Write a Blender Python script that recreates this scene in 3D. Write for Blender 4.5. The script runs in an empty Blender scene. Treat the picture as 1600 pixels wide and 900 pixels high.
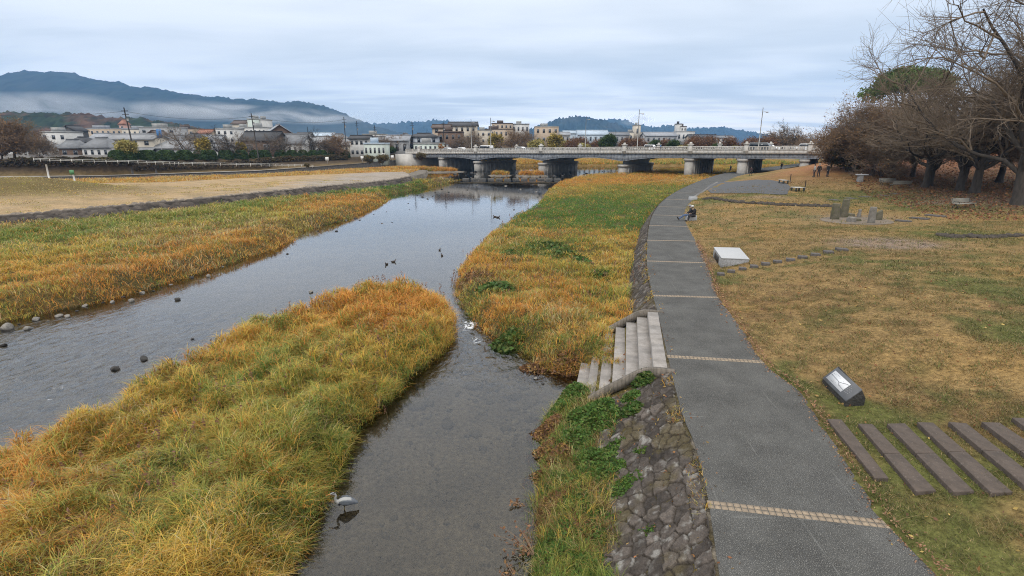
import bpy, bmesh, math, random
import numpy as np
from mathutils import Vector, Matrix
R = math.radians
rng = np.random.default_rng(7)
random.seed(7)
SC = bpy.context.scene
COL = SC.collection

# ---------------------------------------------------------------- camera
F_PX, Y_HOR, CAM_H = 830.0, 224.0, 6.5
TH = math.atan((450 - Y_HOR) / F_PX)
cam_d = bpy.data.cameras.new('camera')
cam_d.sensor_width = 36.0
cam_d.lens = 36.0 * F_PX / 1600.0
cam_d.clip_start = 0.1
cam_d.clip_end = 20000
cam = bpy.data.objects.new('camera', cam_d)
COL.objects.link(cam)
cam.location = (0, 0, CAM_H)
cam.rotation_euler = (math.pi / 2 - TH, 0, 0)
SC.camera = cam

# ---------------------------------------------------------------- sky, sun, exposure
SUN_EL, SUN_AZ = R(48), R(205)          # azimuth clockwise from +Y: high, behind and to the left
w = bpy.data.worlds.new('World')
SC.world = w
w.use_nodes = True
nt = w.node_tree
for n in list(nt.nodes):
    nt.nodes.remove(n)
def wn(t, **k):
    n = nt.nodes.new(t)
    for a, b in k.items():
        setattr(n, a, b)
    return n
L = nt.links.new
def wmath(op, a, b=None, clamp=False):
    n = wn('ShaderNodeMath', operation=op, use_clamp=clamp)
    for i, v in enumerate((a, b)):
        if v is None: continue
        if isinstance(v, (int, float)): n.inputs[i].default_value = v
        else: L(v, n.inputs[i])
    return n.outputs[0]
def wmix(f, a, b):
    n = wn('ShaderNodeMix', data_type='RGBA')
    for i, v in ((0, f), (6, a), (7, b)):
        if isinstance(v, (int, float)): n.inputs[i].default_value = v
        elif isinstance(v, tuple): n.inputs[i].default_value = (*v, 1)
        else: L(v, n.inputs[i])
    return n.outputs[2]
def wramp(v, stops):
    n = wn('ShaderNodeMapRange', interpolation_type='SMOOTHSTEP')
    L(v, n.inputs[0])
    for i, s in enumerate(stops): n.inputs[i + 1].default_value = s
    return n.outputs[0]
out = wn('ShaderNodeOutputWorld')
bg = wn('ShaderNodeBackground')
bg2 = wn('ShaderNodeBackground')
sky = wn('ShaderNodeTexSky', sky_type='NISHITA', sun_disc=False, sun_elevation=SUN_EL, sun_rotation=SUN_AZ)
tc = wn('ShaderNodeTexCoord')
sep = wn('ShaderNodeSeparateXYZ')
L(tc.outputs['Generated'], sep.inputs[0])
dx_, dy_, dz_ = sep.outputs
zc = wmath('ADD', wmath('MAXIMUM', dz_, 0.0), 0.07)
u_ = wmath('DIVIDE', dx_, zc)
v_ = wmath('DIVIDE', dy_, zc)
comb = wn('ShaderNodeCombineXYZ')
L(wmath('MULTIPLY', u_, 0.5), comb.inputs[0])
L(v_, comb.inputs[1])
def cloud(scale, detail, dist, seed):
    n = wn('ShaderNodeTexNoise', noise_dimensions='4D')
    n.inputs['W'].default_value = seed
    n.inputs['Scale'].default_value = scale
    n.inputs['Detail'].default_value = detail
    n.inputs['Roughness'].default_value = 0.52
    n.inputs['Distortion'].default_value = dist
    L(comb.outputs[0], n.inputs['Vector'])
    return n.outputs[0]
c1 = cloud(0.34, 3, 0.5, 1.7)
c2 = cloud(0.95, 4, 0.6, 4.2)
c3 = cloud(2.2, 3, 0.4, 9.1)
csum = wmath('ADD', wmath('ADD', wmath('MULTIPLY', c1, 0.58), wmath('MULTIPLY', c2, 0.31)), wmath('MULTIPLY', c3, 0.11))
dens = wramp(csum, (0.40, 0.60, 0.0, 1.0))
# brightness of the cloud layer follows CIE overcast: brighter to the zenith
dark = (0.475, 0.52, 0.572)
pale = (0.67, 0.695, 0.73)
col = wmix(dens, dark, pale)
# thinner bright cloud low over the hills
low = wmath('MULTIPLY', wramp(dz_, (0.03, 0.15, 1.0, 0.0)), wramp(csum, (0.43, 0.56, 0.15, 1.0)))
col = wmix(wmath('MULTIPLY', low, 0.95), col, (0.93, 0.94, 0.95))
# warm gap at the horizon on the right
az = wramp(dx_, (-0.15, 0.55, 0.0, 1.0))
warm = wmath('MULTIPLY', wmath('MULTIPLY', wramp(dz_, (0.0, 0.10, 1.0, 0.0)), az), wramp(c2, (0.40, 0.62, 0.1, 1.0)))
col = wmix(wmath('MULTIPLY', warm, 0.9), col, (0.95, 0.86, 0.74))
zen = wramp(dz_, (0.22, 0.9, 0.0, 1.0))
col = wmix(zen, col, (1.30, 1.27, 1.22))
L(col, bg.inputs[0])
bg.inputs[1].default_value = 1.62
L(sky.outputs[0], bg2.inputs[0])
bg2.inputs[1].default_value = 0.05
add = wn('ShaderNodeMixShader')
add.inputs[0].default_value = 0.12
L(bg.outputs[0], add.inputs[1])
L(bg2.outputs[0], add.inputs[2])
L(add.outputs[0], out.inputs[0])

sd = bpy.data.lights.new('sun', 'SUN')
sd.energy = 1.45
sd.angle = R(22)
sd.color = (1.0, 0.955, 0.90)
sun = bpy.data.objects.new('sun', sd)
COL.objects.link(sun)
sv = Vector((math.sin(SUN_AZ) * math.cos(SUN_EL), math.cos(SUN_AZ) * math.cos(SUN_EL), math.sin(SUN_EL)))
sun.rotation_euler = (-sv).to_track_quat('-Z', 'Y').to_euler()
sun.location = sv * 100

vs = SC.view_settings
vs.view_transform = 'Standard'
vs.look = 'None'
vs.exposure = 0.14
vs.gamma = 1.0
vs.use_curve_mapping = False
SC.render.engine = 'CYCLES'
cy = SC.cycles
cy.use_denoising = True
try: cy.denoising_prefilter = 'NONE'
except Exception: pass
try: cy.denoiser = 'OPENIMAGEDENOISE'
except Exception: pass
cy.use_adaptive_sampling = True
cy.adaptive_threshold = 0.006
cy.pixel_filter_type = 'BLACKMAN_HARRIS'
cy.filter_width = 1.05
cy.volume_step_rate = 0.45
cy.max_bounces = 6
cy.diffuse_bounces = 2
cy.glossy_bounces = 2
cy.transmission_bounces = 3
cy.transparent_max_bounces = 8
cy.volume_bounces = 0
cy.caustics_reflective = False
cy.caustics_refractive = False

# ---------------------------------------------------------------- placing helpers
def ray(px, py):
    dx = (px - 800) / F_PX
    dv = -(py - 450) / F_PX
    return np.array([dx, math.cos(TH) + dv * math.sin(TH), -math.sin(TH) + dv * math.cos(TH)])
def P(px, py, z=0.0):
    """the point of the horizontal plane z under a photo pixel"""
    d = ray(px, py)
    t = (z - CAM_H) / d[2]
    return np.array([d[0] * t, d[1] * t, z])
def AY(px, py, Y):
    d = ray(px, py)
    t = Y / d[1]
    return np.array([d[0] * t, Y, CAM_H + d[2] * t])
def poly(pts, z=0.0):
    return np.array([P(p[0], p[1], p[2] if len(p) > 2 else z) for p in pts])

def sstep(a, b, x):
    t = np.clip((x - a) / (b - a), 0, 1)
    return t * t * (3 - 2 * t)
_lat = {}
def vnoise(x, y, scale=1.0, seed=0):
    if seed not in _lat:
        _lat[seed] = np.random.default_rng(1000 + seed).random((256, 256))
    g = _lat[seed]
    x = np.asarray(x) / scale; y = np.asarray(y) / scale
    xi = np.floor(x).astype(int); yi = np.floor(y).astype(int)
    fx = x - xi; fy = y - yi
    fx = fx * fx * (3 - 2 * fx); fy = fy * fy * (3 - 2 * fy)
    a = g[xi & 255, yi & 255]; b = g[(xi + 1) & 255, yi & 255]
    c = g[xi & 255, (yi + 1) & 255]; d = g[(xi + 1) & 255, (yi + 1) & 255]
    return (a * (1 - fx) + b * fx) * (1 - fy) + (c * (1 - fx) + d * fx) * fy
def fbm(x, y, scale=1.0, seed=0, oct=4):
    s = 0; a = 0.5; t = 0
    for i in range(oct):
        s = s + a * vnoise(x, y, scale / (2 ** i), seed + i); t += a; a *= 0.5
    return s / t
def inside(x, y, pg):
    r = np.zeros(np.shape(x), bool)
    n = len(pg)
    for i in range(n):
        x0, y0 = pg[i][:2]; x1, y1 = pg[(i + 1) % n][:2]
        if y0 == y1: continue
        c = ((y0 > y) != (y1 > y)) & (x < (x1 - x0) * (y - y0) / (y1 - y0) + x0)
        r ^= c
    return r
def dline(x, y, pl, closed=False):
    d = np.full(np.shape(x), 1e9)
    n = len(pl)
    for i in range(n if closed else n - 1):
        ax, ay = pl[i][:2]; bx, by = pl[(i + 1) % n][:2]
        vx, vy = bx - ax, by - ay
        l2 = vx * vx + vy * vy + 1e-12
        t = np.clip(((x - ax) * vx + (y - ay) * vy) / l2, 0, 1)
        d = np.minimum(d, (x - ax - t * vx) ** 2 + (y - ay - t * vy) ** 2)
    return np.sqrt(d)

# ---------------------------------------------------------------- materials
def newmat(name):
    m = bpy.data.materials.new(name)
    m.use_nodes = True
    t = m.node_tree
    return m, t, t.nodes['Principled BSDF']
def mat(name, c1, c2=None, scale=3.0, rough=0.8, bump=0.0, bscale=None, detail=5, metal=0.0, spec=0.35, stretch=(1, 1, 1), speck=None, world=False, contrast=(0.35, 0.65)):
    m, t, b = newmat(name)
    b.inputs['Roughness'].default_value = rough
    b.inputs['Metallic'].default_value = metal
    b.inputs['Specular IOR Level'].default_value = spec
    if c2 is None:
        c2 = tuple(x * 0.82 for x in c1)
    if world:
        g = t.nodes.new('ShaderNodeNewGeometry'); vec = g.outputs['Position']
    else:
        g = t.nodes.new('ShaderNodeTexCoord'); vec = g.outputs['Object']
    mp = t.nodes.new('ShaderNodeMapping'); mp.inputs['Scale'].default_value = stretch
    t.links.new(vec, mp.inputs[0]); vec = mp.outputs[0]
    n = t.nodes.new('ShaderNodeTexNoise')
    n.inputs['Scale'].default_value = scale; n.inputs['Detail'].default_value = detail
    n.inputs['Roughness'].default_value = 0.62
    t.links.new(vec, n.inputs['Vector'])
    mr = t.nodes.new('ShaderNodeMapRange')
    mr.inputs[1].default_value, mr.inputs[2].default_value = contrast
    t.links.new(n.outputs[0], mr.inputs[0])
    mx = t.nodes.new('ShaderNodeMix'); mx.data_type = 'RGBA'
    mx.inputs[6].default_value = (*c1, 1); mx.inputs[7].default_value = (*c2, 1)
    t.links.new(mr.outputs[0], mx.inputs[0])
    colr = mx.outputs[2]
    if speck:
        v = t.nodes.new('ShaderNodeTexNoise'); v.inputs['Scale'].default_value = speck[0]; v.inputs['Detail'].default_value = 2
        t.links.new(vec, v.inputs['Vector'])
        r2 = t.nodes.new('ShaderNodeMapRange'); r2.inputs[1].default_value = speck[2]; r2.inputs[2].default_value = speck[2] + 0.1
        t.links.new(v.outputs[0], r2.inputs[0])
        m2 = t.nodes.new('ShaderNodeMix'); m2.data_type = 'RGBA'; m2.inputs[7].default_value = (*speck[1], 1)
        t.links.new(r2.outputs[0], m2.inputs[0]); t.links.new(colr, m2.inputs[6]); colr = m2.outputs[2]
    t.links.new(colr, b.inputs['Base Color'])
    if bump:
        n2 = t.nodes.new('ShaderNodeTexNoise'); n2.inputs['Scale'].default_value = bscale or scale * 4; n2.inputs['Detail'].default_value = 4
        t.links.new(vec, n2.inputs['Vector'])
        bp = t.nodes.new('ShaderNodeBump'); bp.inputs['Strength'].default_value = bump; bp.inputs['Distance'].default_value = 0.05
        t.links.new(n2.outputs[0], bp.inputs['Height']); t.links.new(bp.outputs[0], b.inputs['Normal'])
    return m
def colmat(name, rough=0.7, transl=0.0, spec=0.25, nscale=0.0, namp=0.25, bump=0.0, bscale=30):
    """base colour from the mesh's own 'col' attribute, with fine noise"""
    m, t, b = newmat(name)
    a = t.nodes.new('ShaderNodeAttribute'); a.attribute_name = 'col'
    colr = a.outputs['Color']
    b.inputs['Roughness'].default_value = rough
    b.inputs['Specular IOR Level'].default_value = spec
    if nscale:
        g = t.nodes.new('ShaderNodeNewGeometry')
        n = t.nodes.new('ShaderNodeTexNoise'); n.inputs['Scale'].default_value = nscale; n.inputs['Detail'].default_value = 8; n.inputs['Roughness'].default_value = 0.7
        t.links.new(g.outputs['Position'], n.inputs['Vector'])
        mr = t.nodes.new('ShaderNodeMapRange'); mr.inputs[1].default_value = 0.3; mr.inputs[2].default_value = 0.7
        mr.inputs[3].default_value = 1 - namp; mr.inputs[4].default_value = 1 + namp
        t.links.new(n.outputs[0], mr.inputs[0])
        vm = t.nodes.new('ShaderNodeVectorMath'); vm.operation = 'SCALE'
        t.links.new(colr, vm.inputs[0]); t.links.new(mr.outputs[0], vm.inputs['Scale'])
        colr = vm.outputs[0]
        if bump:
            n2 = t.nodes.new('ShaderNodeTexNoise'); n2.inputs['Scale'].default_value = bscale; n2.inputs['Detail'].default_value = 5
            t.links.new(g.outputs['Position'], n2.inputs['Vector'])
            bp = t.nodes.new('ShaderNodeBump'); bp.inputs['Strength'].default_value = bump; bp.inputs['Distance'].default_value = 0.08
            t.links.new(n2.outputs[0], bp.inputs['Height']); t.links.new(bp.outputs[0], b.inputs['Normal'])
    t.links.new(colr, b.inputs['Base Color'])
    if transl:
        tr = t.nodes.new('ShaderNodeBsdfTranslucent')
        t.links.new(colr, tr.inputs['Color'])
        mx = t.nodes.new('ShaderNodeMixShader'); mx.inputs[0].default_value = transl
        t.links.new(b.outputs[0], mx.inputs[1]); t.links.new(tr.outputs[0], mx.inputs[2])
        t.links.new(mx.outputs[0], t.nodes['Material Output'].inputs[0])
    return m

# ---------------------------------------------------------------- object helpers
def tag(o, label=None, cat=None, group=None, kind=None):
    if label: o['label'] = label
    if cat: o['category'] = cat
    if group: o['group'] = group
    if kind: o['kind'] = kind
    return o
def empty(name, loc=(0, 0, 0), rz=0, label=None, cat=None, group=None):
    o = bpy.data.objects.new(name, None)
    COL.objects.link(o)
    o.location = loc; o.rotation_euler = (0, 0, rz)
    o.empty_display_size = 0.3
    return tag(o, label, cat, group)
def link(name, me, mats=None, parent=None, loc=None, smooth=False):
    if mats is not None:
        for m in (mats if isinstance(mats, (list, tuple)) else [mats]):
            me.materials.append(m)
    if smooth:
        me.polygons.foreach_set('use_smooth', np.ones(len(me.polygons), bool))
    o = bpy.data.objects.new(name, me)
    COL.objects.link(o)
    if parent: o.parent = parent
    if loc is not None: o.location = loc
    return o
def npmesh(name, V, faces_flat, sizes, col=None, matidx=None):
    """V (n,3); faces_flat int array; sizes: int (all same) or array"""
    me = bpy.data.meshes.new(name)
    V = np.asarray(V, np.float32); ff = np.asarray(faces_flat, np.int32).ravel()
    me.vertices.add(len(V)); me.vertices.foreach_set('co', V.ravel())
    if isinstance(sizes, int):
        nf = len(ff) // sizes; st = np.arange(nf, dtype=np.int32) * sizes; tot = np.full(nf, sizes, np.int32)
    else:
        tot = np.asarray(sizes, np.int32); nf = len(tot); st = np.concatenate(([0], np.cumsum(tot)[:-1])).astype(np.int32)
    me.loops.add(len(ff)); me.loops.foreach_set('vertex_index', ff)
    me.polygons.add(nf); me.polygons.foreach_set('loop_start', st)
    try: me.polygons.foreach_set('loop_total', tot)
    except Exception: pass
    if matidx is not None: me.polygons.foreach_set('material_index', np.asarray(matidx, np.int32))
    if col is not None:
        a = me.color_attributes.new('col', 'FLOAT_COLOR', 'POINT')
        c = np.ones((len(V), 4), np.float32); c[:, :3] = col
        a.data.foreach_set('color', c.ravel())
    me.update(calc_edges=True)
    me.validate()
    return me
def gridmesh(name, X, Y, Z, col=None):
    n, m = X.shape
    V = np.stack([X, Y, Z], -1).reshape(-1, 3)
    i = np.arange(n * m).reshape(n, m)
    f = np.stack([i[:-1, :-1], i[1:, :-1], i[1:, 1:], i[:-1, 1:]], -1).reshape(-1, 4)
    return npmesh(name, V, f, 4, None if col is None else np.asarray(col).reshape(-1, 3))
class MB:
    """collects boxes, prisms, tubes into one mesh"""
    def __init__(s): s.v = []; s.f = []; s.m = []; s.mi = 0
    def add(s, vs, fs):
        b = len(s.v)
        s.v += [tuple(map(float, p)) for p in vs]
        for q in fs:
            s.f.append([b + i for i in q]); s.m.append(s.mi)
        return s
    def box(s, x0, x1, y0, y1, z0, z1):
        v = [(x0, y0, z0), (x1, y0, z0), (x1, y1, z0), (x0, y1, z0), (x0, y0, z1), (x1, y0, z1), (x1, y1, z1), (x0, y1, z1)]
        return s.add(v, [(0, 3, 2, 1), (4, 5, 6, 7), (0, 1, 5, 4), (1, 2, 6, 5), (2, 3, 7, 6), (3, 0, 4, 7)])
    def hexa(s, b, t):
        """bottom quad b (ccw), top quad t"""
        return s.add(list(b) + list(t), [(0, 3, 2, 1), (4, 5, 6, 7), (0, 1, 5, 4), (1, 2, 6, 5), (2, 3, 7, 6), (3, 0, 4, 7)])
    def prism(s, outline, d):
        """outline: list of 3-D points; extrude by vector d"""
        n = len(outline); o = [np.array(p, float) for p in outline]; d = np.array(d, float)
        return s.add(o + [p + d for p in o], [tuple(range(n))[::-1], tuple(range(n, 2 * n))] + [(i, (i + 1) % n, n + (i + 1) % n, n + i) for i in range(n)])
    def tube(s, pts, rad, n=6, cap=True):
        pts = [np.array(p, float) for p in pts]
        if np.isscalar(rad): rad = [rad] * len(pts)
        rings = []
        for i, p in enumerate(pts):
            t = pts[min(i + 1, len(pts) - 1)] - pts[max(i - 1, 0)]
            t = t / (np.linalg.norm(t) + 1e-9)
            a = np.cross(t, (0, 0, 1.0) if abs(t[2]) < 0.9 else (1.0, 0, 0)); a /= np.linalg.norm(a)
            b = np.cross(t, a)
            rings += [p + rad[i] * (math.cos(2 * math.pi * k / n) * a + math.sin(2 * math.pi * k / n) * b) for k in range(n)]
        fs = []
        for i in range(len(pts) - 1):
            for k in range(n):
                fs.append((i * n + k, i * n + (k + 1) % n, (i + 1) * n + (k + 1) % n, (i + 1) * n + k))
        if cap:
            fs.append(tuple(range(n))); fs.append(tuple(range((len(pts) - 1) * n, len(pts) * n))[::-1])
        return s.add(rings, fs)
    def lathe(s, c, prof, n=12):
        """prof: list of (r, z)"""
        vs = []
        for r, z in prof:
            vs += [(c[0] + r * math.cos(2 * math.pi * k / n), c[1] + r * math.sin(2 * math.pi * k / n), c[2] + z) for k in range(n)]
        fs = []
        for i in range(len(prof) - 1):
            for k in range(n):
                fs.append((i * n + k, i * n + (k + 1) % n, (i + 1) * n + (k + 1) % n, (i + 1) * n + k))
        fs.append(tuple(range(n))[::-1]); fs.append(tuple(range((len(prof) - 1) * n, len(prof) * n)))
        return s.add(vs, fs)
    def ell(s, c, r, n=10, m=7, jit=0.0, seed=0):
        rr = random.Random(seed); vs = []
        for i in range(m + 1):
            ph = math.pi * i / m
            for k in range(n):
                th = 2 * math.pi * k / n
                j = 1 + jit * (rr.random() - 0.5)
                vs.append((c[0] + r[0] * j * math.sin(ph) * math.cos(th), c[1] + r[1] * j * math.sin(ph) * math.sin(th), c[2] + r[2] * j * math.cos(ph)))
        fs = []
        for i in range(m):
            for k in range(n):
                fs.append((i * n + k, (i + 1) * n + k, (i + 1) * n + (k + 1) % n, i * n + (k + 1) % n))
        return s.add(vs, fs)
    def mesh(s, name):
        me = npmesh(name, np.array(s.v), np.array([i for q in s.f for i in q]), np.array([len(q) for q in s.f]), None, s.m if any(s.m) else None)
        return me
    def build(s, name, mats, parent=None, loc=None, smooth=False, weld=False):
        me = s.mesh(name)
        return link(name, me, mats, parent, loc, smooth)
def bevel(o, w=0.02, seg=2):
    b = o.modifiers.new('bevel', 'BEVEL'); b.width = w; b.segments = seg; b.limit_method = 'ANGLE'
    return o
def copy_tree(o, parent=None):
    c = o.copy(); COL.objects.link(c)
    if parent: c.parent = parent
    for ch in list(o.children): copy_tree(ch, c)
    return c
# ================================================================ lines of the place, as points on the ground
ZW = -1.8                                   # water level
path_l_px = [(1121, 900), (1105, 788), (1085, 700), (1062, 640), (1042, 557), (1026, 487), (1019, 462), (1012, 430), (1010, 408), (1011, 376), (1014, 352), (1019, 336), (1031, 318), (1050, 303), (1075, 290), (1100, 280), (1124, 272.5), (1145, 268.5)]
path_r_px = [(1470, 900), (1390, 820), (1290, 672), (1250, 612), (1193, 566), (1150, 500), (1122, 462), (1105, 411), (1088, 377), (1075, 354), (1069, 337), (1076, 320), (1092, 306), (1112, 295), (1134, 284), (1163, 273)]
PL = [P(*p) for p in path_l_px]; PR = [P(*p) for p in path_r_px]
def extend(pts, y0, more):
    a, b = pts[0], pts[1]
    k = (y0 - a[1]) / (a[1] - b[1])
    return np.array([a + (a - b) * k] + pts + [np.array([*q, 0.0]) for q in more])
PL = extend(PL, -12, [(66, 146), (84, 168), (110, 200)])
PR = extend(PR, -12, [(69, 139), (88, 163), (114, 196)])
def catmull(pts, n=8):
    pts = np.asarray(pts, float); out_ = []
    for i in range(len(pts) - 1):
        p0 = pts[max(i - 1, 0)]; p1 = pts[i]; p2 = pts[i + 1]; p3 = pts[min(i + 2, len(pts) - 1)]
        for k in range(n):
            t = k / n
            out_.append(0.5 * (2 * p1 + (p2 - p0) * t + (2 * p0 - 5 * p1 + 4 * p2 - p3) * t * t + (3 * p1 - p0 - 3 * p2 + p3) * t ** 3))
    out_.append(pts[-1])
    return np.array(out_)
PLs = catmull(PL); PRs = catmull(PR)
def xl(y): return np.interp(y, PLs[:, 1], PLs[:, 0])
def xr(y): return np.interp(y, PRs[:, 1], PRs[:, 0])

shore_l = poly([(0, 508), (60, 494), (130, 480), (200, 464), (300, 434), (365, 411), (440, 388), (462, 378), (470, 363), (500, 355), (540, 345), (585, 326), (612, 312), (606, 305), (640, 299), (700, 287), (735, 281)], ZW)
a_ = shore_l[0] - shore_l[2]
shore_l = np.vstack([shore_l[0] + a_ * 6, shore_l])
levee = poly([(0, 338), (50, 334), (100, 330), (200, 321), (300, 312), (400, 302), (500, 292), (600, 283), (640, 276)], -0.1)
a_ = levee[0] - levee[2]
levee = np.vstack([levee[0] + a_ * 3, levee])
plat_far = poly([(640, 272), (632, 268), (560, 270), (400, 277), (250, 285), (120, 286), (0, 280)], -0.1)
plat_far = np.vstack([plat_far, plat_far[-1] + np.array([-60., -12, 0])])
LEFT = np.vstack([shore_l, levee[::-1]])
PLAT = np.vstack([levee, plat_far])
ISL = poly([(-90, 735, -1.2), (0, 716, -1.2), (60, 694, -1.2), (130, 660, -1.2), (190, 622, -1.2), (270, 580, -1.2), (310, 553, -1.2), (390, 511, -1.2), (460, 491, -1.2), (520, 470, -1.2), (560, 456, -1.2), (610, 449, -1.2), (655, 453, -1.2), (692, 474, -1.5), (714, 505, -1.7), (712, 530, ZW), (688, 560, ZW), (653, 590, ZW), (598, 645, ZW), (558, 680, ZW), (545, 720, ZW), (520, 770, ZW), (490, 830, ZW), (455, 905, ZW), (400, 1000, ZW), (300, 1150, ZW), (-150, 1150, ZW)])
emb_w = lambda y: np.interp(y, [6, 9, 12, 14.4, 20.3, 21.6, 23, 40], [1.9, 1.8, 1.9, 2.3, 2.2, 1.4, 1.0, 0.9])
MIDl = poly([(705, 452), (708, 468), (722, 486), (745, 515), (768, 534), (810, 549), (838, 574), (868, 588), (905, 592)], ZW)
MIDu = poly([(704, 435, -1.3), (722, 405, -1.3), (760, 366, -1.3), (800, 340, -1.3), (838, 320, -1.4), (848, 304, -1.5), (870, 288, -1.5), (900, 279, -1.5), (960, 272.5, -1.4)], ZW)
MID = np.vstack([MIDl[::-1], MIDu, [[36, 150, 0], [60, 185, 0], [110, 200, 0]], PLs[(PLs[:, 1] > 14.7) & (PLs[:, 1] < 199)][::-1]])
NEARl = poly([(905, 598), (868, 622), (848, 640), (836, 662), (832, 700), (823, 760), (820, 830), (808, 905), (800, 1000), (790, 1200)], ZW)
NEAR = np.vstack([NEARl, PLs[(PLs[:, 1] > 3) & (PLs[:, 1] < 14.5)]])

BR_L, BR_R = np.array([-30.0, 176.0]), np.array([66.0, 111.0])      # the road bridge, near parapet line
br_d = (BR_R - BR_L); br_len = np.linalg.norm(br_d); br_d = br_d / br_len
br_n = np.array([-br_d[1], br_d[0]])
if br_n[1] < 0: br_n = -br_n

ISLETS = [(781, 274.5, 3.2, 2.6, .7), (830, 275, 4.2, 3.2, .8), (668, 268.5, 11, 4.5, .8)]
def height(x, y):
    x = np.asarray(x, float); y = np.asarray(y, float)
    n1 = fbm(x, y, 2.2, 1); n2 = fbm(x, y, 0.7, 11, 3); n3 = fbm(x, y, 9, 21, 3)
    z = -2.12 + 0.14 * n1 + 0.05 * n2
    def bank(z, pg, top, run, hum):
        i = inside(x, y, pg)
        d = dline(x, y, pg, True)
        b = -2.0 + (top + 2.0) * sstep(0, run, d) + hum * (n1 - 0.5) * sstep(0.3, 2.5, d) + 0.12 * (n2 - 0.5)
        return np.where(i, np.maximum(z, b), z)
    z = bank(z, ISL, -1.2, 1.0, 0.55)
    z = bank(z, MID, -1.05, 1.2, 0.5)
    z = bank(z, NEAR, -1.25, 0.9, 0.3)
    z = bank(z, LEFT, -1.0, 2.0, 0.5)
    for px_, py_, a_m, b_m, hgt in ISLETS:
        p_ = P(px_, py_, -1.6)
        z = np.maximum(z, -2.0 + (hgt + .4) * np.exp(-(((x - p_[0]) / a_m) ** 2 + ((y - p_[1]) / b_m) ** 2) ** 1.5) + .15 * (n1 - .5))
    # levee slope
    iL = inside(x, y, LEFT); dl = dline(x, y, levee)
    z = np.where(iL & (dl < 4), np.maximum(z, -0.12 - 0.55 * dl), z)
    # beyond the spit
    far_l = (x < np.interp(y, [40, 117, 140, 190], [-40, -23, -22, -30])) & ~iL & ~inside(x, y, ISL) & (y > np.interp(x, levee[:, 0], levee[:, 1]))
    z = np.where(far_l, np.maximum(z, -0.95 + 0.2 * n1), z)
    iP = inside(x, y, PLAT)
    mx, my = P(20, 300, 0.2)[:2]
    mound = 2.1 * np.exp(-(((x - mx + 2) / 12.0) ** 2 + ((y - my - 3) / 7.0) ** 2))
    z = np.where(iP, -0.1 + 0.12 * (n3 - 0.5) + mound, z)
    # grassland upstream
    z = np.where(y > 196 + 6 * n3, np.maximum(z, -1.0 + 0.3 * n1), z)
    # embankment and park
    e = xl(y) - x
    ew = emb_w(y)
    z = np.where((e > 0) & (e < ew + .15), np.maximum(z, -0.03 - 1.2 * np.clip(e / ew, 0, 2)), z)
    q = x - xr(y)
    k = np.interp(y, [0, 6, 24, 40, 60, 90], [1.0, 1.0, 0.75, 0.5, 0.6, 0.6])
    park = 0.05 + k * 0.95 * sstep(0.4, 8.5, q) + 0.10 * (fbm(x, y, 6, 31) - 0.5) * sstep(0.3, 3, q) + 0.03 * np.clip(q - 9, 0, 60) * np.interp(y, [0, 30, 60], [0.6, 0.9, 0.6])
    dB = (x - BR_R[0]) * br_d[0] + (y - BR_R[1]) * br_d[1]
    park = park + 3.2 * sstep(-16, 8, dB) * sstep(60, 96, y) * (y < 170)
    park = park + 0.9 * sstep(24, 50, q) * sstep(34, 70, y)
    z = np.where(q > 0, park, z)
    z = np.where((e <= 0) & (q <= 0), -0.03, z)
    return z
def G(px, py, dz=0.0, it=14):
    """where the ray of a photo pixel meets the ground"""
    z = 0.0
    for _ in range(it):
        p = P(px, py, z)
        z = 0.5 * z + 0.5 * (float(height(p[0:1], p[1:2])[0]) + dz)
    p = P(px, py, z)
    return p
def hz(x, y): return float(height(np.array([x]), np.array([y]))[0])

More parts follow.
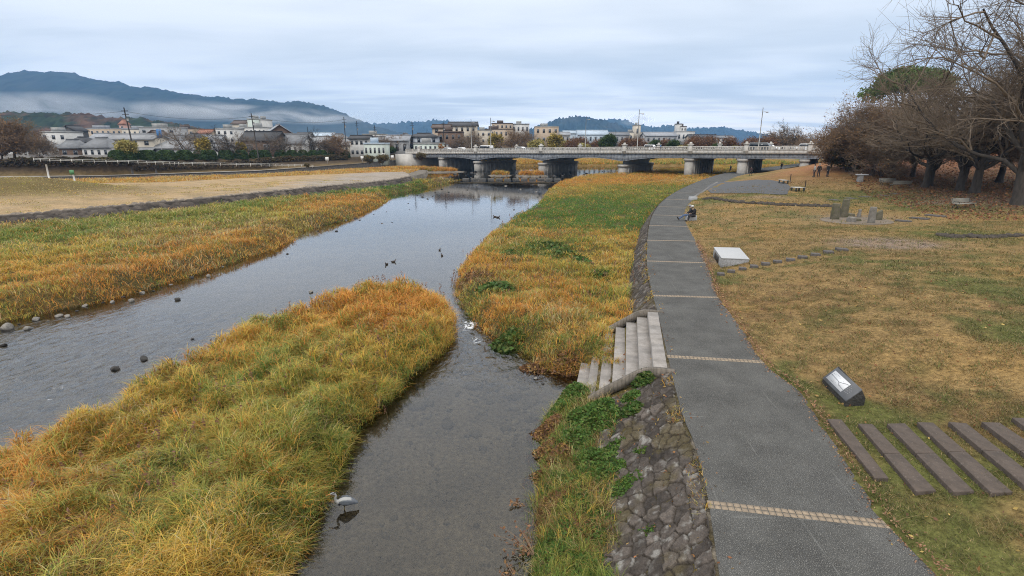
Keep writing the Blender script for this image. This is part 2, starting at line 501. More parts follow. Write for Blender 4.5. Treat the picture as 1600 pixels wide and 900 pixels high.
# ---------------------------------------------------------------- ground colour
def blobw(x, y, blobs):
    w_ = 0
    for b in blobs:
        p = P(b[0], b[1], b[2]); r = b[3]
        dy = 1.0 if len(b) < 6 else b[5]
        w_ = w_ + b[4] * np.exp(-(((x - p[0]) ** 2 + ((y - p[1]) / dy) ** 2) / (r * r)))
    return w_
def lawn_col(x, y):
    n1 = fbm(x, y, 3.2, 41)[..., None]; n2 = fbm(x, y, 0.6, 47, 3)[..., None]; n3 = fbm(x, y, 9, 55, 3)[..., None]
    tan = np.array([0.225, 0.152, 0.064]); brown = np.array([0.125, 0.076, 0.036]); green = np.array([0.080, 0.098, 0.026])
    t = np.clip((n1 - 0.36) * 3.2 + (n2 - 0.5) * 2.6 + .1, 0, 1)
    near = sstep(45, 12, y)[..., None]
    c = tan * (1 - t * (0.45 + 0.45 * near)) + brown * t * (0.45 + 0.45 * near)
    c = c + np.array([.03, .010, -.004]) * np.clip((fbm(x, y, 4.5, 37, 3) - .5) * 4, 0, 1)[..., None]
    gb = blobw(x, y, [(1540, 450, 0.8, 2.2, 0.9), (1590, 520, 0.8, 2.0, 0.9), (1215, 570, 0.2, 1.2, 0.9), (1380, 660, .4, 0.9, .9), (1230, 600, 0.1, .7, .7), (1340, 625, .4, 1.0, 1.0), (1480, 700, 0.6, 1.8, 0.8), (1560, 870, .9, 1.5, .9), (1430, 860, .4, 1.0, .8), (1500, 320, .8, 6, .8), (1430, 308, .8, 6, .7), (1120, 430, .1, 2, .8), (1500, 365, .8, 5, .6), (1290, 305, .4, 5, .35), (1550, 600, .8, 1.4, .5), (1450, 560, .6, 1.6, .5), (1330, 480, .4, 2.0, .5), (1560, 410, .8, 3, .6), (1250, 520, .2, 1.5, .5), (1480, 830, .6, .8, .6), (1590, 800, .9, .9, .6), (1400, 790, .4, .6, .8)])[..., None]
    g = np.clip((n1 - 0.50) * 2.4 + (n3 - 0.48) * 1.8 + gb * 1.3 + (n2 - 0.5) * 2.0, 0, 1)
    c = c * (1 - 0.8 * g) + green * 0.8 * g
    # trodden bare earth and leaf-strewn ground under the trees
    bare = np.clip(blobw(x, y, [(1360, 385, .4, 2.2, 1.2, .7), (1420, 392, .4, 2.0, 1.0, .6), (1390, 388, .4, 2.0, 1.0, .6), (1330, 345, .4, 3, .8, .8), (1110, 407, .05, .8, 1.2), (1480, 322, .6, 3.0, .9, .5), (1560, 320, .6, 5, .8), (1200, 314, .2, 2.2, .7, .6), (1330, 268, .2, 4, .5), (1370, 287, .3, 5, 1.4, .6), (1400, 287, .3, 5, 1.4, .6), (1430, 288, .3, 5, 1.2, .6)]), 0, 1)[..., None]
    bare = np.clip(bare * (0.6 + 0.9 * (n2 - 0.2)), 0, 1)
    c = c * (1 - bare) + np.array([0.215, 0.165, 0.13]) * bare
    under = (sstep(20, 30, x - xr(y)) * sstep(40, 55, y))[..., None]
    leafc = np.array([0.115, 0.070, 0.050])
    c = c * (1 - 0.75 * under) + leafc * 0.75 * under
    dB = (x - BR_R[0]) * br_d[0] + (y - BR_R[1]) * br_d[1]
    red = (sstep(-14, 2, dB) * sstep(64, 90, y) * (y < 130))[..., None] * np.clip(0.5 + 2 * (n2 - 0.35), 0, 1)
    c = c * (1 - red) + np.array([0.24, 0.098, 0.05]) * red
    return c
def ground_col(x, y):
    n1 = fbm(x, y, 3.5, 61)[..., None]; n2 = fbm(x, y, 0.5, 67, 3)[..., None]
    c = np.array([0.150, 0.132, 0.108]) * (0.6 + .8 * fbm(x, y, .8, 63, 2)[..., None])
    soil = np.array([0.085, 0.070, 0.028]) * (0.6 + 0.8 * n2) + np.array([0.09, 0.05, 0.0]) * np.clip((n1 - .45) * 2, 0, 1)
    land = inside(x, y, ISL) | inside(x, y, MID) | inside(x, y, NEAR) | inside(x, y, LEFT)
    c = np.where(land[..., None], soil, c)
    up = (y > 190)[..., None]
    c = np.where(up, np.array([0.20, 0.13, 0.045]) * (0.6 + 0.8 * n2) * (1 - 0.3 * n1), c)
    iL = inside(x, y, LEFT); dl = dline(x, y, levee)
    stone = np.array([0.105, 0.09, 0.078]) * (0.4 + 1.2 * n2)
    wl = (iL * sstep(2.3, 1.6, dl))[..., None]
    c = c * (1 - wl) + stone * wl
    iP = inside(x, y, PLAT)
    nn = fbm(x * 0.35 + y * 0.9, y * 0.35 - x * .9, 2.0, 71)[..., None]
    tan = np.array([0.33, 0.235, 0.13]) * (0.7 + 0.6 * n2); grav = np.array([0.27, 0.235, 0.20]) * (0.75 + 0.5 * n2); dry = np.array([0.125, 0.095, 0.038]) * (0.7 + 0.6 * n2)
    gw = np.clip(sstep(-44, -26, x)[..., None] * 1.3 + (nn - 0.5) * 1.2, 0, 1)
    pc = tan * (1 - gw) + grav * gw
    tk = np.clip((fbm(x * .6 + y * .8, (y * .6 - x * .8) * .22, 1.1, 75, 3) - .5) * 5, 0, 1)[..., None]
    pc = pc * (1 - .45 * tk) + np.array([.175, .14, .075]) * .45 * tk
    mx, my = P(20, 300, 0.2)[:2]
    dm = np.exp(-(((x - mx + 2) / 13.5) ** 2 + ((y - my - 3) / 8.5) ** 2))[..., None]
    pc = pc * (1 - np.clip(dm * 2.2, 0, 1)) + dry * np.clip(dm * 2.2, 0, 1)
    c = np.where(iP[..., None], pc, c)
    q = x - xr(y); e = xl(y) - x
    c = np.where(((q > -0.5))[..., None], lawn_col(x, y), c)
    return c
def axis(parts):
    o = []
    for a, b, s in parts: o.append(np.arange(a, b, s))
    return np.concatenate(o)
gx = axis([(-170, -60, 1.6), (-60, -24, 0.6), (-24, 20, 0.24), (20, 50, 0.5), (50, 170.1, 1.6)])
gy = axis([(-14, 4, 1.0), (4, 45, 0.24), (45, 130, 0.55), (130, 330.1, 1.6)])
GX, GY = np.meshgrid(gx, gy, indexing='ij')
GZ = height(GX, GY)
gcolr = ground_col(GX, GY)
ground = link('ground', gridmesh('ground', GX, GY, GZ, gcolr), colmat('ground_earth', 0.95, nscale=7.0, namp=0.62, bump=0.8, bscale=22, spec=0.1), smooth=True)
tag(ground, kind='structure')
# the sheet that carries the land on to the horizon
far = MB()
S_ = 9000
far.box(-S_, S_, -S_, S_, -3.2, -2.6)
tag(far.build('distant_ground', mat('distant_earth', (0.09, 0.08, 0.05), (0.06, 0.055, 0.04), scale=0.02, world=True)), kind='structure')

# ---------------------------------------------------------------- water
def water_mat():
    m, t, b = newmat('river_water')
    t.nodes.remove(b)
    N = t.nodes.new
    o = t.nodes['Material Output']
    geo = N('ShaderNodeNewGeometry')
    rip = N('ShaderNodeAttribute'); rip.attribute_name = 'col'
    sp = N('ShaderNodeSeparateColor'); t.links.new(rip.outputs['Color'], sp.inputs[0])
    mp = N('ShaderNodeMapping'); mp.inputs['Rotation'].default_value = (0, 0, R(-25)); mp.inputs['Scale'].default_value = (1.0, 0.55, 1)
    t.links.new(geo.outputs['Position'], mp.inputs[0])
    n1 = N('ShaderNodeTexNoise'); n1.inputs['Scale'].default_value = 3.2; n1.inputs['Detail'].default_value = 5; n1.inputs['Distortion'].default_value = 0.4
    n2 = N('ShaderNodeTexNoise'); n2.inputs['Scale'].default_value = 0.7; n2.inputs['Detail'].default_value = 3
    t.links.new(mp.outputs[0], n1.inputs['Vector']); t.links.new(mp.outputs[0], n2.inputs['Vector'])
    b1 = N('ShaderNodeBump'); b1.inputs['Distance'].default_value = 0.10
    t.links.new(sp.outputs[0], b1.inputs['Strength']); t.links.new(n1.outputs[0], b1.inputs['Height'])
    b2 = N('ShaderNodeBump'); b2.inputs['Strength'].default_value = 0.06; b2.inputs['Distance'].default_value = 0.08
    t.links.new(n2.outputs[0], b2.inputs['Height']); t.links.new(b1.outputs[0], b2.inputs['Normal'])
    fr = N('ShaderNodeFresnel'); fr.inputs['IOR'].default_value = 1.62
    t.links.new(b2.outputs[0], fr.inputs['Normal'])
    gl = N('ShaderNodeBsdfGlossy'); gl.inputs['Roughness'].default_value = 0.04
    t.links.new(b2.outputs[0], gl.inputs['Normal'])
    tr = N('ShaderNodeBsdfTransparent'); tr.inputs['Color'].default_value = (0.66, 0.635, 0.55, 1)
    mx = N('ShaderNodeMixShader')
    fm = N('ShaderNodeMapRange'); fm.inputs[1].default_value = .056; fm.inputs[2].default_value = .6; fm.inputs[3].default_value = .05; fm.inputs[4].default_value = .88
    t.links.new(fr.outputs[0], fm.inputs[0]); t.links.new(fm.outputs[0], mx.inputs[0]); t.links.new(tr.outputs[0], mx.inputs[1]); t.links.new(gl.outputs[0], mx.inputs[2])
    # broken white water where the attribute asks for it
    fn = N('ShaderNodeTexNoise'); fn.inputs['Scale'].default_value = 5.5; fn.inputs['Detail'].default_value = 6; fn.inputs['Distortion'].default_value = 1.2
    t.links.new(mp.outputs[0], fn.inputs['Vector'])
    ad = N('ShaderNodeMath'); ad.operation = 'ADD'
    t.links.new(fn.outputs[0], ad.inputs[0]); t.links.new(sp.outputs[1], ad.inputs[1])
    mr = N('ShaderNodeMapRange'); mr.inputs[1].default_value = 1.0; mr.inputs[2].default_value = 1.16
    t.links.new(ad.outputs[0], mr.inputs[0])
    df = N('ShaderNodeBsdfDiffuse'); df.inputs['Color'].default_value = (0.62, 0.64, 0.66, 1)
    m2 = N('ShaderNodeMixShader')
    t.links.new(mr.outputs[0], m2.inputs[0]); t.links.new(mx.outputs[0], m2.inputs[1]); t.links.new(df.outputs[0], m2.inputs[2])
    t.links.new(m2.outputs[0], o.inputs[0])
    return m
WM = water_mat()
def water(name, x0, x1, y0, y1, z, st):
    X, Y = np.meshgrid(np.arange(x0, x1 + .01, st), np.arange(y0, y1 + .01, st), indexing='ij')
    rip = 0.035 + 0.30 * blobw(X, Y, [(60, 620, ZW, 6, 1.0), (0, 560, ZW, 7, 0.8), (200, 560, ZW, 5, 0.5)]) + 0.09 * sstep(34, 18, Y) * (X < -4) + 0.95 * blobw(X, Y, [(735, 505, ZW, 1.3, 1.3, 1.6), (765, 555, ZW, 1.9, 1.0), (830, 585, ZW, 1.5, 0.8), (715, 580, ZW, 1.4, .5), (702, 462, ZW, 1.0, .6)])
    rip = rip + 0.12 * np.clip(fbm(X, Y, 7, 81) - 0.42, 0, 1) * (Y < 60)
    foam = 0.66 * blobw(X, Y, [(735, 508, ZW, 0.7, 1.0, 2.0), (748, 532, ZW, .6, .8), (705, 458, ZW, .5, .6), (722, 486, ZW, 0.5, .55), (712, 470, ZW, .45, .45)]) + 0.24 * blobw(X, Y, [(20, 620, ZW, 3.0, 1), (110, 605, ZW, 1.8, .8), (60, 680, ZW, 1.0, .7)]) + 0.40 * np.exp(-((Y - 115.5) / 1.3) ** 2) * (X > -22) * (X < 10)
    c = np.stack([np.clip(rip, 0, 1), np.clip(foam, 0, 1), 0 * X], -1)
    return tag(link(name, gridmesh(name, X, Y, 0 * X + z, c), WM, smooth=True), kind='structure')
water('river_water', -70, 46, -12, 117.2, ZW, 0.5)
water('upstream_water', -40, 70, 117.2, 215, -1.62, 1.5)

# ---------------------------------------------------------------- path
def strip(name, A, B, z, m, nx=4):
    X = np.stack([A[:, 0] + (B[:, 0] - A[:, 0]) * k / nx for k in range(nx + 1)], 1)
    Y = np.stack([A[:, 1] + (B[:, 1] - A[:, 1]) * k / nx for k in range(nx + 1)], 1)
    return tag(link(name, gridmesh(name, X, Y, 0 * X + z), m), kind='structure')
def asphalt():
    m, t, b = newmat('path_asphalt')
    N = t.nodes.new; g = N('ShaderNodeNewGeometry')
    b.inputs['Roughness'].default_value = 0.9; b.inputs['Specular IOR Level'].default_value = 0.15
    def nz(s, d, r=0.6):
        n = N('ShaderNodeTexNoise'); n.inputs['Scale'].default_value = s; n.inputs['Detail'].default_value = d; n.inputs['Roughness'].default_value = r
        t.links.new(g.outputs['Position'], n.inputs['Vector']); return n.outputs[0]
    def mr(v, a, b_, c, d):
        n = N('ShaderNodeMapRange'); t.links.new(v, n.inputs[0])
        for i, q in enumerate((a, b_, c, d)): n.inputs[i + 1].default_value = q
        return n.outputs[0]
    def mix(f, a, c):
        n = N('ShaderNodeMix'); n.data_type = 'RGBA'; t.links.new(f, n.inputs[0])
        for i, q in ((6, a), (7, c)):
            if isinstance(q, tuple): n.inputs[i].default_value = (*q, 1)
            else: t.links.new(q, n.inputs[i])
        return n.outputs[2]
    c = mix(mr(nz(0.9, 6), .35, .65, 0, 1), (0.050, 0.050, 0.048), (0.084, 0.084, 0.080))
    c = mix(mr(nz(7, 4), .5, .75, 0, .35), c, (0.055, 0.052, 0.045))
    c = mix(mr(nz(75, 1), .60, .66, 0, .8), c, (0.27, 0.26, 0.24))
    c = mix(mr(nz(60, 1), .40, .32, 0, .8), c, (0.025, 0.025, 0.025))
    # worn pale seams
    for rot, sc in ((R(4), 0.24), (R(93), 0.17)):
        wv = N('ShaderNodeTexWave'); wv.wave_type = 'BANDS'; wv.inputs['Scale'].default_value = sc; wv.inputs['Distortion'].default_value = 0.5; wv.inputs['Detail'].default_value = 1
        mp = N('ShaderNodeMapping'); mp.inputs['Rotation'].default_value = (0, 0, rot)
        t.links.new(g.outputs['Position'], mp.inputs[0]); t.links.new(mp.outputs[0], wv.inputs['Vector'])
        ln = mr(wv.outputs['Fac'], 0.9985, 1.0, 0, 1)
        mu = N('ShaderNodeMath'); mu.operation = 'MULTIPLY'; t.links.new(ln, mu.inputs[0]); t.links.new(mr(nz(0.6, 3), .54, .66, 0, .5), mu.inputs[1])
        c = mix(mu.outputs[0], c, (0.19, 0.19, 0.18))
    t.links.new(c, b.inputs['Base Color'])
    bp = N('ShaderNodeBump'); bp.inputs['Strength'].default_value = 0.4; bp.inputs['Distance'].default_value = 0.02
    t.links.new(nz(70, 2), bp.inputs['Height']); t.links.new(bp.outputs[0], b.inputs['Normal'])
    return m
ASPH = asphalt()
yy = axis([(-12, 30, .2), (30, 100, .5), (100, 196, 2)])
wob = 0.05 * (fbm(yy, 0 * yy, 0.8, 91) - 0.5) * 2
A_ = np.stack([xl(yy) + 0.03, yy], 1); B_ = np.stack([xr(yy) - 0.02 + wob, yy], 1)
strip('riverside_path', A_, B_, 0.012, ASPH)
# rows of tan setts across the path
SETT = mat('sett_stone', (0.30, 0.235, 0.165), (0.20, 0.16, 0.12), scale=9, rough=0.85, bump=.3, world=True)
sett_px = [((1105, 788), (1390, 820)), ((1042, 557), (1193, 566)), ((1020, 462), (1122, 465)), ((1011, 408), (1106, 411)), ((1011, 375.5), (1089, 377)), ((1014, 352.5), (1076, 354)), ((1019, 336), (1069, 337)), ((1029, 323), (1074, 324)), ((1040, 311.5), (1085, 312.5)), ((1055, 301.5), (1100, 302))]
for a, b in sett_px:
    a = P(*a, 0); b = P(*b, 0)
    u = b - a; Lw = np.linalg.norm(u); u /= Lw; v = np.array([-u[1], u[0], 0])
    mb = MB(); n = int(Lw / 0.115)
    for r_ in (0, 1):
        for i in range(n):
            o = a + u * (i + 0.06) * Lw / n + v * (r_ - 1) * 0.118
            w1, w2 = Lw / n * 0.88, 0.102
            h = 0.014 + random.random() * .005
            q = [o, o + u * w1, o + u * w1 + v * w2, o + v * w2]
            mb.hexa([p + np.array([0, 0, -.02]) for p in q], [p + np.array([0, 0, h]) for p in q])
    tag(mb.build('sett_row', SETT), kind='structure')
# ---------------------------------------------------------------- gravel yard
gp = [(1105, 291), (1128, 285), (1222, 285), (1231, 300), (1215, 304.5), (1125, 302.5), (1108, 300)]
gpw = np.array([G(*p) for p in gp]); gpc = catmull(np.vstack([gpw, gpw[:1]]), 5)[:-1]
cx_, cy_ = gpc[:, 0].mean(), gpc[:, 1].mean()
rings = [np.stack([cx_ + (gpc[:, 0] - cx_) * s, cy_ + (gpc[:, 1] - cy_) * s], 1) for s in (1, .8, .6, .4, .2, .02)]
RX = np.stack([np.append(r[:, 0], r[0, 0]) for r in rings]); RY = np.stack([np.append(r[:, 1], r[0, 1]) for r in rings])
tag(link('gravel_yard', gridmesh('gravel_yard', RX, RY, height(RX, RY) + 0.05), mat('grey_gravel', (0.105, 0.107, 0.112), (0.055, 0.056, 0.06), scale=14, rough=.95, bump=.8, world=True, detail=8)), kind='structure')

# ---------------------------------------------------------------- stone embankment beside the path
def vor(x, y, s, seed, sy=1.0):
    g = np.random.default_rng(seed).random((64, 64, 3))
    X = x / s; Y = y / (s * sy)
    xi = np.floor(X).astype(int); yi = np.floor(Y).astype(int)
    best = np.full(x.shape, 9.0); sec = best.copy(); idv = np.zeros(x.shape)
    for dx in (-1, 0, 1):
        for dy in (-1, 0, 1):
            c = g[(xi + dx) & 63, (yi + dy) & 63]
            d = np.hypot(xi + dx + .15 + .7 * c[..., 0] - X, yi + dy + .15 + .7 * c[..., 1] - Y)
            m = d < best
            sec = np.where(m, best, np.minimum(sec, d)); idv = np.where(m, c[..., 2], idv); best = np.where(m, d, best)
    return best, sec - best, idv
def stone_slope(name, ys, e_fn, us, res_cols, label, size=0.33, seed=5):
    Y2, U = np.meshgrid(ys, us, indexing='ij')
    wdt = e_fn(Y2)
    E_ = U * wdt
    Xb = xl(Y2) - E_
    sl = np.hypot(wdt, 1.2) * U
    wob_ = 0.13 * (fbm(sl, Y2, 0.35, 101, 3) - .5)
    d, gap, idv = vor(sl + wob_, Y2 + wob_[::-1], size, seed, 1.12)
    dome = sstep(0.02, 0.09, gap)
    rough = fbm(sl * 1.0, Y2, 0.16, 111, 4) - .5
    lift = 0.062 * dome * (0.4 + 0.8 * idv) + 0.085 * rough + 0.05 * (fbm(sl, Y2, .07, 115, 2) - .5)
    Z = -0.03 - 1.2 * U + lift * 0.75
    Xb = Xb - lift * 0.66
    edge = (U < 0.02)
    Z = np.where(edge, 0.0, Z)
    base = np.array([0.098, 0.083, 0.072]) * (0.34 + .8 * idv[..., None]) * (.55 + .9 * fbm(sl, Y2, .12, 117, 3)[..., None])
    lich = np.clip((fbm(sl, Y2, .15, 121, 5) - .60) * 8, 0, 1)[..., None] * (0.4 + 0.6 * (idv[..., None] > .5))
    c = base * (1 - lich) + np.array([0.21, 0.20, 0.185]) * lich
    moss = np.clip((fbm(sl, Y2, .7, 131, 4) - .55) * 6, 0, 1)[..., None]
    c = c * (1 - moss * .6) + np.array([0.085, 0.068, 0.028]) * moss * .6
    joint = (1 - sstep(0.02, 0.12, gap))[..., None]
    c = c * (1 - joint) + np.array([0.040, 0.033, 0.026]) * joint
    o = link(name, gridmesh(name, Xb, Y2, Z, c), colmat(name + '_stone', .9, nscale=30, namp=.35, bump=.5, bscale=60, spec=.2), smooth=True)
    return tag(o, label, 'stone embankment')
stair_y0, stair_y1 = P(1042, 578, 0)[1], P(1027, 488, 0)[1]
stone_slope('stone_embankment', np.arange(4.5, stair_y0 - 0.13, 0.022), emb_w, np.linspace(0, 1.15, 105), None, 'rough lichened stone embankment sloping from the path below the stairs, near end')
stone_slope('stone_embankment', np.concatenate([np.arange(stair_y1 + 0.13, 45, .07), np.arange(45, 118, .3)]), emb_w, np.linspace(0, 1.1, 26), None, 'long dark stone embankment curving along the path from the stairs to the bridge', .34, 9)

# stone facing of the spit on the far side of the river
ls = catmull(levee, 14)
seg = np.concatenate([[0], np.cumsum(np.hypot(*np.diff(ls[:, :2], axis=0).T))])
tt = np.arange(0, seg[-1], 0.22)
LX = np.interp(tt, seg, ls[:, 0]); LY = np.interp(tt, seg, ls[:, 1])
tx = np.gradient(LX); ty = np.gradient(LY); tl = np.hypot(tx, ty); nx_, ny_ = ty / tl, -tx / tl
us = np.linspace(-0.12, 2.2, 22)
U, T = np.meshgrid(us, tt)
wv = 0.25 * (fbm(T, U, .6, 141) - .5)
d, gap, idv = vor(U + wv, T + wv, .52, 15, 1.2)
lift = 0.16 * sstep(.03, .3, gap) * (.4 + idv) + .16 * (fbm(U, T, .4, 151) - .5)
LXX = LX[:, None] + nx_[:, None] * U; LYY = LY[:, None] + ny_[:, None] * U
LZ = np.where(U < 0, -0.04, -0.06 - 0.55 * U) + lift
cst = np.array([0.075, 0.064, 0.055]) * (.35 + 1.1 * idv[..., None]) * (1 - .6 * (1 - sstep(0, .12, gap))[..., None])
tops = (sstep(.25, 0, U) * .8)[..., None]
cst = cst * (1 - tops) + np.array([.24, .205, .17]) * tops
tag(link('stone_revetment', gridmesh('stone_revetment', LXX, LYY, LZ, cst), colmat('revetment_stone', .95, nscale=12, namp=.4, bump=.6, bscale=25, spec=.1), smooth=True), 'low revetment of dark rough stones edging the gravel spit across the river', 'stone revetment')

# ---------------------------------------------------------------- stairs down to the water
GRAN = mat('stair_granite', (0.29, 0.268, 0.25), (0.18, 0.165, 0.15), scale=2.2, rough=.85, bump=.15, bscale=60, world=True, speck=(35, (.16, .15, .14), .58), detail=8)
CURB = mat('stair_coping', (0.17, 0.145, 0.12), (0.10, 0.088, 0.072), scale=4, rough=.85, bump=.2, bscale=50, world=True)
a0 = P(1042, 578, 0); a1 = P(1027, 488, 0)
su = (a1 - a0); sl_ = np.linalg.norm(su); su = su / sl_          # along the steps
sn = np.array([-su[1], su[0], 0.0])                              # towards the water
if sn[0] > 0: sn = -sn
st = empty('river_stairs', (0, 0, 0), 0, 'pale granite stairs descending from the path to the side channel', 'stairs')
TREAD, RISE, NST = 0.40, 0.245, 7
for i in range(NST):
    zt = 0.03 - RISE * i
    o = a0 + sn * (TREAD * (i - 1) + 0.0) + su * 0.06
    o = a0 + sn * TREAD * (i - 0.05) + su * .1
    wd = TREAD + (0.06 if i else 0.0)
    ln = sl_ - .2
    q = [o, o + su * ln, o + su * ln + sn * TREAD, o + sn * TREAD]
    mb = MB()
    # each step is a run of three blocks with a hair joint
    cuts = [0, .36 + .05 * (i % 2), .70 - .04 * (i % 3), 1]
    for c0, c1 in zip(cuts[:-1], cuts[1:]):
        p0 = o + su * ln * c0 + su * .004; p1 = o + su * ln * c1 - su * .004
        b = [p0, p1, p1 + sn * TREAD, p0 + sn * TREAD]
        mb.hexa([np.array([*v[:2], -2.2]) for v in b][::-1], [np.array([*v[:2], zt]) for v in b][::-1])
    bevel(mb.build('step', GRAN, st), .008, 1)
for s, base in ((-1, a0), (1, a1)):
    # coping that follows the flight down
    prof = [(-.22, .05), (.30, .06), (.60, .03), (.9, -.11), (1.3, -.38), (1.8, -.72), (2.3, -1.10)]
    pr = catmull(np.array([[p[0], p[1], 0] for p in prof]), 4)
    mb = MB(); wv_ = su * s * .16
    for p, q in zip(pr[:-1], pr[1:]):
        A0 = base + sn * p[0] - su * s * .02; B0 = base + sn * q[0] - su * s * .02
        b = [A0, B0, B0 + wv_, A0 + wv_]
        zb = (p[1], q[1], q[1], p[1])
        mb.hexa([np.array([v[0], v[1], h - .32]) for v, h in zip(b, zb)], [np.array([v[0], v[1], h]) for v, h in zip(b, zb)])
    mb.build('coping', CURB, st)
# ================================================================ hills and air
def hill(name, prof, D, half, c1, c2, seed, base=-3.0, bump=1.15, nv=46, step=None):
    pr = np.array([AY(p[0], p[1], D)[[0, 2]] for p in prof])
    n = 520
    X = np.linspace(pr[0, 0], pr[-1, 0], n)
    Hh = np.interp(X, pr[:, 0], pr[:, 1])
    k = np.hanning(9); k /= k.sum()
    Hh = np.convolve(np.pad(Hh, 4, mode='edge'), k, 'valid')
    v = np.linspace(-1, 1, nv)
    XX, VV = np.meshgrid(X, v, indexing='ij')
    YY = D + VV * half + 0 * XX
    # spurs and gullies running down the slope
    sp = fbm(XX, YY * 0.35, half * 0.55, seed, 5) - 0.5
    prof_v = (1 - np.abs(VV) ** 1.25)
    Z = base + (Hh[:, None] - base) * np.clip(prof_v + 0.55 * sp * (1 - prof_v) * np.abs(VV) ** .5 * 1.6, 0, 1)
    sc = D / 830.0
    tr = (fbm(XX, YY, 9 * sc, seed + 9, 3) - .5) * 4.5 * sc * bump + np.maximum(vnoise(XX, YY, 2.6 * sc, seed + 17) - .55, 0) * 7 * sc * bump
    Z = np.where(VV > -0.995, Z + tr * np.clip(prof_v * 6, 0, 1), base)
    cc = fbm(XX, YY, 30 * sc, seed + 3, 4)[..., None]; c3 = vnoise(XX, YY, 5 * sc, seed + 5)[..., None]
    t = np.clip((cc - .42) * 4, 0, 1)
    C = (np.array(c1) * (1 - t) + np.array(c2) * t) * (0.45 + 1.1 * c3)
    return tag(link(name, gridmesh(name, XX, YY, Z, C), colmat(name + '_forest', 0.95, spec=.05), smooth=False), kind='structure')
DG, BR = (0.012, 0.021, 0.015), (0.070, 0.044, 0.026)
hill('mountain', [(-330, 190), (-200, 168), (-90, 152), (-30, 139), (0, 131), (22, 121), (38, 113), (58, 112), (75, 115), (92, 113), (110, 114), (128, 120), (150, 126), (178, 128), (200, 136), (240, 138), (268, 143), (300, 149), (345, 153), (385, 158), (410, 156), (440, 163), (465, 160), (495, 163), (520, 172), (545, 182), (580, 196), (640, 214)], 2600, 900, DG, (0.024, 0.028, 0.020), 201)
hill('distant_hill', [(420, 214), (520, 200), (560, 196), (620, 193), (660, 191), (690, 189), (720, 194), (760, 203), (800, 212)], 3900, 700, DG, (0.03, 0.034, 0.02), 221)
hill('hill', [(800, 216), (845, 196), (868, 188), (890, 183), (915, 183), (940, 188), (965, 196), (990, 205), (1020, 215)], 2700, 420, DG, (0.035, 0.036, 0.02), 241)
hill('distant_hill', [(880, 212), (930, 194), (955, 187), (975, 188), (995, 196), (1030, 200), (1050, 197), (1075, 202), (1100, 201), (1125, 200), (1150, 204), (1180, 209), (1210, 216), (1260, 220)], 3700, 500, DG, (0.03, 0.034, 0.02), 261)
hill('wooded_hill', [(-300, 176), (-120, 174), (0, 178), (30, 176), (60, 177), (100, 179), (125, 180), (150, 182), (180, 187), (220, 186), (245, 191), (285, 196), (320, 204), (360, 214)], 720, 140, (0.024, 0.034, 0.014), (0.085, 0.048, 0.028), 281, bump=1.5)

def volmat(name, density, color=(0.86, 0.90, 0.96), noise=None):
    m = bpy.data.materials.new(name); m.use_nodes = True
    t = m.node_tree
    for n in list(t.nodes): t.nodes.remove(n)
    o = t.nodes.new('ShaderNodeOutputMaterial'); v = t.nodes.new('ShaderNodeVolumePrincipled')
    v.inputs['Color'].default_value = (*color, 1)
    v.inputs['Density'].default_value = density
    t.links.new(v.outputs[0], o.inputs['Volume'])
    if noise:
        tcn = t.nodes.new('ShaderNodeTexCoord')
        g = t.nodes.new('ShaderNodeVectorMath'); g.operation = 'LENGTH'
        t.links.new(tcn.outputs['Object'], g.inputs[0])
        fall = t.nodes.new('ShaderNodeMapRange'); fall.inputs[1].default_value = 1.0; fall.inputs[2].default_value = 0.25
        t.links.new(g.outputs['Value'], fall.inputs[0])
        geo = t.nodes.new('ShaderNodeNewGeometry'); mp = t.nodes.new('ShaderNodeMapping')
        mp.inputs['Scale'].default_value = noise
        t.links.new(geo.outputs['Position'], mp.inputs[0])
        nz = t.nodes.new('ShaderNodeTexNoise'); nz.inputs['Scale'].default_value = 1; nz.inputs['Detail'].default_value = 7; nz.inputs['Roughness'].default_value = .62; nz.inputs['Distortion'].default_value = .9
        t.links.new(mp.outputs[0], nz.inputs['Vector'])
        mr = t.nodes.new('ShaderNodeMapRange'); mr.inputs[1].default_value = 0.45; mr.inputs[2].default_value = 0.66
        t.links.new(nz.outputs[0], mr.inputs[0])
        mu = t.nodes.new('ShaderNodeMath'); mu.operation = 'MULTIPLY'
        t.links.new(fall.outputs[0], mu.inputs[0]); t.links.new(mr.outputs[0], mu.inputs[1])
        m2 = t.nodes.new('ShaderNodeMath'); m2.operation = 'MULTIPLY'; m2.inputs[1].default_value = density
        t.links.new(mu.outputs[0], m2.inputs[0]); t.links.new(m2.outputs[0], v.inputs['Density'])
    return m
hzb = MB().box(-4200, 2600, -60, 4700, -4.2, 460)
HAZE = hzb.build('haze', volmat('haze_air', 0.00016, (0.28, 0.56, 1.0)))
tag(HAZE, kind='stuff')
def mist(px, py, Y, rx, ry, rz, density, label):
    mb = MB().ell((0, 0, 0), (1, 1, 1), 24, 14)
    o = mb.build('mist', volmat('mist_air', density, (0.93, 0.95, 0.98), (0.0055, 0.0045, 0.017)))
    o.location = AY(px, py, Y); o.scale = (rx, ry, rz)
    return tag(o, kind='stuff')
LOWM = MB().ell((0, 0, 0), (1, 1, 1), 24, 14).build('mist', volmat('low_mist_air', 0.0016, (0.62, 0.80, 1.0), (0.0016, 0.0016, 0.006)))
LOWM.location = AY(200, 214, 1560); LOWM.scale = (1150, 190, 84); tag(LOWM, kind='stuff')
mist(60, 165, 1500, 420, 160, 36, 0.0153, '')
mist(230, 172, 1500, 330, 150, 30, 0.0170, '')
mist(380, 178, 1550, 300, 150, 24, 0.0187, '')
mist(480, 186, 1650, 190, 150, 18, 0.0204, '')
mist(990, 188, 3000, 110, 130, 34, 0.0170, '')

